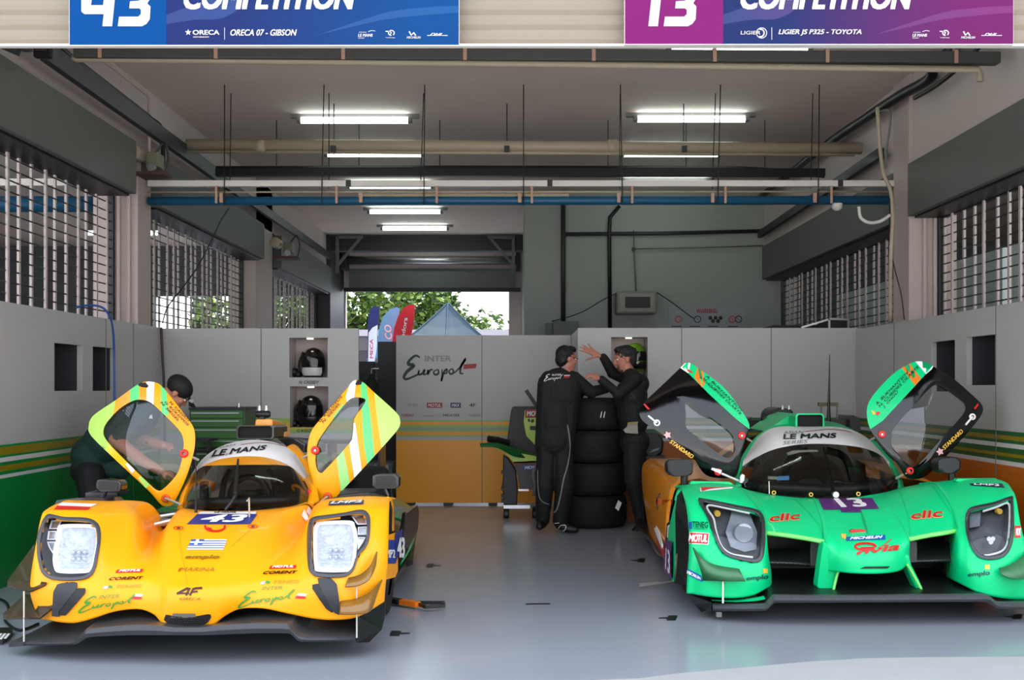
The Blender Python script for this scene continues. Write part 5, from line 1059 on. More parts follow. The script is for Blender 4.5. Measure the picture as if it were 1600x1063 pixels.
# mirrors
for pts, st in (([(149,752),(155,749),(186,751),(190,757),(188,768),(154,769),(149,764)], ((165,768),(160,779))), ([(582,744),(587,742),(618,741),(623,747),(623,760),(618,764),(586,764),(582,760)], ((601,763),(606,775)))):
    o = MB().slab([P(x, y, 7.05) for x, y in pts], (0,.12,-.005)).build('wing_mirror', M_carbon, YC, bevel=.012); MB().tube([P(*st[0], 7.08), P(*st[1], 7.08)], .014, 8).build('mirror_stalk', M_carbon, YC)
    MB().slab([P(x, y, 7.045) for x, y in scale_loop(pts, .78)], (0,.004,0)).build('mirror_bezel', M_black, o)
# doors
DL = DoorMap((225,690), 7.45, -.0006, -.0008, .07)
lo = [(138.6,666),(141,656),(150,646),(183,624),(214,601.5),(228.6,596.5),(244,598),(254,605),(272,627),(290,650),(302,667),(305,683.5),(303,706),(292,743.5),(273,784),(266,790.5),(255,791),(246,783),(231,766),(185,723),(142,681)]
li = [(162,671),(170,656.6),(188,638),(209,626),(223.5,625),(236,629.7),(254,646),(278,670),(285.5,683),(287,698),(282,728),(273,746),(254.5,765),(246,766.5),(236,759),(200,724),(166,688)]
stripes = [('door_stripe', [(100,560),(188,560),(184,640),(170,690),(165,720),(100,720)], M_lime), ('door_stripe', [(203,560),(218,560),(217,640),(203,650)], M_grn), ('door_stripe', [(229,560),(243,560),(239.5,640),(229,640)], M_vynw),
    ('door_stripe', [(251,590),(259,600),(263,650),(252,648)], M_grn), ('door_stripe', [(196,726),(206,716),(216,728),(206,740)], M_vynw), ('door_stripe', [(216,748),(228,738),(240,752),(228,764)], M_lime), ('door_stripe', [(188,560),(203,560),(203,650),(184,642)], M_ydk), ('door_stripe', [(218,560),(229,560),(229,645),(217,640)], M_ydk)]
M_lf = ggrad('door_lime_fade', (.72,.87,.40), (1.0,.72,.08), DL.at(166,690), DL.at(186,708), .35)
stripes.append(('door_stripe', [(140,720),(166,688),(200,724),(190,740)], M_lf))
d = door(YC, 'door', DL, lo, li, M_yel, .035, stripes, G_door, 'left raised door with stripes')
for k, (s, a, b) in enumerate((('N. CASSIDY', (264,629),(296,661)), ('G. KOLOVOS', (256.5,629),(293,666)), ('N. SIEGEL', (250,629.5),(278,659)))):
    dx, dy = b[0]-a[0], b[1]-a[1]; L = math.hypot(dx, dy); nx, ny = dy/L*3.7, -dx/L*3.7; dtext(DL, d, s, [a, b, (b[0]+nx, b[1]+ny), (a[0]+nx, a[1]+ny)], M_vynb, .2, .01)
MB().slab([DL.at(x, y, -.006) for x, y in [(215,602),(219,598),(227,598),(232,603),(230,606),(221,605)]], (0,.006,0)).build('door_latch', M_black, d)
hinge(YC, DL, 287.5,709, 310,719,7.5, M_ring, M_alu); hinge(YC, DL, 259,779, 281,788,7.25, mat('hinge_orange', (.90,.30,.05), .4), M_alu)
DR = DoorMap((550,690), 7.45, .0006, -.0008, .07)
ro = [(556,594),(567.7,597.5),(582,611),(619.4,645),(625,656.6),(624.6,665),(618,676),(575,724),(528,774),(512,789),(499,785),(492,765),(487,745),(481,721),(480.7,696),(487,673),(501.4,654.5),(540.7,609),(549,598)]
ri = [(553,621.4),(567.7,622.4),(571,627),(563.5,640),(553.5,655),(551,681.4),(545,694),(507.6,735),(500.4,739),(495,733),(493,714.6),(496,692),(511.8,667),(540.7,629.7)]
stripes = [('door_stripe', [(583,600),(640,600),(640,690),(596,700),(590,660)], M_lime), ('door_stripe', [(562.5,590),(572,596),(580,660),(586,720),(575,735),(568,690)], M_grn), ('door_stripe', [(552,662),(555,661),(565,735),(554,750),(546,697)], M_vynw),
    ('door_stripe', [(526,716),(536,702),(548,760),(534,780)], M_lgr), ('door_stripe', [(540,620),(550,590),(557,590),(553,625),(543,632)], M_vynw), ('door_stripe', [(521,651),(536,632),(541,636),(523,662)], M_grn)]
d = door(YC, 'door', DR, ro, ri, M_yel, .035, stripes, G_door, 'right raised door with broad lime corner')
for s, a, b in (('G. KOLOVOS', (500,660),(535,620)), ('N. SIEGEL', (505,662),(532,631))):
    dx, dy = b[0]-a[0], b[1]-a[1]; L = math.hypot(dx, dy); nx, ny = dy/L*4, -dx/L*4; dtext(DR, d, s, [a, b, (b[0]+nx, b[1]+ny), (a[0]+nx, a[1]+ny)], M_vynb, .2, .01)
MB().slab([DR.at(x, y, -.006) for x, y in [(555,600),(559,594),(566,596),(564,601),(557,602)]], (0,.006,0)).build('door_latch', M_black, d)
hinge(YC, DR, 492.5,704, 473,716,7.75, M_ring, M_alu); hinge(YC, DR, 512,776, 500,786,7.3, mat('hinge_orange', (.90,.30,.05), .4), M_alu)
P = P_abs
# loose things on the floor by this car
t = thing('tow_handle', 'black and yellow handle lying on the floor beside the yellow car', 'handle', P(640,950,7.1)*1)
zz = .03; g3 = lambda x, y: CAM+(P(x, y, 1)-CAM)*((CH-zz)/(CH-P(x, y, 1).z))
MB().bar(g3(600,936), g3(626,941), .05, .03).build('shaft', M_black, t); MB().bar(g3(625,940), g3(653,945), .05, .03).build('grip_band', M_orange, t)
m = MB().bar(g3(652,943), g3(666,949), .016, .02).bar(g3(664,949), g3(695,947), .016, .02).bar(g3(694,947), g3(693,942), .016, .02).bar(g3(693,942), g3(655,942), .014, .02); m.build('head', M_black, t)
t = thing('floor_ramp', 'black and white striped ramp end at the lower left edge', 'ramp', P(0,1000,5.95))
g4 = lambda x, y, z=.0: (lambda q: CAM+(q-CAM)*((CH-z)/(CH-q.z)))(P(x, y, 1))
MB().slab([g4(-30,1010,.0), g4(4,1008), g4(20,994), g4(19,989), g4(-30,990)], (0,0,.03)).build('body', M_black, t)
for k in range(5): MB().slab([g4(-16+7*k,993-.4*k,.035) if 0 else g4(-22+7*k,1003-1.2*k,.033), g4(-18+7*k,1003-1.2*k,.033), g4(-8+6*k,991,.033), g4(-12+6*k,991,.033)], (0,0,.003)).build('stripe', M_vynw, t)
o = MB().tube(spline([g4(-5,935,.01), g4(10,942,.01), g4(14,958,.01), g4(8,970,.01), g4(30,985,.01), g4(60,975,.01)], 5), .008, 6).build('floor_cable', M_black); tag(o, 'black cable lying on the floor at the foot of the left panel', 'cable')
# ================================================================ green car, number 13
K = .95
def P(px, py, Y): return P_abs(px, py, Y*K)
GC = thing('race_car', 'green race car number 13 with black inner doors raised, on the right', 'race car', (2.12, 9.0, 0))
M_gr = mat('car_mint', (.0,.79,.485), .42, var=.015, coat=.15, spec=.3); M_gfade = mat('car_lime_edge', (.48,.86,.42), .38, var=.03)
M_purp = mat('number_purple', (.36,.13,.42), .4); M_olv = mat('dive_plane_olive', (.20,.42,.26), .35, coat=.2); M_mich = mat('tyre_maker_blue', (.10,.33,.62), .4); M_gold = mat('decal_gold', (.93,.72,.25), .4); M_amb = mat('sidepod_amber', (.90,.55,.04), .3, coat=.4)
M_gdk = mat('car_mint_edge', (.02,.62,.35), .4)
gsk = Skin()
FL = [ [(1100,915,7.9),(1100,880,7.9),(1100,850,7.9),(1100,820,7.9),(1098,790,7.9),(1092,772,7.95),(1088,762,8.0)],
 [(1073,926,7.2),(1074,895,7.2),(1076,868,7.2),(1076,830,7.25),(1072,793,7.4),(1066,770,7.6),(1064,761,7.8)],
 [(1085,929,7.1),(1088,895,7.08),(1094,866,7.08),(1095,825,7.15),(1092,783,7.35),(1088,767,7.55),(1086,756.5,7.8)],
 [(1110,933,7.03),(1112,897,7.02),(1117,869,7.04),(1119,828,7.13),(1118,785,7.35),(1114,767,7.55),(1110,755,7.8)],
 [(1145,935,7.0),(1147,902,6.99),(1150,876,7.02),(1152,834,7.12),(1152,790,7.35),(1149,771,7.55),(1145,758,7.8)],
 [(1175,931,7.02),(1177,905,7.0),(1180,881,7.03),(1182,839,7.13),(1180,797,7.36),(1174,776,7.6),(1166,765,7.9)],
 [(1196,921,7.08),(1197,903,7.06),(1197,880,7.08),(1196.5,842,7.18),(1193,806,7.42),(1185,781,7.68),(1172,768,8.0)],
 [(1206,914,7.3),(1205,893,7.28),(1201,868,7.28),(1198,838,7.28),(1196,808,7.45),(1188,783,7.7),(1176,769,8.02)],
 [(1200,908,7.7),(1199,890,7.7),(1196,862,7.7),(1194,836,7.6),(1193,812,7.6),(1187,786,7.8),(1178,771,8.05)]]
FR = [ [(1475,900,7.7),(1477,875,7.7),(1480,858,7.7),(1482,836,7.6),(1483,806,7.6),(1474,778,7.8),(1462,757,8.0)],
 [(1487,906,7.25),(1489,880,7.2),(1490,860,7.2),(1492,833,7.24),(1488,800,7.43),(1475,775,7.68),(1462,756,7.97)],
 [(1505,915,7.08),(1507,890,7.05),(1508,868,7.07),(1508,832,7.16),(1505,797,7.38),(1492,770,7.64),(1479,753,7.93)],
 [(1530,927,7.0),(1532,897,6.99),(1532,875,7.02),(1530,832,7.12),(1528,790,7.35),(1520,766,7.57),(1510,750,7.82)],
 [(1560,934,7.0),(1562,897,6.99),(1558,872,7.02),(1558,828,7.12),(1555,784,7.35),(1550,762,7.55),(1540,748.5,7.8)],
 [(1590,937,7.08),(1592,895,7.05),(1588,868,7.07),(1583,825,7.15),(1578,777,7.35),(1572,761,7.55),(1561,750,7.75)],
 [(1622,935,7.2),(1618,890,7.2),(1607,865,7.2),(1594,828,7.25),(1585,783,7.38),(1579,768,7.52),(1569,756,7.75)],
 [(1560,920,7.9),(1558,885,7.9),(1550,860,7.9),(1540,828,7.9),(1535,795,7.9),(1533,775,7.9),(1532,762,7.9)]]
def loft(par, nm, cols, m, cuts=(), back=True, sk=gsk, kc=6, kr=6, **k):
    c3 = [[P(*q) for q in c] for c in cols]
    if back:
        for c in c3: c.append(c[-1]+Vector((0,.3,-.03)))
    c3 = [spline(c, kr) for c in c3]; mb = MB().grid([spline([c[j] for c in c3], kc) for j in range(len(c3[0]))]); sk.add(mb); cut_faces(mb, cuts)
    return mb.build(nm, m, par, smooth=True, solid=.012, **k)
HGl = [(1091,783),(1097,781),(1125,786),(1158,793),(1178,797),(1188.6,803),(1193,814),(1194.5,835),(1192,866),(1188,877),(1178,880),(1155,876),(1138,871),(1126,861),(1117,843),(1106,812)]
HGr = [(1581,777),(1583,786),(1582.5,830),(1578,856),(1567,871),(1547,875.5),(1529,872),(1518,857),(1511,837),(1509,814),(1513,799),(1524,793),(1556,786)]
loft(GC, 'front_fender', FL, M_gr, [scale_loop(HGl, .955)]); loft(GC, 'front_fender', FR, M_gr, [scale_loop(HGr, .955)])
k0 = [(1197,832,7.27),(1195,808,7.44),(1187,782,7.69),(1174,768,8.0)]; k1 = [(1230,836,7.2),(1225,812,7.42),(1215,789,7.7),(1202,774,7.97)]; k2 = [(1262,841,7.15),(1258,813,7.4),(1250,793,7.65),(1240,778.5,7.93)]; k3 = [(1287,846,7.12),(1284,815,7.38),(1278,795,7.62),(1270,780,7.92)]
k5 = [(1450,836,7.17),(1437,808,7.4),(1420,785,7.67),(1402,770,7.95)]; k6 = [(1475,832,7.2),(1465,802,7.42),(1450,777,7.68),(1430,762,7.98)]; k7 = [(1496,828,7.27),(1488,798,7.44),(1474,772,7.7),(1460,756,8.0)]
n0 = [(1284,890,7.17),(1286,868,7.14)]+k3; n1 = [(1303,893,7.06),(1306,868,7.03),(1309,846,7.09),(1306,815,7.36),(1299,795,7.6),(1292,780,7.92)]
n15 = [(1330,896,6.97),(1332,868,6.97),(1331,845,7.06),(1324,815,7.35),(1315,795,7.59),(1307,780,7.92)]
n2 = [(1360,897,6.94),(1361,868,6.95),(1356,843,7.05),(1342,815,7.35),(1331,795,7.59),(1322,780,7.92)]; n25 = [(1385,896,6.97),(1386,868,6.97),(1380,843,7.06),(1363,815,7.35),(1350,795,7.59),(1338,779,7.92)]
n3 = [(1406,892,7.04),(1405,866,7.03),(1400,842,7.1),(1382,813,7.36),(1367,794,7.6),(1353,778,7.92)]; n4 = [(1421,880,7.16),(1421,862,7.14),(1420,842,7.13),(1405,812,7.38),(1391,790,7.63),(1378,776,7.93)]
loft(GC, 'bonnet', [k0, k1, k2, k3], M_gr); loft(GC, 'bonnet', [n4[2:], k5, k6, k7], M_gr)
loft(GC, 'nose', [[(1290,888,7.45),(1290,866,7.4),(1290,848,7.4),(1287,818,7.5),(1281,797,7.68),(1272,781,7.95)], n0, n1, n15, n2, n25, n3, n4, [(1415,878,7.45),(1415,862,7.4),(1415,846,7.4),(1403,814,7.5),(1389,792,7.68),(1376,777,7.95)]], M_gr)
# pale raised lip along the bonnet edges, nose underside
for cs in ((k0, k1, k2, k3), (n4[2:], k5, k6, k7)):
    MB().tube(spline([P(*c[0])+Vector((0,-.004,-.004)) for c in cs], 6), .014, 8).build('bonnet_lip', M_gfade, GC, smooth=True)
MB().grid(surf(pts3([[(1284,890,7.16),(1303,893,7.05),(1360,897,6.94),(1406,892,7.03),(1421,880,7.15)],[(1286,888,7.5),(1305,889,7.5),(1355,890,7.5),(1400,888,7.5),(1415,880,7.5)]]), 5, 3)).build('nose_underside', M_gdk, GC, smooth=True)
# nose legs
for L in ([(1287,846),(1283,870),(1277,917),(1282,923),(1291.6,926.5),(1300,925.6),(1304,910),(1307,898.5),(1313,889),(1308,868)], [(1410,866),(1417,888),(1423,902),(1434,926),(1444,923.5),(1436,906),(1425,884.6),(1421,868)]):
    MB().slab([P(x, y, 7.08+.0008*(y-880)) for x, y in L], (0,.10,0)).build('nose_leg', M_gr, GC, bevel=.012)
MB().tube(spline([P(1313,888,7.05), P(1308,899,7.07), P(1302,924,7.07)], 5), .008, 8).build('leg_edge', M_gfade, GC, smooth=True)
MB().tube(spline([P(1417,882,7.06), P(1425,895,7.07), P(1440,922,7.07)], 5), .008, 8).build('leg_edge', M_gfade, GC, smooth=True)
sticker(gsk, GC, 'nose_slot', [(1343,889),(1386,888.5),(1390,885),(1351,885.5)], M_black, 8, 2, .004)
# radiator intakes: carbon floor, mesh, black tunnel
MB().box(P(1190,838,7.8), P(1290,925,7.8)+Vector((0,.03,0))).build('intake_back', M_black, GC); MB().box(P(1412,835,7.8), P(1492,915,7.8)+Vector((0,.03,0))).build('intake_back', M_black, GC)
def weave(nm, col, a, ang=0):
    m = mat(nm, col, .3, coat=.3); n = m.node_tree.nodes; l = m.node_tree.links; b = n['Principled BSDF']
    w = n.new('ShaderNodeTexWave'); w.inputs['Scale'].default_value = a; w.bands_direction = 'DIAGONAL'; g = n.new('ShaderNodeNewGeometry'); l.new(g.outputs['Position'], w.inputs['Vector'])
    mx = n.new('ShaderNodeMix'); mx.data_type = 'RGBA'; mx.inputs[6].default_value = lin((.05,.05,.055)); mx.inputs[7].default_value = lin((.26,.26,.27)); l.new(w.outputs['Fac'], mx.inputs[0]); l.new(mx.outputs[2], b.inputs['Base Color']); return m
M_weave = weave('carbon_weave', (.1,.1,.1), 24)
MB().grid(surf(pts3([[(1200,858,7.6),(1240,858,7.6),(1268,860,7.6)],[(1200,868,7.45),(1240,868,7.45),(1266,870,7.45)],[(1203,878,7.3),(1240,879,7.3),(1266,881,7.3)],[(1203,884,7.33),(1240,885,7.33),(1266,887,7.33)]]), 4, 4)).build('intake_plate', M_weave, GC, smooth=True)
MB().grid(surf(pts3([[(1432,850,7.6),(1460,846,7.6),(1490,842,7.6)],[(1432,862,7.45),(1460,859,7.45),(1490,856,7.45)],[(1432,876,7.3),(1460,875,7.3),(1490,874,7.3)],[(1432,880,7.33),(1460,880,7.33),(1490,879,7.33)]]), 4, 4)).build('intake_plate', M_weave, GC, smooth=True)
for poly, Yg in ([(1266,858),(1275,847),(1287,848),(1286,884),(1266,884)], 7.28), ([(1420,848),(1428,846),(1433,858),(1432,878),(1421,880)], 7.28):
    o = MB().slab([P(x, y, Yg) for x, y in poly], (0,.01,0)).build('intake_mesh', M_black, GC); m = MB(); x0, x1 = min(p[0] for p in poly), max(p[0] for p in poly); y0, y1 = min(p[1] for p in poly), max(p[1] for p in poly)
    y = y0+1
    while y < y1: m.bar(P(x0+1,y,Yg-.003), P(x1-1,y,Yg-.003), .002, .002); y += 2.2
    x = x0+1
    while x < x1: m.bar(P(x,y0+1,Yg-.003), P(x,y1-1,Yg-.003), .002, .002); x += 2.2
    m.build('mesh_pattern', M_mid, o)
# splitter
E = [(1113,945,955,7.05),(1150,945.5,955.5,6.97),(1192,945.5,955,6.92),(1199,943,953,6.9),(1208,933.5,944,6.89),(1216,931.5,942.5,6.88),(1260,932,942.5,6.87),(1345,932,942,6.86),(1430,931,941.5,6.87),(1520,930.5,941,6.89),(1541,930.5,941,6.9),(1548,933,944,6.9),(1556,940,950,6.91),(1566,942.5,952,6.92),(1600,943,952.5,6.96),(1625,943,952.5,7.05)]
fr = [P(x, a, Y) for x, a, b, Y in E]; fb = [P(x, b, Y) for x, a, b, Y in E]; ctr = [(a+b)/2+Vector((0,-.02,0)) for a, b in zip(fr, fb)]
MB().grid([spline(q, 3) for q in ([f+Vector((0,.03,.0)) for f in fr], [f+Vector((0,.9,.02)) for f in fr])]).build('splitter_floor', M_black, GC)
m = MB().grid([spline(q, 3) for q in ([b+Vector((0,.6,0)) for b in fb], fb, ctr, fr, [f+Vector((0,.04,.002)) for f in fr])]); m.build('splitter', mat('splitter_worn', (.27,.27,.275), .45, var=.3, scale=40, bump=.15), GC, auto=50)
MB().slab([P(x, y, Y) for x, y, Y in [(1072,927,7.3),(1095,936,7.1),(1112,942,7.05),(1112,958,7.05),(1104,954,7.1),(1096,957,7.15),(1086,945,7.25)]], (0,.03,0)).build('splitter_end_plate', M_carbon, GC)
MB().tube([P(1129.5,905,6.99), P(1129.5,943,6.96)], .006, 8).build('splitter_stay', M_alu, GC); MB().box(P(1128,903,7.0), P(1132,901,6.98)).build('stay_mount', M_steel, GC)
MB().bar(P(1123,956,7.05), P(1123,964,7.05), .03, .03).build('splitter_foot', M_mid, GC)
m = MB().grid(surf(pts3([[(1112,939,7.02),(1150,941,6.98),(1190,938,6.98),(1208,930,7.0)],[(1112,937,7.1),(1150,937,7.05),(1190,932,7.05),(1210,922,7.15)]]), 5, 3)); m.build('splitter_kerb', M_gr, GC, smooth=True)
# headlights
def glamp(hl, drl, spots, refl):
    t = MB(); band_on(gsk, t, hl, scale_loop(hl, .88), off=.004); h = t.build('headlight', weave('lamp_weave', (.2,.2,.2), 60), GC, smooth=True, solid=-.006)
    deep = lambda x, y, d: (gsk.hit(x, y, 0) or P(x, y, 7.2))+Vector((0, d, 0))
    b = MB(); n = 40; L0 = resample([(a[0], a[1], 0) for a in smooth2(scale_loop(hl, .95))], n); cx, cy = sum(p.x for p in L0)/n, sum(p.y for p in L0)/n
    V = [deep(p.x, p.y, 0) for p in L0]+[deep(p.x, p.y, .12) for p in L0]; b.add(V, [(i, (i+1) % n, n+(i+1) % n, n+i) for i in range(n)]); b.add([deep(cx, cy, .13)]+V[n:], [(0, 1+i, 1+(i+1) % n) for i in range(n)]); b.build('bucket', mat('lamp_grey', (.34,.34,.35), .4, var=.2, scale=20), h)
    MB().tube([deep(p.x, p.y, .02) for p in spline([(a[0], a[1], 0) for a in drl], 4)], .0065, 8).build('light_strip', mat('lamp_strip_white', (.92,.92,.9), .3, emit=.15), h)
    for x, y, r, mm in spots: MB().lathe(deep(x, y, .05), [(0,-.004),(r,-.004),(r*1.1,.01),(r,.04),(0,.04)], 20, 'Y').build('lamp_unit', mm, h, auto=40)
    m = MB().slab([deep(x, y, .085) for x, y in refl], (0,.01,0)); m.build('reflector', mat('lamp_haze', (.66,.67,.70), .35, metal=.3, var=.15, scale=25), h)
    g = MB(); V = []
    for k in range(7): f = max(k/6, .02)*.985; V += [gsk.hit(cx+(p.x-cx)*f, cy+(p.y-cy)*f, .001) or deep(p.x, p.y, 0) for p in L0]
    g.add(V, [(k*n+i, k*n+(i+1) % n, (k+1)*n+(i+1) % n, (k+1)*n+i) for k in range(6) for i in range(n)]); g.build('lens', G_lens, h, smooth=True)
glamp(HGl, [(1172,803),(1140,796),(1113,790.5),(1106,792),(1107,798),(1116,812),(1120,832),(1128,854),(1142,866),(1160,870),(1177,872)], [(1123.5,804.5,.018,M_gold),(1165,835,.055,mat('lamp_haze', (.66,.67,.70), .35, metal=.3, var=.15, scale=25))], [(1148,802),(1176,806),(1188,835),(1186,862),(1168,866),(1146,858),(1138,835)])
glamp(HGr, [(1538,800),(1560,793),(1575,787),(1580,795),(1579,830),(1576,850),(1568,862),(1550,868),(1540,869)], [(1567.5,801,.016,M_gold),(1550.5,844,.014,M_chrome),(1556.5,844,.014,M_chrome),(1553.5,849,.014,M_chrome)], [(1524,800),(1542,799),(1540,825),(1524,828)])
# stickers
sticker(gsk, GC, 'number_plate', [(1287,797.5),(1374,796),(1363,779),(1278,779.5)], M_purp, 12, 4); sticker(gsk, GC, 'number_plate', [(1315,801.5),(1346,801.5),(1344,797),(1313,797.4)], M_purp, 4, 2, .004)
word(gsk, GC, 'number', '13', [(1311,794.5),(1357,793),(1345,780),(1302,780.5)], M_vynw, -.1, .03)
for q, sp in (([(1203,817),(1250,813),(1250,802),(1202,806)], 0), ([(1424,813),(1473,809),(1472,797),(1424,802)], 0)):
    word(gsk, GC, 'sponsor_outline', 'clic', [(q[0][0]-1,q[0][1]+1),(q[1][0]+1,q[1][1]+1),(q[2][0]+1,q[2][1]-1),(q[3][0]-1,q[3][1]-1)], mat('sponsor_peach', (.85,.72,.50), .4), .1, .045, .0035); word(gsk, GC, 'sponsor_lettering', 'clic', q, M_vynr, .1, .015, .006)
sticker(gsk, GC, 'tyre_maker_field', [(1322,846),(1383,844),(1383,836.5),(1322,840)], M_mich, 10, 3); word(gsk, GC, 'sponsor_lettering', 'MICHELIN', [(1328,845),(1378,842.5),(1379,838.5),(1329,841)], M_vynw, .2, .04); sticker(gsk, GC, 'tyre_maker_mark', [(1316,842),(1322,843),(1322,835),(1314,835)], M_gold, 3, 3)
m = MB(); V, Fc = ribbon([(1352+16*math.cos(a), 855-5.0*math.sin(a)) for a in [-.2+.33*k for k in range(18)]]+[(1345,857.5),(1366,857)], 3.4); lay(gsk, m, V, Fc, .005); m.build('sponsor_lettering', M_vynr, GC)
word(gsk, GC, 'sponsor_lettering', 'nvia', [(1338,868),(1404,860),(1406,849),(1336,862)], M_vynr, .15, .03)
m = MB(); V, Fc = ribbon([(p.x, p.y) for p in spline([(1372,857,0),(1380,853,0),(1388,847,0),(1392,843,0)], 5)], 1.4); lay(gsk, m, V, Fc, .004); m.build('sponsor_swoosh', M_vynr, GC)
MB().slab([P(x, y, 7.16) for x, y in [(1328,830),(1332,828),(1352,828),(1356,835),(1352,836),(1348,833),(1336,832),(1331,835)]], (0,.03,0)).build('tow_eye', M_vynr, GC, bevel=.004); MB().slab([P(x, y, 7.17) for x, y in [(1338,834),(1352,833),(1354,838),(1344,840)]], (0,.03,0)).build('tow_hollow', M_black, GC)
m = MB(); lay(gsk, m, *ribbon([(1345,797),(1350,815),(1356,835)], [1,3.5,1.5]), .004); m.build('bonnet_slit', M_gdk, GC)
for pts in ([(1146,757),(1160,766),(1180,790),(1192,806)], [(1403,764),(1412,785),(1420,815),(1422,842)], [(1455,757),(1475,785),(1490,810),(1496,826)], [(1240,779),(1262,800),(1280,822),(1287,840)]):
    m = MB(); lay(gsk, m, *ribbon([(p.x, p.y) for p in spline([(a, b, 0) for a, b in pts], 5)], .6), .002); m.build('panel_line', M_gdk, GC)
word(gsk, GC, 'sponsor_lettering', 'TENEG', rect(1082,816,1106,825,1,0), M_ink, .05, .01); word(gsk, GC, 'sponsor_lettering', 'ELEKTRO', rect(1084,825.5,1105,828,1,0), M_ink, .05, 0); sticker(gsk, GC, 'sponsor_flash', rect(1077,816,1081.5,827), M_mich, 2, 3)
sticker(gsk, GC, 'sponsor_field', rect(1077,832,1107,850,1.5,1), M_vynw, 6, 4, .003); sticker(gsk, GC, 'sponsor_field', rect(1077.5,833,1106,849,1.5,1), M_vynr, 6, 4, .0045); word(gsk, GC, 'sponsor_lettering', 'MOTUL', rect(1077.5,835.5,1105,847,1.2,1), M_vynw, .1, .045, .006)
sticker(gsk, GC, 'tyre_maker_field', [(1074.5,899),(1098,910),(1096,900),(1074.5,888)], M_mich, 6, 3); word(gsk, GC, 'sponsor_lettering', 'MICHELIN', [(1075,897),(1096,906.5),(1095,901.5),(1075,891.5)], M_vynw, .1, .04)
for x0, y0 in ((1166, 0), (1513, -6)):
    word(gsk, GC, 'sponsor_lettering', 'emplo', [(x0,909+y0),(x0+33,907+y0),(x0+33,897+y0),(x0,901+y0)], mat('sponsor_navy', (.05,.20,.28), .4), .05, .015)
    sticker(gsk, GC, 'sponsor_flash', rect(x0+26,889+y0,x0+33,896+y0), M_gold, 3, 3)
sticker(gsk, GC, 'italian_flag', [(1094,769),(1145,764),(1145,761.5),(1094,763)], M_vynw, 8, 1); sticker(gsk, GC, 'red_flash', [(1097,769),(1112,764),(1145,762.5),(1095,762.5)], M_vynr, 8, 2, .005)
sticker(gsk, GC, 'class_sticker', [(1517,759.5),(1570,763),(1566,756.5),(1515,756)], mat('class_navy', (.12,.15,.25), .4), 8, 2); word(gsk, GC, 'class_lettering', 'LMP3', [(1522,759),(1563,761.5),(1560,758),(1520,756.8)], M_vynw, .2, .02)
sticker(gsk, GC, 'sponsor_field', rect(1585,822,1594,841), M_vynr, 3, 3); word(gsk, GC, 'sponsor_lettering', 'MOT', rect(1586,826,1594,838), M_vynw, .1, .04)
# dive planes laid against the fender corners
def gdive(rows): MB().grid([spline([P(*q) for q in r], 6) for r in rows]).build('dive_plane', M_olv, GC, smooth=True, solid=.008)
gdive([[(1079,852,7.14),(1092,868,7.03),(1115,882,6.98),(1155,889,6.95)],[(1087,870,7.1),(1098,890,7.0),(1120,898,6.95),(1160,899,6.93)],[(1097,908,7.05),(1110,908,6.99),(1135,909,6.94),(1165,909,6.92)]])
gdive([[(1561,888,6.96),(1575,884,6.97),(1595,872,7.03),(1612,852,7.12)],[(1565,897,6.94),(1580,895,6.95),(1600,888,7.0),(1616,872,7.08)],[(1570,900,6.93),(1585,905,6.93),(1603,905,6.97),(1622,900,7.04)]])
# wheel-arch slot, tyre and rear part of the front fender
MB().slab([P(x, y, Y) for x, y, Y in [(1053,912,7.5),(1056,880,7.5),(1055,800,7.55),(1058,775,7.65),(1064,767,7.7),(1071,790,7.5),(1076,830,7.35),(1076,870,7.3),(1072,905,7.3),(1072,915,7.3)]], (.03,.1,0)).build('arch_liner', M_black, GC)
MB().slab([P(x, y, 7.48) for x, y in [(1055,912),(1056,866),(1068,862),(1070,911)]], (.02,.05,0)).build('tyre_blanket_board', mat('board_brown', (.42,.32,.24), .8), GC)
MB().slab([P(x, y, Y) for x, y, Y in [(1042,884,8.1),(1044,830,8.1),(1052,795,7.9),(1056,780,7.7),(1056,850,7.6),(1055,910,7.58),(1050,908,7.7)]], (.03,0,0)).build('fender_rear', M_gr, GC)
MB().slab([P(x, y, 7.75) for x, y in [(1054,782),(1058,769),(1068,762),(1072,770),(1062,774),(1058,784)]], (.02,.15,0)).build('arch_edge', M_gr, GC)
npt = [(1036,890,8.3),(1038,862,8.3),(1042,818,8.25),(1050,812,8.0),(1051,908,7.7),(1046,902,7.95)]
MB().slab([P(*q) for q in npt], (.02,0,0)).build('side_plate', mat('side_plate_dark', (.15,.10,.13), .5), GC)
sq = [P(1037,892,8.24), P(1050,905,7.68), P(1050,846,7.72), P(1040,844,8.24)]; MB().add([v+Vector((-.006,-.01,0)) for v in sq], [(0,1,2,3)]).build('number_field', M_purp, GC); m = MB(); text3(m, '13', [bilin([v+Vector((-.012,-.02,0)) for v in sq], u, v) for u, v in ((.35,.15),(.95,.1),(.95,.75),(.35,.8))], 0, .04); m.build('number', M_vynw, GC)
MB().add([P(1042,840,8.2), P(1050,842,7.9), P(1050,818,7.9), P(1043,822,8.2)], [(0,1,2,3)]).build('white_field', M_vynw, GC)
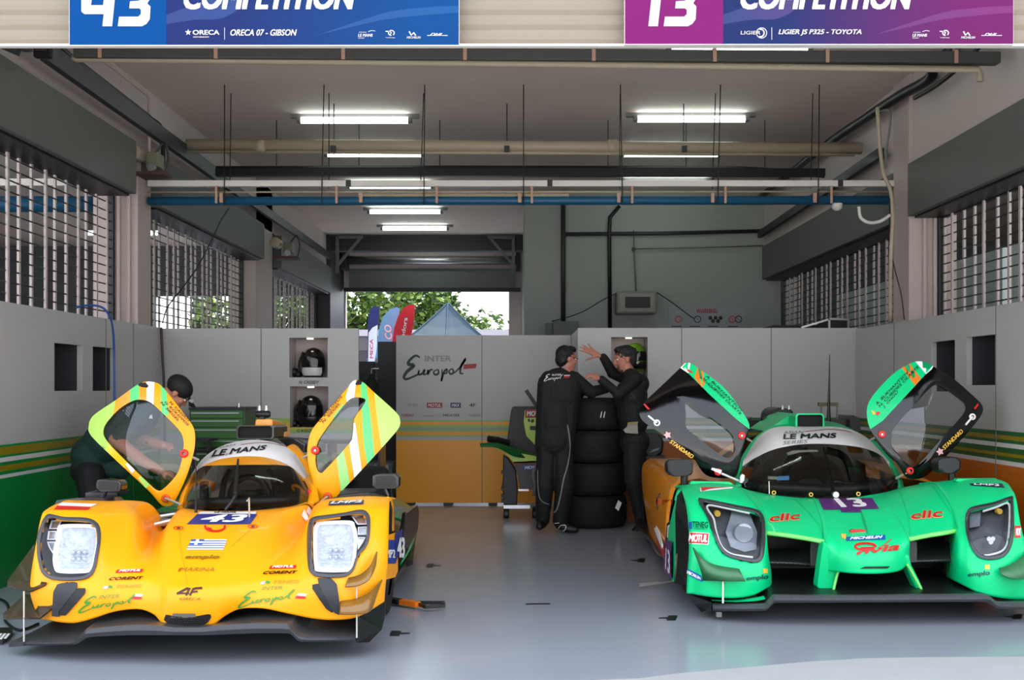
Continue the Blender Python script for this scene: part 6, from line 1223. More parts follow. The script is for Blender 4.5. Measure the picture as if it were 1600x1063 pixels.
# canopy
B0 = [(1157,757,8.35),(1170,764,8.15),(1201,772,8.02),(1241,777,7.96),(1288,779.5,7.94),(1328,778,7.95),(1367,772,8.02),(1390,768,8.15),(1404,762,8.35)]
B1 = [(1160,729,8.6),(1179,716.5,8.55),(1209,702.7,8.5),(1248,695,8.46),(1288,693.8,8.45),(1328,696.8,8.46),(1357,702.7,8.5),(1379,714.5,8.56),(1393,735,8.62)]
B05 = [((a[0]+b[0])/2-(3 if i < 1 else (-4 if i > 7 else 0)), (a[1]+b[1])/2-(2 if 1 < i < 7 else 0), (a[2]+b[2])/2-.05) for i, (a, b) in enumerate(zip(B0, B1))]
B2 = [(1161,719,8.7),(1171,701,8.85),(1190,679,8.95),(1214,667.5,9.0),(1262,667,9.02),(1300,667,9.02),(1330,672,9.0),(1357,686,8.95),(1383,715,8.75)]
B15 = [((a[0]+b[0])/2-(0 if i < 8 else -2), (a[1]+b[1])/2-2, (a[2]+b[2])/2-.04) for i, (a, b) in enumerate(zip(B1, B2))]
B3 = [(1168,730,9.3),(1180,700,9.5),(1200,676,9.6),(1222,660,9.6),(1262,657,9.6),(1298,659,9.6),(1325,668,9.6),(1345,685,9.5),(1365,715,9.3)]
patch(GC, 'windscreen', [B0, B05, B1], G_wind); patch(GC, 'roof_band', [B1, B15, B2], M_vynw, gsk, label='white roof band')
patch(GC, 'roof', [B2, [((a[0]+b[0])/2, (a[1]+b[1])/2-.8, (a[2]+b[2])/2) for a, b in zip(B2, B3)], B3], M_gr, None, solid=.01)
for pil in ([[(1146,762,8.45),(1150,760,8.36),(1158,758,8.34)],[(1148,744,8.55),(1152,742,8.48),(1158,742,8.48)],[(1158,716,8.75),(1160,715,8.7),(1163,718,8.68)],[(1176,688,9.0),(1178,686,8.95),(1184,684,8.93)],[(1200,668,9.1),(1206,666,9.04),(1214,667,9.0)]],
            [[(1403,763,8.34),(1408,763,8.36),(1413,762,8.45)],[(1398,742,8.5),(1401,740,8.5),(1406,740,8.6)],[(1382,714,8.72),(1385,712,8.75),(1389,712,8.85)],[(1358,687,8.95),(1361,685,8.98),(1366,688,9.05)]]): patch(GC, 'roof_pillar', pil, M_gr, solid=.02)
patch(GC, 'cowl', [[(1165,768,7.99),(1203,776,7.96),(1241,780,7.93),(1288,782,7.91),(1328,780,7.92),(1378,777,7.93),(1412,767,7.97)], [(1150,761,8.36),(1201,772.5,8.03),(1241,777.5,7.97),(1288,780,7.95),(1328,778.5,7.96),(1367,772.5,8.03),(1408,763,8.36)]], M_gr)
word(gsk, GC, 'roof_lettering', 'LE MANS', [(1224,687.5),(1306,685.5),(1307,678),(1224,680)], M_vynb, .05, .03); word(gsk, GC, 'roof_lettering', 'ASIAN', rect(1224,674.5,1255,679,-.5,1), M_inkg, .1, .0); word(gsk, GC, 'roof_lettering', 'SERIES', rect(1223,690.5,1261,696,-2.5,1), M_inkg, .1, .0)
m = MB(); lay(gsk, m, *ribbon([(p.x, p.y) for p in spline([(1258,675,0),(1276,673.5,0),(1295,671.5,0),(1315,673,0),(1330,676,0)], 5)], .7), .004); m.build('roof_lettering', M_inkr, GC)
tub = MB().grid(pts3([[(1157,772,8.4),(1205,786,8.3),(1288,790,8.3),(1360,785,8.3),(1402,775,8.4)], [(1165,772,10.0),(1205,775,10.0),(1288,775,10.0),(1350,775,10.0),(1390,770,10.0)], [(1185,700,10.1),(1210,672,10.1),(1280,668,10.1),(1340,675,10.1),(1372,705,10.1)]])); tub.build('cockpit_tub', M_vync, GC)
MB().tube(spline([P(1165,757,8.5), P(1200,762,8.3), P(1290,766,8.25), P(1360,762,8.3), P(1400,754,8.5)], 5), .045, 10).build('dashboard', M_black, GC, smooth=True)
pr = [(1208,8),(1212,-15),(1228,-36),(1255,-47),(1285,-47),(1305,-36),(1318,-10),(1320,8)]
patch(GC, 'seat', [[(x, 757+y*.9, 9.5) for x, y in pr], [(x+(1265-x)*.2, 758+y*.75, 9.4) for x, y in pr], [(x+(1265-x)*.6, 762+y*.3, 9.55) for x, y in pr]], mat('seat_brown', (.42,.36,.30), .7), solid=.02)
for a, b in (((1222,765),(1262,704)), ((1336,765),(1292,704))): MB().tube(spline([P(*a,9.1), P((a[0]*2+b[0])/3-(4 if a[0] < b[0] else -4), 725, 9.15), P((a[0]+b[0])/2, 711, 9.2), P(*b,9.2)], 5), .03, 8).build('roll_hoop', M_black, GC)
m = MB(); m.lathe(P(1305,778,8.6), [(.10,-.012),(.12,-.02),(.135,0),(.12,.02),(.10,.012)], 28, 'Y'); m.build('steering_wheel', M_black, GC, smooth=True)
for q in ([(1352,726),(1372,728),(1376,749),(1354,746)], [(1324,698),(1346,700),(1350,708),(1328,708)]): MB().slab([P(x, y, 9.0) for x, y in q], (0,.02,0)).build('cockpit_panel', M_amb, GC)
MB().slab([P(x, y, 8.33) for x, y in [(1214,745),(1233,744),(1233,750.5),(1214,751)]], (0,.02,0)).build('cockpit_display', mat('display_blue', (.30,.55,.80), .3, emit=.4), GC); MB().bar(P(1200,747,8.33), P(1214,747,8.33), .02, .02).build('display_arm', M_alu, GC)
MB().slab([P(x, y, 8.43) for x, y in [(1229,708),(1240,704),(1276,703),(1279,706),(1250,707),(1232,712)]], (0,.01,0)).build('rear_view_mirror', M_steel, GC)
MB().tube([P(1304,776,7.97), P(1302,768,8.02), P(1298,750,8.15)], .014, 6).tube([P(1300,757,8.1), P(1294,730,8.25), P(1287,700,8.42)], [.02,.016,.006], 6).build('wiper', M_black, GC); MB().lathe(P(1305,773,7.95), [(0,-.02),(.02,-.02),(.02,.02)], 14, 'Y').build('wiper_hub', M_steel, GC)
for x, y, Y in ((1209,770,8.0),(1267,773,7.95),(1341,772,7.97)): MB().lathe(P(x,y,Y), [(.008,-.006),(.014,-.006),(.014,.004)], 14, 'Y').build('screen_fastener', M_gold, GC)
MB().tube([P(1202,772,7.98), P(1201.5,752,7.98)], .004, 6).build('pitot_tube', M_alu, GC); MB().slab([P(x, y, 8.3) for x, y in [(1156,755),(1157,744),(1160,741),(1164,743),(1163,752),(1160,755)]], (0,.02,0)).build('screen_clip', M_vynw, GC, bevel=.004)
# roof scoop and what stands behind the roof
fo = [(1243,667),(1243,650),(1246,646),(1284,646),(1288,650),(1288,667)]; fi = [(1246,667),(1246,651),(1248,648.5),(1283,648.5),(1285.5,651),(1285.5,667)]; n = 6
a = [P(x, y, 8.98) for x, y in fo]; b = [p+Vector((0,.9,-.02)) for p in a]; c = [P(x, y, 8.98) for x, y in fi]; m = MB(); m.add(a+b+c, [(i, i+1, n+i+1, n+i) for i in range(n-1)]+[(i, i+1, 2*n+i+1, 2*n+i) for i in range(n-1)]); m.build('roof_intake', M_gr, GC); MB().slab([P(x, y, 9.02) for x, y in fi], (0,.02,0)).build('intake_opening', MATS['deep_black'], GC)
MB().slab([P(x, y, 9.2) for x, y in [(1196,674),(1215,661),(1228,652),(1242,646.5),(1243,667),(1220,668)]], (0,.6,0)).build('intake_fairing', M_gr, GC)
MB().slab([P(x, y, 9.8) for x, y in [(1204,660),(1205,647),(1210,640),(1220,637),(1236,640),(1240,643),(1240,660)]], (0,.4,0)).build('airbox', M_black, GC, bevel=.02)
for x in (1223, 1233): MB().tube([P(x,640,9.8), P(x,634,9.8)], [.012,.006], 8).build('aerial_stub', M_alu, GC)
MB().tube([P(1195,662,9.8), P(1195,652,9.8)], .03, 10).build('rear_lamp', M_black, GC)
MB().slab([P(x, y, 11.0) for x, y in [(1172,672),(1172,657),(1205,657),(1340,655),(1340,672)]], (0,.28,-.02)).build('rear_wing', M_carbon, GC); MB().slab([P(x, y, 10.9) for x, y in [(1328,674),(1328,650),(1333,649),(1344,654),(1345,674)]], (.0,.45,0)).build('wing_end_plate', M_carbon, GC)
MB().slab([P(x, y, 10.9) for x, y in [(1168,674),(1168,655),(1174,652),(1174,674)]], (.0,.45,0)).build('wing_end_plate', M_carbon, GC)
for x in (1230, 1300): MB().bar(P(x,668,11.1), P(x,720,10.8), .02, .2).build('wing_pylon', M_carbon, GC)
for x in (1283,1308): MB().tube([P(x,655,9.9), P(x,632,9.9)], .008, 6).build('rear_frame_leg', M_mid, GC)
MB().box(P(1280,635,9.88), P(1310,629,9.88)+Vector((0,.05,0))).build('rear_frame', mat('frame_bronze', (.38,.33,.22), .5), GC); MB().tube([P(1295,664,9.8), P(1295,635,9.8), P(1296.5,554,9.8)], [.02,.012,.003], 8).build('aerial', M_black, GC)
# amber sidepods, rear body, floor, wheels
M_red2 = mat('sidepod_red', (.70,.10,.08), .4)
LP = [[(1045,870,8.3),(1042,840,8.3),(1046,790,8.4),(1060,755,8.6),(1100,744,8.8)],[(1028,868,9.2),(1022,835,9.2),(1020,775,9.3),(1030,735,9.4),(1080,722,9.6)],[(1018,850,10.1),(1012,820,10.1),(1004,765,10.3),(1004,728,10.4),(1016,716,10.6)],[(1018,835,10.9),(1014,800,10.9),(1012,760,11.0),(1016,732,11.0),(1030,722,11.0)]]
MB().grid(surf(pts3(LP), 5, 5)).build('sidepod', M_amb, GC, smooth=True, solid=.012)
mirx = lambda v: Vector((2*2.17*K-v.x, v.y, v.z))
MB().grid([[mirx(p) for p in r] for r in surf(pts3(LP), 5, 5)]).build('sidepod', M_amb, GC, smooth=True, solid=.012)
MB().grid(surf(pts3([[(1016,722,10.6),(1050,716,10.4),(1100,718,10.2),(1150,690,10.0)],[(1040,735,9.4),(1080,723,9.4),(1120,735,9.4),(1160,745,9.2)],[(1062,757,8.6),(1090,748,8.6),(1120,756,8.6),(1150,765,8.5)]]), 5, 5)).build('sidepod_deck', M_amb, GC, smooth=True)
MB().grid(surf(pts3([[(1385,735,9.0),(1400,745,9.0),(1425,750,9.0)],[(1378,720,9.6),(1395,728,9.6),(1415,735,9.6)],[(1365,700,10.2),(1380,712,10.2),(1400,722,10.2)]]), 4, 4)).build('sidepod_deck', M_amb, GC, smooth=True)
m = MB(); cx, cz = 1026, 784
for q, mm, nm in (([(1012,796,10.0),(1018,812,9.6),(1026,838,9.0),(1034,858,8.55),(1034,850,8.55),(1027,826,9.0),(1019,800,9.6),(1013,788,10.0)], M_vynw, 'white_swoosh'), ([(1015,810,10.0),(1021,830,9.5),(1030,858,8.9),(1037,872,8.4),(1036,860,8.45),(1028,840,8.9),(1021,818,9.5),(1016,802,10.0)], M_red2, 'red_swoosh')): MB().slab([P(x, y, Y-.12) for x, y, Y in q], (.01,0,0)).build(nm, mm, GC)
m = MB(); V, Fc = ribbon([(1032+6*math.cos(a), 786+14*math.sin(a)) for a in [1.2+.25*k for k in range(16)]], 2); m.add([P(x, y, 8.9) for x, y in V], Fc); m.build('sponsor_mark', M_vynb, GC)
m = MB(); m.lathe(P(1029,784,8.9), [(0,0),(.02,0)], 12, 'Y'); text3(m, 'CORENT', [P(1035,790,8.7), P(1052,789,8.35), P(1052,781,8.35), P(1035,781,8.7)], 0, .04); m.build('sponsor_lettering', M_red2, GC)
m = MB()
for k in range(7): m.bar(P(1017,787+3.2*k,9.55), P(1023,789+3.2*k,9.35), .008, .006)
o = m.build('cooling_louvre', M_vynw, GC)
MB().box(S((1.18,7.6,.05)), S((3.1,11.2,.085))).build('floor_plate', M_carbon, GC)
MB().slab([S(q) for q in ((1.10,8.3,.08),(1.2,8.3,.08),(1.2,10.8,.08),(1.10,10.6,.08))], (0,0,.03)).build('side_skirt', M_carbon, GC)
for c in ((1.24,7.5,.326), (2.82,7.5,.326)): wheel(GC, Vector(c), .325, .28, M_dark)
for c in ((1.28,9.98,.336), (2.82,9.98,.336)): wheel(GC, Vector(c), .335, .3, M_dark)
MB().grid(surf([[S(q) for q in r] for r in [[(1.55,9.8,.6),(2.15,9.8,.98),(2.75,9.8,.6)],[(1.5,10.4,.6),(2.15,10.4,.8),(2.8,10.4,.6)],[(1.5,11.0,.55),(2.15,11.0,.6),(2.8,11.0,.55)]]], 4, 4)).build('engine_deck', M_carbon, GC, smooth=True)
# gurney strips on the fenders, mirrors
for pts in ([(1078,756.5),(1081,752.5),(1140,753.5),(1146,757.5)], [(1493,752.5),(1496,748.5),(1556,748),(1562,752)]): MB().slab([P(x, y, 7.82) for x, y in pts], (0,.05,0)).build('fender_strip', M_gr, GC)
for pts, st in (([(1042,724),(1046,719),(1078,718),(1084,722),(1083,740),(1078,744),(1050,745),(1043,738)], ((1069,743),(1069,758))), ([(1465,721),(1472,716),(1496,714),(1503,720),(1502,735),(1492,741),(1472,740),(1466,735)], ((1487,740),(1488,754)))):
    o = MB().slab([P(x, y, 7.9) for x, y in pts], (0,.14,-.005)).build('wing_mirror', M_black, GC, bevel=.02); MB().tube([P(*st[0], 7.97), P(*st[1], 7.97)], .024, 10).build('mirror_stalk', M_black, GC)
# doors
M_gloss = mat('door_gloss_black', (.02,.02,.024), .10, var=.05, spec=.55)
EL = DoorMap((1085,660), 8.3, -.0004, -.0010, .09)
lo = [(1063,575),(1069,568.8),(1077,566.8),(1097,579.6),(1128,603),(1147,625),(1162,647),(1170,661),(1171,671),(1165,690),(1158,714),(1154,735),(1148,746),(1128,747.6),(1105,744),(1092,730),(1085,718),(1058,697),(1031.5,676.5),(1012,664),(1002,655),(999,645),(1003,633),(1016.7,619),(1040,597)]
li = [(1072,627),(1095,641.5),(1117,657),(1142,677),(1147,690),(1148,706),(1138,716),(1124,710),(1110,700),(1090,684),(1072,668),(1071.5,648)]
pt = [('roof_skin', [(1066,574),(1079,560),(1100,575),(1135,600),(1180,660),(1172,672),(1150,655),(1110,618)], M_gr), ('roof_skin_tip', [(1060,573),(1070,562),(1080,564),(1077,578),(1076,584)], M_vynw), ('roof_stripe', [(1085,590),(1090,574),(1098,578),(1101,600),(1097,606)], M_orange)]
d = door(GC, 'door', EL, lo, li, M_gloss, .035, pt, G_door, 'left raised door, glossy black inside with green edge')
for s, a, b in (('A. BUKHANTSOV', (1102,588),(1160,645)), ('H. CUBIDES OLARTE', (1098,592),(1157,649)), ('J. CHOU', (1092,590),(1116,612))):
    dx, dy = b[0]-a[0], b[1]-a[1]; L = math.hypot(dx, dy); nx, ny = dy/L*3.6, -dx/L*3.6; dtext(EL, d, s, [a, b, (b[0]+nx, b[1]+ny), (a[0]+nx, a[1]+ny)], M_vynb, .2, .005)
for q in ([(1075,577),(1082,581.5),(1081,583.5),(1074,579.5)],): MB().slab([EL.at(x, y, -.006) for x, y in q], (0,.003,0)).build('flag_mark', M_vynr, d)
def door_marks(D, d, star, wa, wb, tape, ring, hand):
    a, b = wa, wb; dx, dy = b[0]-a[0], b[1]-a[1]; L = math.hypot(dx, dy); nx, ny = dy/L*6.5, -dx/L*6.5
    dtext(D, d, 'STANDARD', [a, b, (b[0]+nx, b[1]+ny), (a[0]+nx, a[1]+ny)], M_gold, .2, .04)
    MB().slab([D.at(star[0]+6.5*(1 if k % 2 else .55)*math.cos(k*.628), star[1]+6.5*(1 if k % 2 else .55)*math.sin(k*.628), -.005) for k in range(10)], (0,.002,0)).build('sponsor_mark', mat('decal_pink', (.90,.68,.68), .4), d)
    MB().slab([D.at(x, y, -.006) for x, y in tape], (0,.004,0)).build('red_tab', M_ring, d)
    MB().lathe(D.at(*ring, -.01), [(.012,-.004),(.022,-.006),(.024,.002),(.012,.004)], 18, 'Y').build('pull_ring', M_vynw, d, smooth=True); MB().tube([D.at(*ring, -.012), D.at(*hand, -.012)], .007, 8).build('pull_cord', M_vynw, d)
door_marks(EL, d, (1043,680), (1045.5,692), (1081,717.5), [(1005.5,632),(1008,631.5),(1015.5,639.5),(1012,640)], (1026.5,661), (1013,650))
hinge(GC, EL, 1159,681, 1174,690,8.8, M_ring, M_alu); hinge(GC, EL, 1122,738, 1160,754,8.35, M_ring, M_vynw); MB().slab([EL.at(x, y, -.02) for x, y in [(1111,734),(1113,731),(1128,735),(1126,741)]], (0,.01,0)).build('door_bracket', M_vynw, GC)
ER = DoorMap((1440,660), 8.3, .0004, -.0010, .09)
ro = [(1456.5,571.7),(1474,582),(1492,593.4),(1529.6,627),(1535.5,637),(1534.5,647),(1520,667),(1498,692),(1475,717),(1452.6,739.6),(1438,748),(1418,748),(1408,735),(1400,722),(1389,714),(1379,703),(1371.6,692),(1359.7,670.5),(1354.8,652.7),(1355.8,633),(1369.6,611),(1399,581.6),(1425,566.8),(1438.7,564.8),(1450.6,567.8)]
ri = [(1456.5,604),(1470,604),(1486,615),(1502,627),(1508,635),(1504,648.7),(1470,687),(1433,727.5),(1419,726),(1406,712),(1395,700),(1393,686),(1397,668.5),(1425,637)]
pt = [('roof_skin', [(1457,572),(1448,583),(1430,603),(1379,658),(1360,671),(1345,655),(1345,625),(1390,570),(1440,555)], M_gr), ('roof_skin_tip', [(1431,566),(1438,560),(1460,570),(1456,577),(1447,585)], M_vynw), ('roof_stripe', [(1409,575),(1421,568),(1439,592),(1430,603)], M_orange)]
d = door(GC, 'door', ER, ro, ri, M_gloss, .035, pt, G_door, 'right raised door, glossy black with green driver name panel')
for s, a, b in (('A. BUKHANTSOV', (1370,634),(1421,582)), ('H. CUBIDES OLARTE', (1375,637),(1437,573.5)), ('J. CHOU', (1382,639),(1405,613.5))):
    dx, dy = b[0]-a[0], b[1]-a[1]; L = math.hypot(dx, dy); nx, ny = dy/L*4.2, -dx/L*4.2; dtext(ER, d, s, [a, b, (b[0]+nx, b[1]+ny), (a[0]+nx, a[1]+ny)], M_vynb, .2, .005)
for q, mm in (([(1361,641),(1366,643),(1369,647),(1364,648)], M_gold), ([(1368,646),(1372,643),(1376,645),(1371,650)], M_vynr)): MB().slab([ER.at(x, y, -.006) for x, y in q], (0,.003,0)).build('flag_mark', mm, d)
door_marks(ER, d, (1469,706), (1476,703.5), (1506,675), [(1522,638),(1528,630.5),(1529.5,632.5),(1524,640)], (1519.5,651.5), (1509,664))
hinge(GC, ER, 1378,679, 1361,687,8.8, M_ring, M_alu); hinge(GC, ER, 1422,736, 1400,748,8.35, M_ring, M_alu)
P = P_abs
o = MB().tube([g4(999,916,.03), g4(1056,908,.04)], .006, 6).tube([g4(999,913,.03), g4(1030,910,.03)], .005, 6).build('floor_rod', M_alu); tag(o, 'thin metal rod lying on the floor at the left of the green car', 'rod')
# ================================================================ outside behind the garage
M_leaf = [mat('leaf_%d' % k, c, .6, var=.3, scale=3) for k, c in enumerate([(.24,.36,.09), (.42,.51,.16), (.12,.21,.08)])]
M_bark = mat('bark', (.32,.25,.18), .9)
def tree(x, y, h, r, seed, lab, n=2600, ls=.34, sparse=False):
    rnd = random.Random(seed); t = thing('tree', lab, 'tree', (x, y, 0), 'trees behind the garage')
    m = MB().tube([(x, y, 0), (x+.1, y, h*.4), (x-.1, y, h*.75)], [.25, .18, .06], 8)
    for k in range(7):
        a = rnd.uniform(0, 6.28); z = h*rnd.uniform(.35, .6); m.tube([(x, y, z), (x+math.cos(a)*r*.4, y+math.sin(a)*r*.4, z+h*.15), (x+math.cos(a)*r*.75, y+math.sin(a)*r*.75, z+h*.28)], [.08, .05, .02], 5)
    m.build('trunk', M_bark, t)
    m = MB(); cl = [(Vector((rnd.gauss(0, r*.45), rnd.gauss(0, r*.45), rnd.uniform(h*.28, h*.92)-h*.0)), rnd.uniform(.5, 1.0)*r*.42) for _ in range(26 if not sparse else 12)]
    for k in range(n):
        c, cr = rnd.choice(cl); d = Vector((rnd.gauss(0,1), rnd.gauss(0,1), rnd.gauss(0,1))).normalized()*cr*rnd.uniform(.6, 1.05)
        p = Vector((x, y, 0))+c+d; a = Vector((rnd.gauss(0,1), rnd.gauss(0,1), rnd.gauss(0,.6))).normalized()*ls*rnd.uniform(.6, 1.2); b = a.orthogonal().normalized()*ls*.5; b.rotate(Matrix.Rotation(rnd.uniform(0, 6.28), 3, a))
        m.mi(rnd.choice((0,0,1,1,2))).add([p-a*.5, p+b*.5, p+a*.5, p-b*.5], [(0,1,2,3)])
    m.build('foliage', M_leaf, t, fix=False)
for i, (px, Y, h, r) in enumerate([(556,46,5.6,2.3),(600,48,6.0,2.4),(645,47,5.9,2.4),(690,46,5.3,2.0),(500,50,6.0,2.6),(455,48,5.8,2.4),(418,52,6.0,2.6),(365,44,5.6,2.3),(735,60,4.9,1.9),(770,66,4.7,2.0)]):
    tree(X_at(px, Y), Y, h, r, i+3, ['bushy tree behind the left edge of the rear opening','bushy tree behind the blue feather flag','bushy tree behind the red feather flag','bushy tree left of the tent peak','tree glimpsed behind the far left grille','tree behind the farthest left grille','tree beyond the left neighbouring garage pillar','bright tree seen through the second left grille','thin pale tree right of the tent peak','far pale tree at the right of the rear opening'][i], 2600 if i < 8 else 700, .34, i >= 8)
t = thing('boundary_wall', 'low dark building with a light roof edge beyond the rear opening', 'building', (-3, 36, 0))
MB().box((-18, 36, 0), (3, 40, 2.95)).build('body', mat('building_dark', (.20,.19,.20), .7), t); MB().box((-18.1, 35.9, 2.95), (3.1, 40, 3.15)).build('roof_edge', mat('roof_edge', (.62,.60,.62), .6), t); MB().box((-18, 35.98, 2.5), (3, 36.0, 2.95)).build('fascia', mat('fascia', (.30,.28,.29), .6), t)
# pop-up tent
Y = 28.0; c = Vector((X_at(700,Y), Y, 0)); zt = Z_at(473,Y); hw = 1.5; ze = 2.15; M_tent = mat('tent_cloth', (.21,.29,.34), .8)
t = thing('pop_up_tent', 'blue grey pop-up tent with a pointed roof outside the rear opening', 'tent', c)
def tentpt(k, s):      # s 0 at the peak .. 1 at the eave, sagging panels
    co_ = [(-1,-1),(1,-1),(1,1),(-1,1)]; a, b = co_[int(k) % 4], co_[(int(k)+1) % 4]; f = k-int(k); x = a[0]+(b[0]-a[0])*f; y = a[1]+(b[1]-a[1])*f
    sag = .16*math.sin(math.pi*f)*math.sin(math.pi*min(1, s))
    return c+Vector((x*hw*s, y*hw*s, ze+(zt-ze)*(1-s)**1.35-sag*.6))
m = MB().grid([[tentpt(k/6, s) for k in range(25)] for s in [.0,.08,.2,.35,.5,.65,.8,.92,1.0]]); m.build('roof', M_tent, t, smooth=False)
MB().grid([[tentpt(k/6, 1)+Vector((0,0,-d)) for k in range(25)] for d in (0,.25)]).build('valance', M_tent, t)
for a in (-1, 1):
    for b in (-1, 1): MB().bar(c+Vector((a*hw*.97, b*hw*.97, 0)), c+Vector((a*hw*.97, b*hw*.97, ze)), .04, .04).build('leg', M_mid, t)
m = MB()
for k in range(4): m.tube([tentpt(k, s)+Vector((0,0,.012)) for s in [.02,.2,.4,.6,.8,1]], .012, 5)
m.tube([tentpt(.5, s)+Vector((0,-.01,.012)) for s in [.02,.2,.4,.6,.8,1]], .012, 5); m.build('seam', mat('tent_seam', (.24,.35,.42), .8), t)
# feather flags
def flag(base, out, m, Y, lab, txt, tq, tm):
    L = [P(x, y, Y) for x, y in out]; t = thing('feather_flag', lab, 'flag', Vector((P(*base, Y).x, Y, 0)))
    MB().slab(L, (0,.012,0)).build('sail', m, t)
    x = P(*base, Y).x; MB().tube([(x, Y+.006, 0), (x, Y+.006, P(*base, Y).z), P(out[0][0], out[0][1], Y)], .018, 8).build('pole', M_mid, t)
    if txt:
        mb = MB(); text3(mb, txt, [P(a, b, Y-.004) for a, b in tq], 0, .02); mb.build('lettering', tm, t)
    return t
fn = mat('flag_navy', (.16,.18,.42), .7); fb = mat('flag_blue', (.46,.70,.90), .7); fr = mat('flag_red', (.90,.20,.26), .7); fw = mat('flag_white', (.95,.93,.96), .7)
t = flag((574,560), [(574,575),(575,500),(578,485),(584,478),(592,479),(593,485),(591,510),(587,560),(584,575)], fn, 25.9, 'navy feather flag with a white lower half, leftmost of three', 'MECA', [(583,560),(583,530),(578,530),(578,560)], fr)
mb = MB(); L = [P(x, y, 25.895) for x, y in [(575,575),(576,520),(582,512),(590,508),(588,560),(585,575)]]; mb.slab(L, (0,.003,0)).build('white_field', fw, t)
flag((588,560), [(583,580),(588,548),(592,515),(598,496),(608,484),(620,480),(625,482),(622,500),(618,535),(612,580)], fb, 25.6, 'light blue feather flag with white letters CO, in the middle of three', 'CO', [(613,531),(611,508),(600,507),(602,530)], fw)
flag((612,545), [(607,580),(612,540),(616,512),(622,494),(630,482),(640,476),(648,477),(647,500),(640,540),(634,580)], fr, 25.3, 'red feather flag with white lettering, rightmost of three', 'ndors', [(632,528),(637,497),(630.5,496),(626,527)], fw)
# ================================================================ people
import numpy as np
M_skin = mat('skin', (.72,.47,.38), .5, var=.08, scale=12); M_suit = mat('race_suit_black', (.036,.037,.042), .75, var=.3, scale=9, bump=.25); M_hair = mat('hair_black', (.045,.04,.04), .6, var=.4, scale=60, bump=.6); M_hairg = mat('hair_greying', (.12,.105,.10), .6, var=.5, scale=70, bump=.6)
M_shirt = mat('shirt_dark_green', (.06,.20,.17), .8, var=.2, scale=10, bump=.2); M_trs = mat('trousers_black', (.06,.06,.07), .8, var=.2, bump=.2); M_shoe = mat('shoe_black', (.05,.05,.05), .5); M_stub = mat('stubble_skin', (.42,.29,.25), .6, var=.12, scale=25)
class Body:
    """limbs and masses grown together into one continuous surface, each face coloured by the mass it belongs to"""
    def __init__(s): s.mb = MB(); s.pr = []
    def cap(s, pts, rs, m, n=12):
        pts = [Vector(p) for p in pts]; rs = rs if isinstance(rs, (list, tuple)) else [rs]*len(pts)
        s.mb.tube(pts, list(rs), n)
        for p, r in zip(pts, rs): s.mb.ell(p, (r, r, r), n)
        for i in range(len(pts)-1): s.pr.append((pts[i], pts[i+1], rs[i], rs[i+1], m))
    def ell(s, c, r, m, rot=None):
        c = Vector(c); s.mb.ell(c, r, 18, rot); R = rot or Matrix.Identity(3); k = max(range(3), key=lambda i: r[i]); q = sorted(r)
        d = R @ Vector([1 if i == k else 0 for i in range(3)]); h = max(0, q[2]-q[1]); s.pr.append((c-d*h, c+d*h, (q[0]+q[1])/2, (q[0]+q[1])/2, m))
    def grow(s, name, mats, parent, voxel=.0075, it=5):
        o = s.mb.build(name, mats, None, fix=True); bpy.data.objects[o.name]
        md = o.modifiers.new('r', 'REMESH'); md.mode = 'VOXEL'; md.voxel_size = voxel; sm = o.modifiers.new('s', 'SMOOTH'); sm.factor = .5; sm.iterations = it
        dg = bpy.context.evaluated_depsgraph_get(); me = bpy.data.meshes.new_from_object(o.evaluated_get(dg)); nm = o.name; bpy.data.objects.remove(o)
        me.materials.clear()
        for m in mats: me.materials.append(m)
        nf = len(me.polygons); C = np.empty(nf*3); me.polygons.foreach_get('center', C); C = C.reshape(-1, 3); best = np.full(nf, 1e9); idx = np.zeros(nf, dtype=np.int32)
        for a, b, ra, rb, m in s.pr:
            a = np.array(a); d = np.array(b)-a; L = max(float(d @ d), 1e-9); t = np.clip(((C-a) @ d)/L, 0, 1); D = np.linalg.norm(C-a-t[:, None]*d, axis=1)-(ra+(rb-ra)*t)
            k = D < best; best[k] = D[k]; idx[k] = m
        me.polygons.foreach_set('material_index', idx); me.polygons.foreach_set('use_smooth', [True]*nf)
        o0 = WL[parent.name]; me.transform(Matrix.Translation(-o0)); ob = bpy.data.objects.new(name, me); COL.objects.link(ob); ob.parent = parent; WL[ob.name] = o0; return ob
def frame(f, up):
    f = Vector(f).normalized(); u = Vector(up); r = f.cross(u).normalized(); return f, r, r.cross(f)
def head(B, c, f, up, k, skin, jaw):
    """face looks along f; k = scale (1 = 23 cm head)"""
    c = Vector(c); f, r, u = frame(f, up); R = Matrix((r, f, u)).transposed(); g = lambda a, b, d: c+(r*a+f*b+u*d)*k
    B.ell(g(0,-.012,.03), (.074*k,.094*k,.088*k), skin, R); B.ell(g(0,.022,-.03), (.060*k,.068*k,.085*k), skin, R); B.ell(g(0,.045,-.088), (.040*k,.036*k,.030*k), jaw, R)
    B.ell(g(0,.06,-.06), (.045*k,.03*k,.028*k), jaw, R); B.cap([g(0,.088,.012), g(0,.104,-.022)], [.009*k,.014*k], skin, 8); B.ell(g(0,.098,-.03), (.017*k,.012*k,.010*k), skin, R)
    B.ell(g(0,.083,.03), (.048*k,.012*k,.010*k), skin, R)
    for s in (-1, 1):
        B.ell(g(s*.038,.062,-.022), (.022*k,.024*k,.022*k), skin, R); B.ell(g(s*.076,-.012,-.008), (.009*k,.020*k,.033*k), skin, R)
    B.ell(g(0,.091,-.058), (.024*k,.010*k,.006*k), skin, R); B.ell(g(0,.089,-.068), (.021*k,.010*k,.006*k), skin, R)
    return g, R
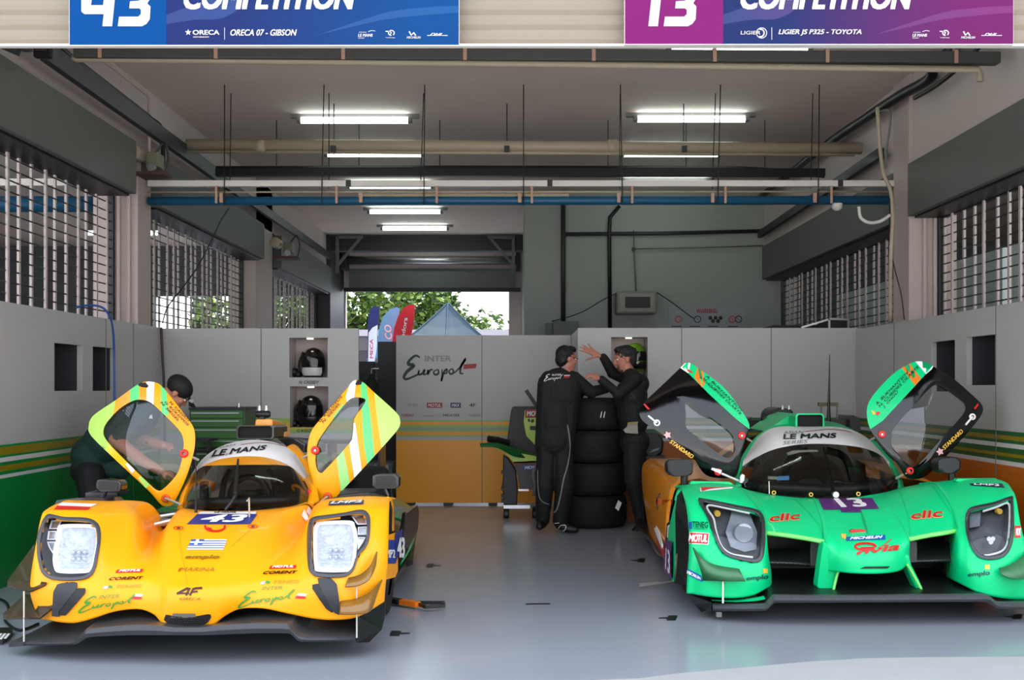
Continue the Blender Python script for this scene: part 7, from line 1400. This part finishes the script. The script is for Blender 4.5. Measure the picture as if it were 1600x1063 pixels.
def eyes(g, R, k, par):
    m = MB()
    for s in (-1, 1): m.ell(g(s*.031,.078,.008), (.012*k,.010*k,.008*k), 10, R)
    e = m.build('eyes', M_vynw, par, smooth=True); m = MB()
    for s in (-1, 1): m.ell(g(s*.031,.087,.008), (.005*k,.003*k,.005*k), 8, R)
    m.build('iris', M_hair, e)
def hairdo(g, R, k, par, m, parts, seed=1, amp=.006):
    """rough hair mass hugging the skull"""
    rnd = random.Random(seed); mb = MB()
    for a, b, d, r in parts: mb.ell(g(a, b, d), tuple(q*k for q in r), 20, R)
    o = mb.build('hair', m, None); md = o.modifiers.new('r', 'REMESH'); md.mode = 'VOXEL'; md.voxel_size = .008
    dg = bpy.context.evaluated_depsgraph_get(); me = bpy.data.meshes.new_from_object(o.evaluated_get(dg)); bpy.data.objects.remove(o)
    for v in me.vertices: v.co += v.normal*rnd.uniform(-amp, amp)
    me.materials.clear(); me.materials.append(m); me.polygons.foreach_set('use_smooth', [True]*len(me.polygons)); o0 = WL[par.name]; me.transform(Matrix.Translation(-o0))
    ob = bpy.data.objects.new('hair', me); COL.objects.link(ob); ob.parent = par; WL[ob.name] = o0; return ob
def hand(B, w, tips, thumb, kn, skin, palm=.036):
    """wrist point, four finger tips, thumb tip, four knuckle points (world)"""
    w = Vector(w); kn = [Vector(q) for q in kn]; mid = sum(kn, Vector())/4
    for q in kn: B.cap([w.lerp(mid, .12), w.lerp(q, .6), q], [.022,.018,.012], skin, 8)
    for q, t in zip(kn, tips):
        t = Vector(t); mdp = q.lerp(t, .5)+Vector((0, -.006, .004)); B.cap([q, mdp, t], [.0105,.0095,.0075], skin, 8)
    th = Vector(thumb); b = w.lerp(mid, .25); B.cap([b, b.lerp(th, .55)+Vector((0,-.008,0)), th], [.017,.012,.009], skin, 8)
# ---- the man with his back to the camera
PA = thing('person', 'person in black race suit seen from behind, leaning on the tyre stack', 'person', P(866,828,10.75)); D = 10.75
a = lambda x, y, d=0: P(x, y, D+d)
B = Body()
B.ell(a(876,615), (.19,.13,.24), 1); B.cap([a(857,591), a(897,592)], .072, 1); B.ell(a(874,585), (.12,.09,.06), 1); B.ell(a(868,655), (.178,.13,.34), 1); B.ell(a(866,690), (.172,.135,.17), 1)
for q in (-1, 1): B.cap([a(874+q*17,600), a(870+q*16,650), a(866+q*13,700)], [.105,.10,.105], 1)
B.cap([a(855,700), a(851,760,-.04), a(848,812,.03)], [.100,.086,.068], 1); B.cap([a(878,700), a(882,762,-.05), a(875,814,.0)], [.102,.088,.070], 1)
B.cap([a(848,818,.02), a(843,823,-.10)], [.045,.036], 3); B.cap([a(874,820,0), a(886,826,-.03), a(899,828,-.05)], [.046,.042,.032], 3)
B.cap([a(897,592), a(924,613,.06), a(947,607,.16)], [.072,.062,.048], 1); B.cap([a(856,592,.02), a(872,640,.22), a(905,618,.36)], [.072,.06,.045], 1)
B.cap([a(882,582), a(885,568)], [.058,.054], 0)
f = Vector((.85,.42,-.1)); gA, RA = head(B, a(886,561), f, (0,0,1), .95, 0, 0)
wv = a(949,606,.17); hand(B, wv, [wv+Vector((.15,.02*i,-.03-.004*i)) for i in range(4)], wv+Vector((.07,-.05,-.02)), [wv+Vector((.08,-.03+.022*i,.0)) for i in range(4)], 0)
wv = a(908,616,.37); hand(B, wv, [wv+Vector((.14,.02*i,-.02)) for i in range(4)], wv+Vector((.06,-.04,.0)), [wv+Vector((.08,-.03+.022*i,.0)) for i in range(4)], 0)
bodyA = B.grow('body', [M_skin, M_suit, M_suit, M_shoe], PA)
hairdo(gA, RA, .95, PA, M_hair, [(0,-.03,.045,(.083,.094,.085)),(0,-.06,-.01,(.075,.058,.075)),(0,.03,.095,(.066,.055,.035))])
MB().tube([gA(-.078,.02,.012), gA(-.06,.09,.012), gA(.06,.09,.012), gA(.078,.02,.012)], .003, 6).build('glasses', M_black, PA); eyes(gA, RA, .95, PA)
def on_body(ob):
    me = ob.data; o0 = WL[ob.name]; sk = Skin(); sk.v = [v.co+o0 for v in me.vertices]; sk.f = [list(p.vertices) for p in me.polygons]; return sk
skA = on_body(bodyA)
m = MB(); lay(skA, m, *ribbon([(p.x, p.y) for p in spline([(886,664,0),(889,680,0),(890,700,0),(887,725,0),(881,748,0),(876,775,0),(871,795,0),(866,801,0),(858,802,0)], 5)], 1.8), .006); m.build('piping', M_inkg, PA)
m = MB(); lay(skA, m, *ribbon([(p.x, p.y) for p in spline([(841,735,0),(841,755,0),(843,775,0),(848,784,0),(857,788,0)], 5)], 1.3), .006); m.build('piping', M_inkg, PA)
script(skA, PA, [(850,597),(882,595),(886,583),(852,585)], M_inkw, .006); word(skA, PA, 'back_lettering', 'INTER', [(863,588),(877,587.5),(877,584.5),(863,585)], M_inkw, .1, .02, .006); sticker(skA, PA, 'flag_mark', [(880,591.5),(889,591.5),(890,588),(881,588)], M_inkr, 3, 2, .006); sticker(skA, PA, 'flag_mark', [(881,588),(890,588),(890.5,586.5),(881.5,586.5)], M_inkw, 3, 1, .006)
m = MB(); lay(skA, m, *ribbon([(869,577),(874,574.5),(880,573.5),(885,575)], 3), .008); m.build('collar_lettering', M_inkg, PA)
for ln in ([(860,829),(865,822),(868,829)], [(872,828),(876,821),(884,822),(882,829),(872,828)], [(867,818),(874,817)]):
    m = MB(); lay(skA, m, *ribbon([(p.x, p.y) for p in spline([(x, y, 0) for x, y in ln], 3)], .9), .006); m.build('shoe_line', M_inkw, PA)
# ---- the man facing left with a raised hand
PB = thing('person', 'person with greying dark hair in black, raising an open hand beside the tyres', 'person', P(1000,832,10.98)); D = 11.0
B = Body()
B.ell(a(988,640), (.15,.16,.33), 1, Matrix.Rotation(-.06, 3, 'Y')); B.ell(a(986,620), (.16,.17,.20), 1, Matrix.Rotation(.12, 3, 'Y')); B.cap([a(980,588,.14), a(988,590,-.12)], .082, 1); B.ell(a(990,655), (.145,.15,.18), 1); B.ell(a(991,690), (.15,.15,.14), 1); B.ell(a(1000,600), (.09,.12,.10), 1)
B.cap([a(990,700,-.07), a(989,752,-.12), a(1003,815,-.06)], [.105,.082,.062], 2); B.cap([a(992,700,.1), a(1000,760,.05), a(1007,815,.12)], [.105,.08,.06], 2)
B.cap([a(1004,822,-.06), a(992,831,-.10)], [.05,.036], 3); B.cap([a(1007,820,.12), a(996,828,.1)], [.05,.036], 3)
B.cap([a(992,592,-.14), a(966,616,-.22), a(940,594,-.20)], [.074,.060,.043], 1)                # near arm, forearm on the other man's arm
B.cap([a(976,590,.16), a(957,583,.10), a(943,559,.02)], [.070,.056,.042], 1)                    # far arm raised
B.cap([a(943,559,.02), a(939,557.5,.02)], [.030,.028], 0)
B.cap([a(984,586), a(979,572)], [.060,.056], 0)
f = Vector((-.95,-.22,-.12)); gB, RB = head(B, a(975,562), f, (-.1,0,1), .98, 0, 4)
hw = a(939,557.5,.02); px = lambda x, y, d=.02: a(x, y, d)
hand(B, hw, [px(904.8,547.8,-.01), px(905,542,.0), px(909,539,.02), px(918,536.8,.05)], px(914.3,563.4,-.03), [px(921,552.5,.0), px(921,549.5,.005), px(922.5,547,.012), px(925.5,546.5,.02)], 0)
hw = a(937,593,-.21); hand(B, hw, [px(914.5,592,-.25), px(915,589,-.24), px(917,586.5,-.23), px(920,585.5,-.2)], px(922,596,-.27), [px(925,589,-.24), px(925.5,587,-.235), px(927,585.5,-.22), px(929,585,-.2)], 0)
bodyB = B.grow('body', [M_skin, M_suit, M_trs, M_shoe, M_stub], PB)
hairdo(gB, RB, .98, PB, M_hairg, [(0,-.025,.055,(.085,.098,.082)),(0,-.07,.0,(.076,.055,.080)),(0,.03,.10,(.066,.052,.03)),(0,-.09,.05,(.07,.045,.06))], 4, .009); eyes(gB, RB, .98, PB)
skB = on_body(bodyB)
for ln in ([(965,603),(975,597),(985,590),(997,587)], [(981,607),(988,617),(995,627),(1000,632)]):
    m = MB(); lay(skB, m, *ribbon([(p.x, p.y) for p in spline([(x, y, 0) for x, y in ln], 5)], 1), .006); m.build('piping', M_dark, PB)
t = thing('folded_papers', 'folded pale papers tucked in the pocket of the man with the raised hand', 'papers', a(985,672,-.2))
MB().slab([a(974,672,-.22), a(980,667,-.2), a(981,661,-.2), a(996,660,-.2), a(997,678,-.2), a(978,677,-.22)], (0,.03,0)).build('sheet', mat('paper_grey', (.62,.60,.55), .8), t); MB().slab([a(982,664,-.215), a(982,660,-.215), a(997,659,-.215), a(996,664,-.215)], (0,.012,0)).build('sheet', mat('paper_tan', (.60,.52,.36), .8), t)
# ---- the man bending behind the left raised door
PC = thing('person', 'person in dark green shirt and black cap bending behind the left raised door', 'person', P(155,870,8.6)); D = 8.6
B = Body()
ax = (a(232,640)-a(146,706)).normalized(); Rc = Matrix.Rotation(-math.atan2(ax.z, ax.x), 3, 'Y')
B.ell(a(205,660), (.24,.16,.155), 1, Rc); B.ell(a(168,690), (.22,.165,.165), 1, Rc); B.ell(a(143,712), (.15,.16,.15), 1, Rc); B.cap([a(228,640,.17), a(234,642,-.17)], .085, 1); B.cap([a(150,725,.0), a(190,735,0)], [.09,.07], 1)
B.ell(a(142,735), (.15,.16,.12), 2); B.cap([a(140,742,-.1), a(150,810,-.18), a(140,884,-.12)], [.11,.09,.065], 2); B.cap([a(140,742,.1), a(160,805,.12), a(144,884,.14)], [.11,.09,.065], 2)
B.cap([a(140,893,-.12), a(165,900,-.16)], [.05,.04], 3); B.cap([a(144,893,.14), a(170,899,.12)], [.05,.04], 3)
B.cap([a(228,648,-.19), a(186,686,-.30)], [.078,.062], 1); B.cap([a(186,686,-.30), a(180,688,-.31), a(225,722,-.38), a(250,736,-.4)], [.05,.050,.042,.033], 0)
B.cap([a(232,648,.18), a(212,684,.02)], [.078,.060], 1); B.cap([a(212,684,.02), a(240,693,-.12), a(256,697,-.18)], [.050,.042,.034], 0)
hw = a(252,737,-.4); hand(B, hw, [a(272,748-2*i,-.43+.02*i) for i in range(4)], a(258,748,-.45), [a(262,741-1.6*i,-.43+.022*i) for i in range(4)], 0)
hw = a(258,697,-.18); hand(B, hw, [a(272,704-1.5*i,-.21+.02*i) for i in range(4)], a(266,706,-.24), [a(269,699-1.5*i,-.21+.022*i) for i in range(4)], 0)
B.cap([a(240,632), a(262,616)], [.062,.056], 0)
f = Vector((.62,.25,-.75)); gC, RC = head(B, a(277,614), f, (.75,.1,.62), .98, 0, 0)
bodyC = B.grow('body', [M_skin, M_shirt, M_trs, M_shoe], PC)
capm = mat('cap_black', (.035,.035,.04), .7, bump=.1); m = MB()
m.ell(gC(0,-.02,.045), (.087,.106,.085), 20, RC); o = m.build('cap', capm, PC, smooth=True)
m = MB(); rowsb = [[gC(math.sin(t)*.075, .06+(.10*q)*math.cos(t*.8)+.012, .05-.02*q-.025*(t/1.2)**2*q) for t in [(-1.2+2.4*i/12) for i in range(13)]] for q in (0,.35,.7,1)]
m.grid(rowsb).build('brim', capm, o, smooth=True, solid=.006)
m = MB(); m.slab([P(x, y, D-.11) for x, y in [(294,627),(297,624),(302,624),(304,628),(300,630)]], (0,.006,0)); m.build('cap_logo', M_inkg, o)
skC = on_body(bodyC); sticker(skC, PC, 'shirt_logo', [(232,653.5),(238,654.5),(237,648),(234,649)], M_vynw, 2, 2, .006); eyes(gC, RC, .98, PC)
# ================================================================ tyre stack
Yc, xc = 11.33, X_at(924, 11.33); z = 0.0
labs = ['lowest tyre of the stack, standing on the floor with a white label', 'second tyre from the floor in the stack', 'third tyre from the floor in the stack', 'top tyre of the stack with small white marks']
for k in range(4):
    h = .315; t = thing('tyre', labs[k], 'tyre', (xc, Yc, z), 'stacked racing tyres'); r = .345
    m = MB().lathe((xc+.006*(k % 2), Yc, z), [(.235,.02),(.27,.008),(.31,.006),(.333,.03),(r,.06),(r,h-.06),(.333,h-.03),(.31,h-.006),(.27,h-.008),(.235,h-.02),(.235,.02)], 56); m.build('casing', M_rubber, t, auto=40)
    m = MB()
    for j in range(44):
        for q in range(3):
            an = j*2*math.pi/44+q*.05; c = Vector((xc+.006*(k % 2)+math.cos(an)*(r+.001), Yc+math.sin(an)*(r+.001), z+.09+q*.065)); tg = Vector((-math.sin(an), math.cos(an), .8 if q != 1 else -.8)).normalized(); m.bar(c-tg*.018, c+tg*.018, .006, .004, (math.cos(an), math.sin(an), 0))
    m.build('tread_grooves', mat('tread_dark', (.025,.025,.027), .9), t)
    m = MB().lathe((xc+.006*(k % 2), Yc, z), [(.234,.03),(.225,.05),(.225,h-.05),(.234,h-.03)], 40).lathe((xc, Yc, z), [(.0,h*.5),(.10,h*.5),(.225,h*.62)], 24); m.build('rim', M_dark, t, auto=40)
    if k == 0: MB().slab([P(x, y, 11.03) for x, y in [(961,794),(966,782),(971.5,786),(966.5,799)]], (0,.006,0)).build('label', M_inkw, t)
    if k == 3:
        for x in (937.5, 942.5): MB().slab([P(x, y, 10.978) for x, y in [(x,653),(x+2,644),(x+3.2,643),(x+1.5,653)]] if 0 else [P(x,653,10.978), P(x+2,644,10.978), P(x+3.4,643,10.978), P(x+1.7,653,10.978)], (0,.004,0)).build('mark', M_inkw, t)
    z += h
# ================================================================ spare bodywork on its trolley, bag
Y = 12.0
t = thing('spare_bodywork', 'spare lime and carbon bodywork parked behind the man seen from behind', 'car body part', P(810,795,Y))
M_li2 = mat('spare_lime', (.70,.82,.33), .35); M_dg = mat('spare_green', (.03,.38,.15), .35)
MB().slab([P(x, y, Y+.25) for x, y in [(791,700),(798,645),(800,638),(802,635.5),(842,635.5),(850,700),(850,730)]], (0,.08,0)).build('rear_panel', mat('panel_charcoal', (.17,.17,.175), .5, var=.2), t, bevel=.01)
MB().slab([P(x, y, Y+.1) for x, y in [(820,641),(846,640),(848,702),(838,698),(822,682),(818,660)]], (0,.06,0)).build('side_pod', M_li2, t, bevel=.01)
MB().slab([P(x, y, Y+.09) for x, y in [(821,640),(846,640),(846,653),(820.5,653)]], (0,.012,0)).build('sponsor_field', M_inkr, t); m = MB(); text3(m, 'MOTUL', [P(823,650.5,Y+.085), P(852,650.5,Y+.085), P(852,642.5,Y+.085), P(823,642.5,Y+.085)], .1, .04); m.build('lettering', M_inkw, t)
for q in ([(824,656),(827,654),(829,659),(826,660)], [(830,656),(834,655),(834,660),(830,661)]): MB().slab([P(x, y, Y+.09) for x, y in q], (0,.01,0)).build('emblem_mark', M_black, t)
MB().slab([P(x, y, Y+.09) for x, y in [(828,666),(838,666),(838,673),(828,672)]], (0,.01,0)).build('vent', M_dark, t)
FR_ = [[(750,693,Y-.25),(775,692,Y-.2),(800,699,Y-.1),(825,707,Y),(845,712,Y)],[(751,698,Y-.27),(778,699,Y-.24),(802,712,Y-.14),(825,716,Y-.05),(845,720,Y-.05)],[(770,699,Y-.1),(786,706,Y-.15),(797,716,Y-.12),(803,723,Y-.05),(845,722,Y-.05)]]
MB().grid(surf(pts3(FR_[:2]), 5, 3)).build('fender_top', M_dg, t, smooth=True, solid=.012); MB().slab([P(x, y, Y-.06) for x, y in [(771,699),(790,701),(810,708),(845,715),(845,722),(820,724),(803,724),(797,716),(787,706)]], (0,.05,0)).build('fender_side', M_li2, t)
MB().tube([P(763,686,Y-.1), P(778,688,Y-.05), P(795,693,Y)], .035, 8).build('splitter_edge', M_black, t); MB().slab([P(x, y, Y-.05) for x, y in [(803,723),(845,721),(845,765),(812,766),(809,745)]], (0,.06,0)).build('fender_lower', mat('spare_grey', (.30,.28,.28), .5, var=.2), t)
MB().slab([P(x, y, Y-.06) for x, y in [(802,722),(845,720),(845,724),(803,727)]], (0,.05,0)).build('red_line', mat('spare_red', (.45,.08,.07), .4), t); MB().slab([P(x, y, Y-.07) for x, y in [(817,728),(846,726),(846,733),(818,735)]], (0,.01,0)).build('sponsor_field', M_mich, t); m = MB(); text3(m, 'MICHELIN', [P(820,733.5,Y-.075), P(846,732,Y-.075), P(846,727.5,Y-.075), P(820,729,Y-.075)], .2, .03); m.build('lettering', M_inkw, t)
m = MB().slab([P(x, y, Y+.05) for x, y in [(786,712),(795,718),(806,735),(809,765),(808,790),(787,790),(786,770),(784,762),(786,745)]], (0,.3,0)); m.build('tyre_blanket', M_black, t, bevel=.01)
for y in (738, 764, 775, 783): MB().box(P(783,y+3,Y), P(788,y-2,Y)+Vector((0,.1,0))).build('buckle', M_black, t)
MB().bar(P(822,610,Y+.1), P(842,640,Y+.1), .04, .04).build('handle_bar', M_black, t)
MB().bar(P(787,792,Y-.05), P(828,792,Y-.05), .05, .035).build('trolley_frame', M_steel, t); MB().bar(P(810,766,Y-.06), P(826,766,Y-.06), .02, .02).build('trolley_frame', M_steel, t)
for x in (791, 836): MB().lathe(P(x,803,Y), [(0,-.03),(.06,-.03),(.075,-.02),(.075,.02),(.06,.03),(0,.03)], 20, 'X').build('caster', M_black, t, auto=40)
MB().tube(spline([P(840,728,Y-.1), P(833,740,Y-.12), P(836,760,Y-.12), P(834,775,Y-.1)], 5), .02, 8).build('wire_loom', M_mid, t)
t = thing('equipment_bag', 'black bag with pale lettering hanging behind the left green-car door', 'bag', P(1018,695,11.2)); Y = 11.2
MB().slab([P(x, y, Y) for x, y in [(1003,682),(1010,677),(1032,678),(1038,690),(1036,708),(1028,714),(1008,713),(1003,705)]], (0,.2,0)).build('body', M_black, t, bevel=.03)
MB().slab([P(x, y, Y-.008) for x, y in [(1011,686),(1013.5,686),(1013,697),(1011,697)]], (0,.006,0)).build('mark', M_inkg, t); MB().slab([P(x, y, Y-.008) for x, y in [(1014,708),(1020,703),(1030,700),(1029,703),(1021,706)]], (0,.006,0)).build('mark', M_inkg, t)
MB().box(P(1003,720,Y), P(1040,713,Y)+Vector((0,.4,0))).build('stand', M_dark, t); MB().box((P(1004,0,Y).x, Y+.05, 0), (P(1038,0,Y).x, Y+.35, P(0,720,Y).z)).build('stand_base', M_dark, t)
# ================================================================ tape marks on the floor
for i, (x, y, s, lab) in enumerate([(618,990,1,'black tape mark on the floor in front of the right yellow fender'), (672,884,1,'black tape mark on the floor behind the lying handle'), (1050,966,-1,'black tape mark on the floor left of the green splitter'), (1002,876,-1,'black tape mark on the floor left of the green rear wheel'), (1590,964,-1,'black tape mark on the floor at the right edge')]):
    m = MB(); k = .72+.28*((y-876)/110); m.slab([g4(x-9*k,y+4*k,.002), g4(x+6*k,y+4*k,.002), g4(x+9*k,y-4*k,.002), g4(x-6*k,y-4*k,.002)], (0,0,.001)); m.slab([g4(x+s*7*k,y+1*k,.002), g4(x+s*22*k,y+.8*k,.002), g4(x+s*22*k,y-1*k,.002), g4(x+s*7*k,y-1*k,.002)], (0,0,.001))
    o = m.build('tape_mark', M_vynb); tag(o, lab, 'tape mark', 'tape marks on the floor')
o = MB().slab([g4(821,945,.002), g4(860,944.5,.002), g4(860,943,.002), g4(822,943.3,.002)], (0,0,.001)).build('floor_strip', M_vynb); tag(o, 'single thin dark strip on the floor midway between the two cars', 'tape mark')
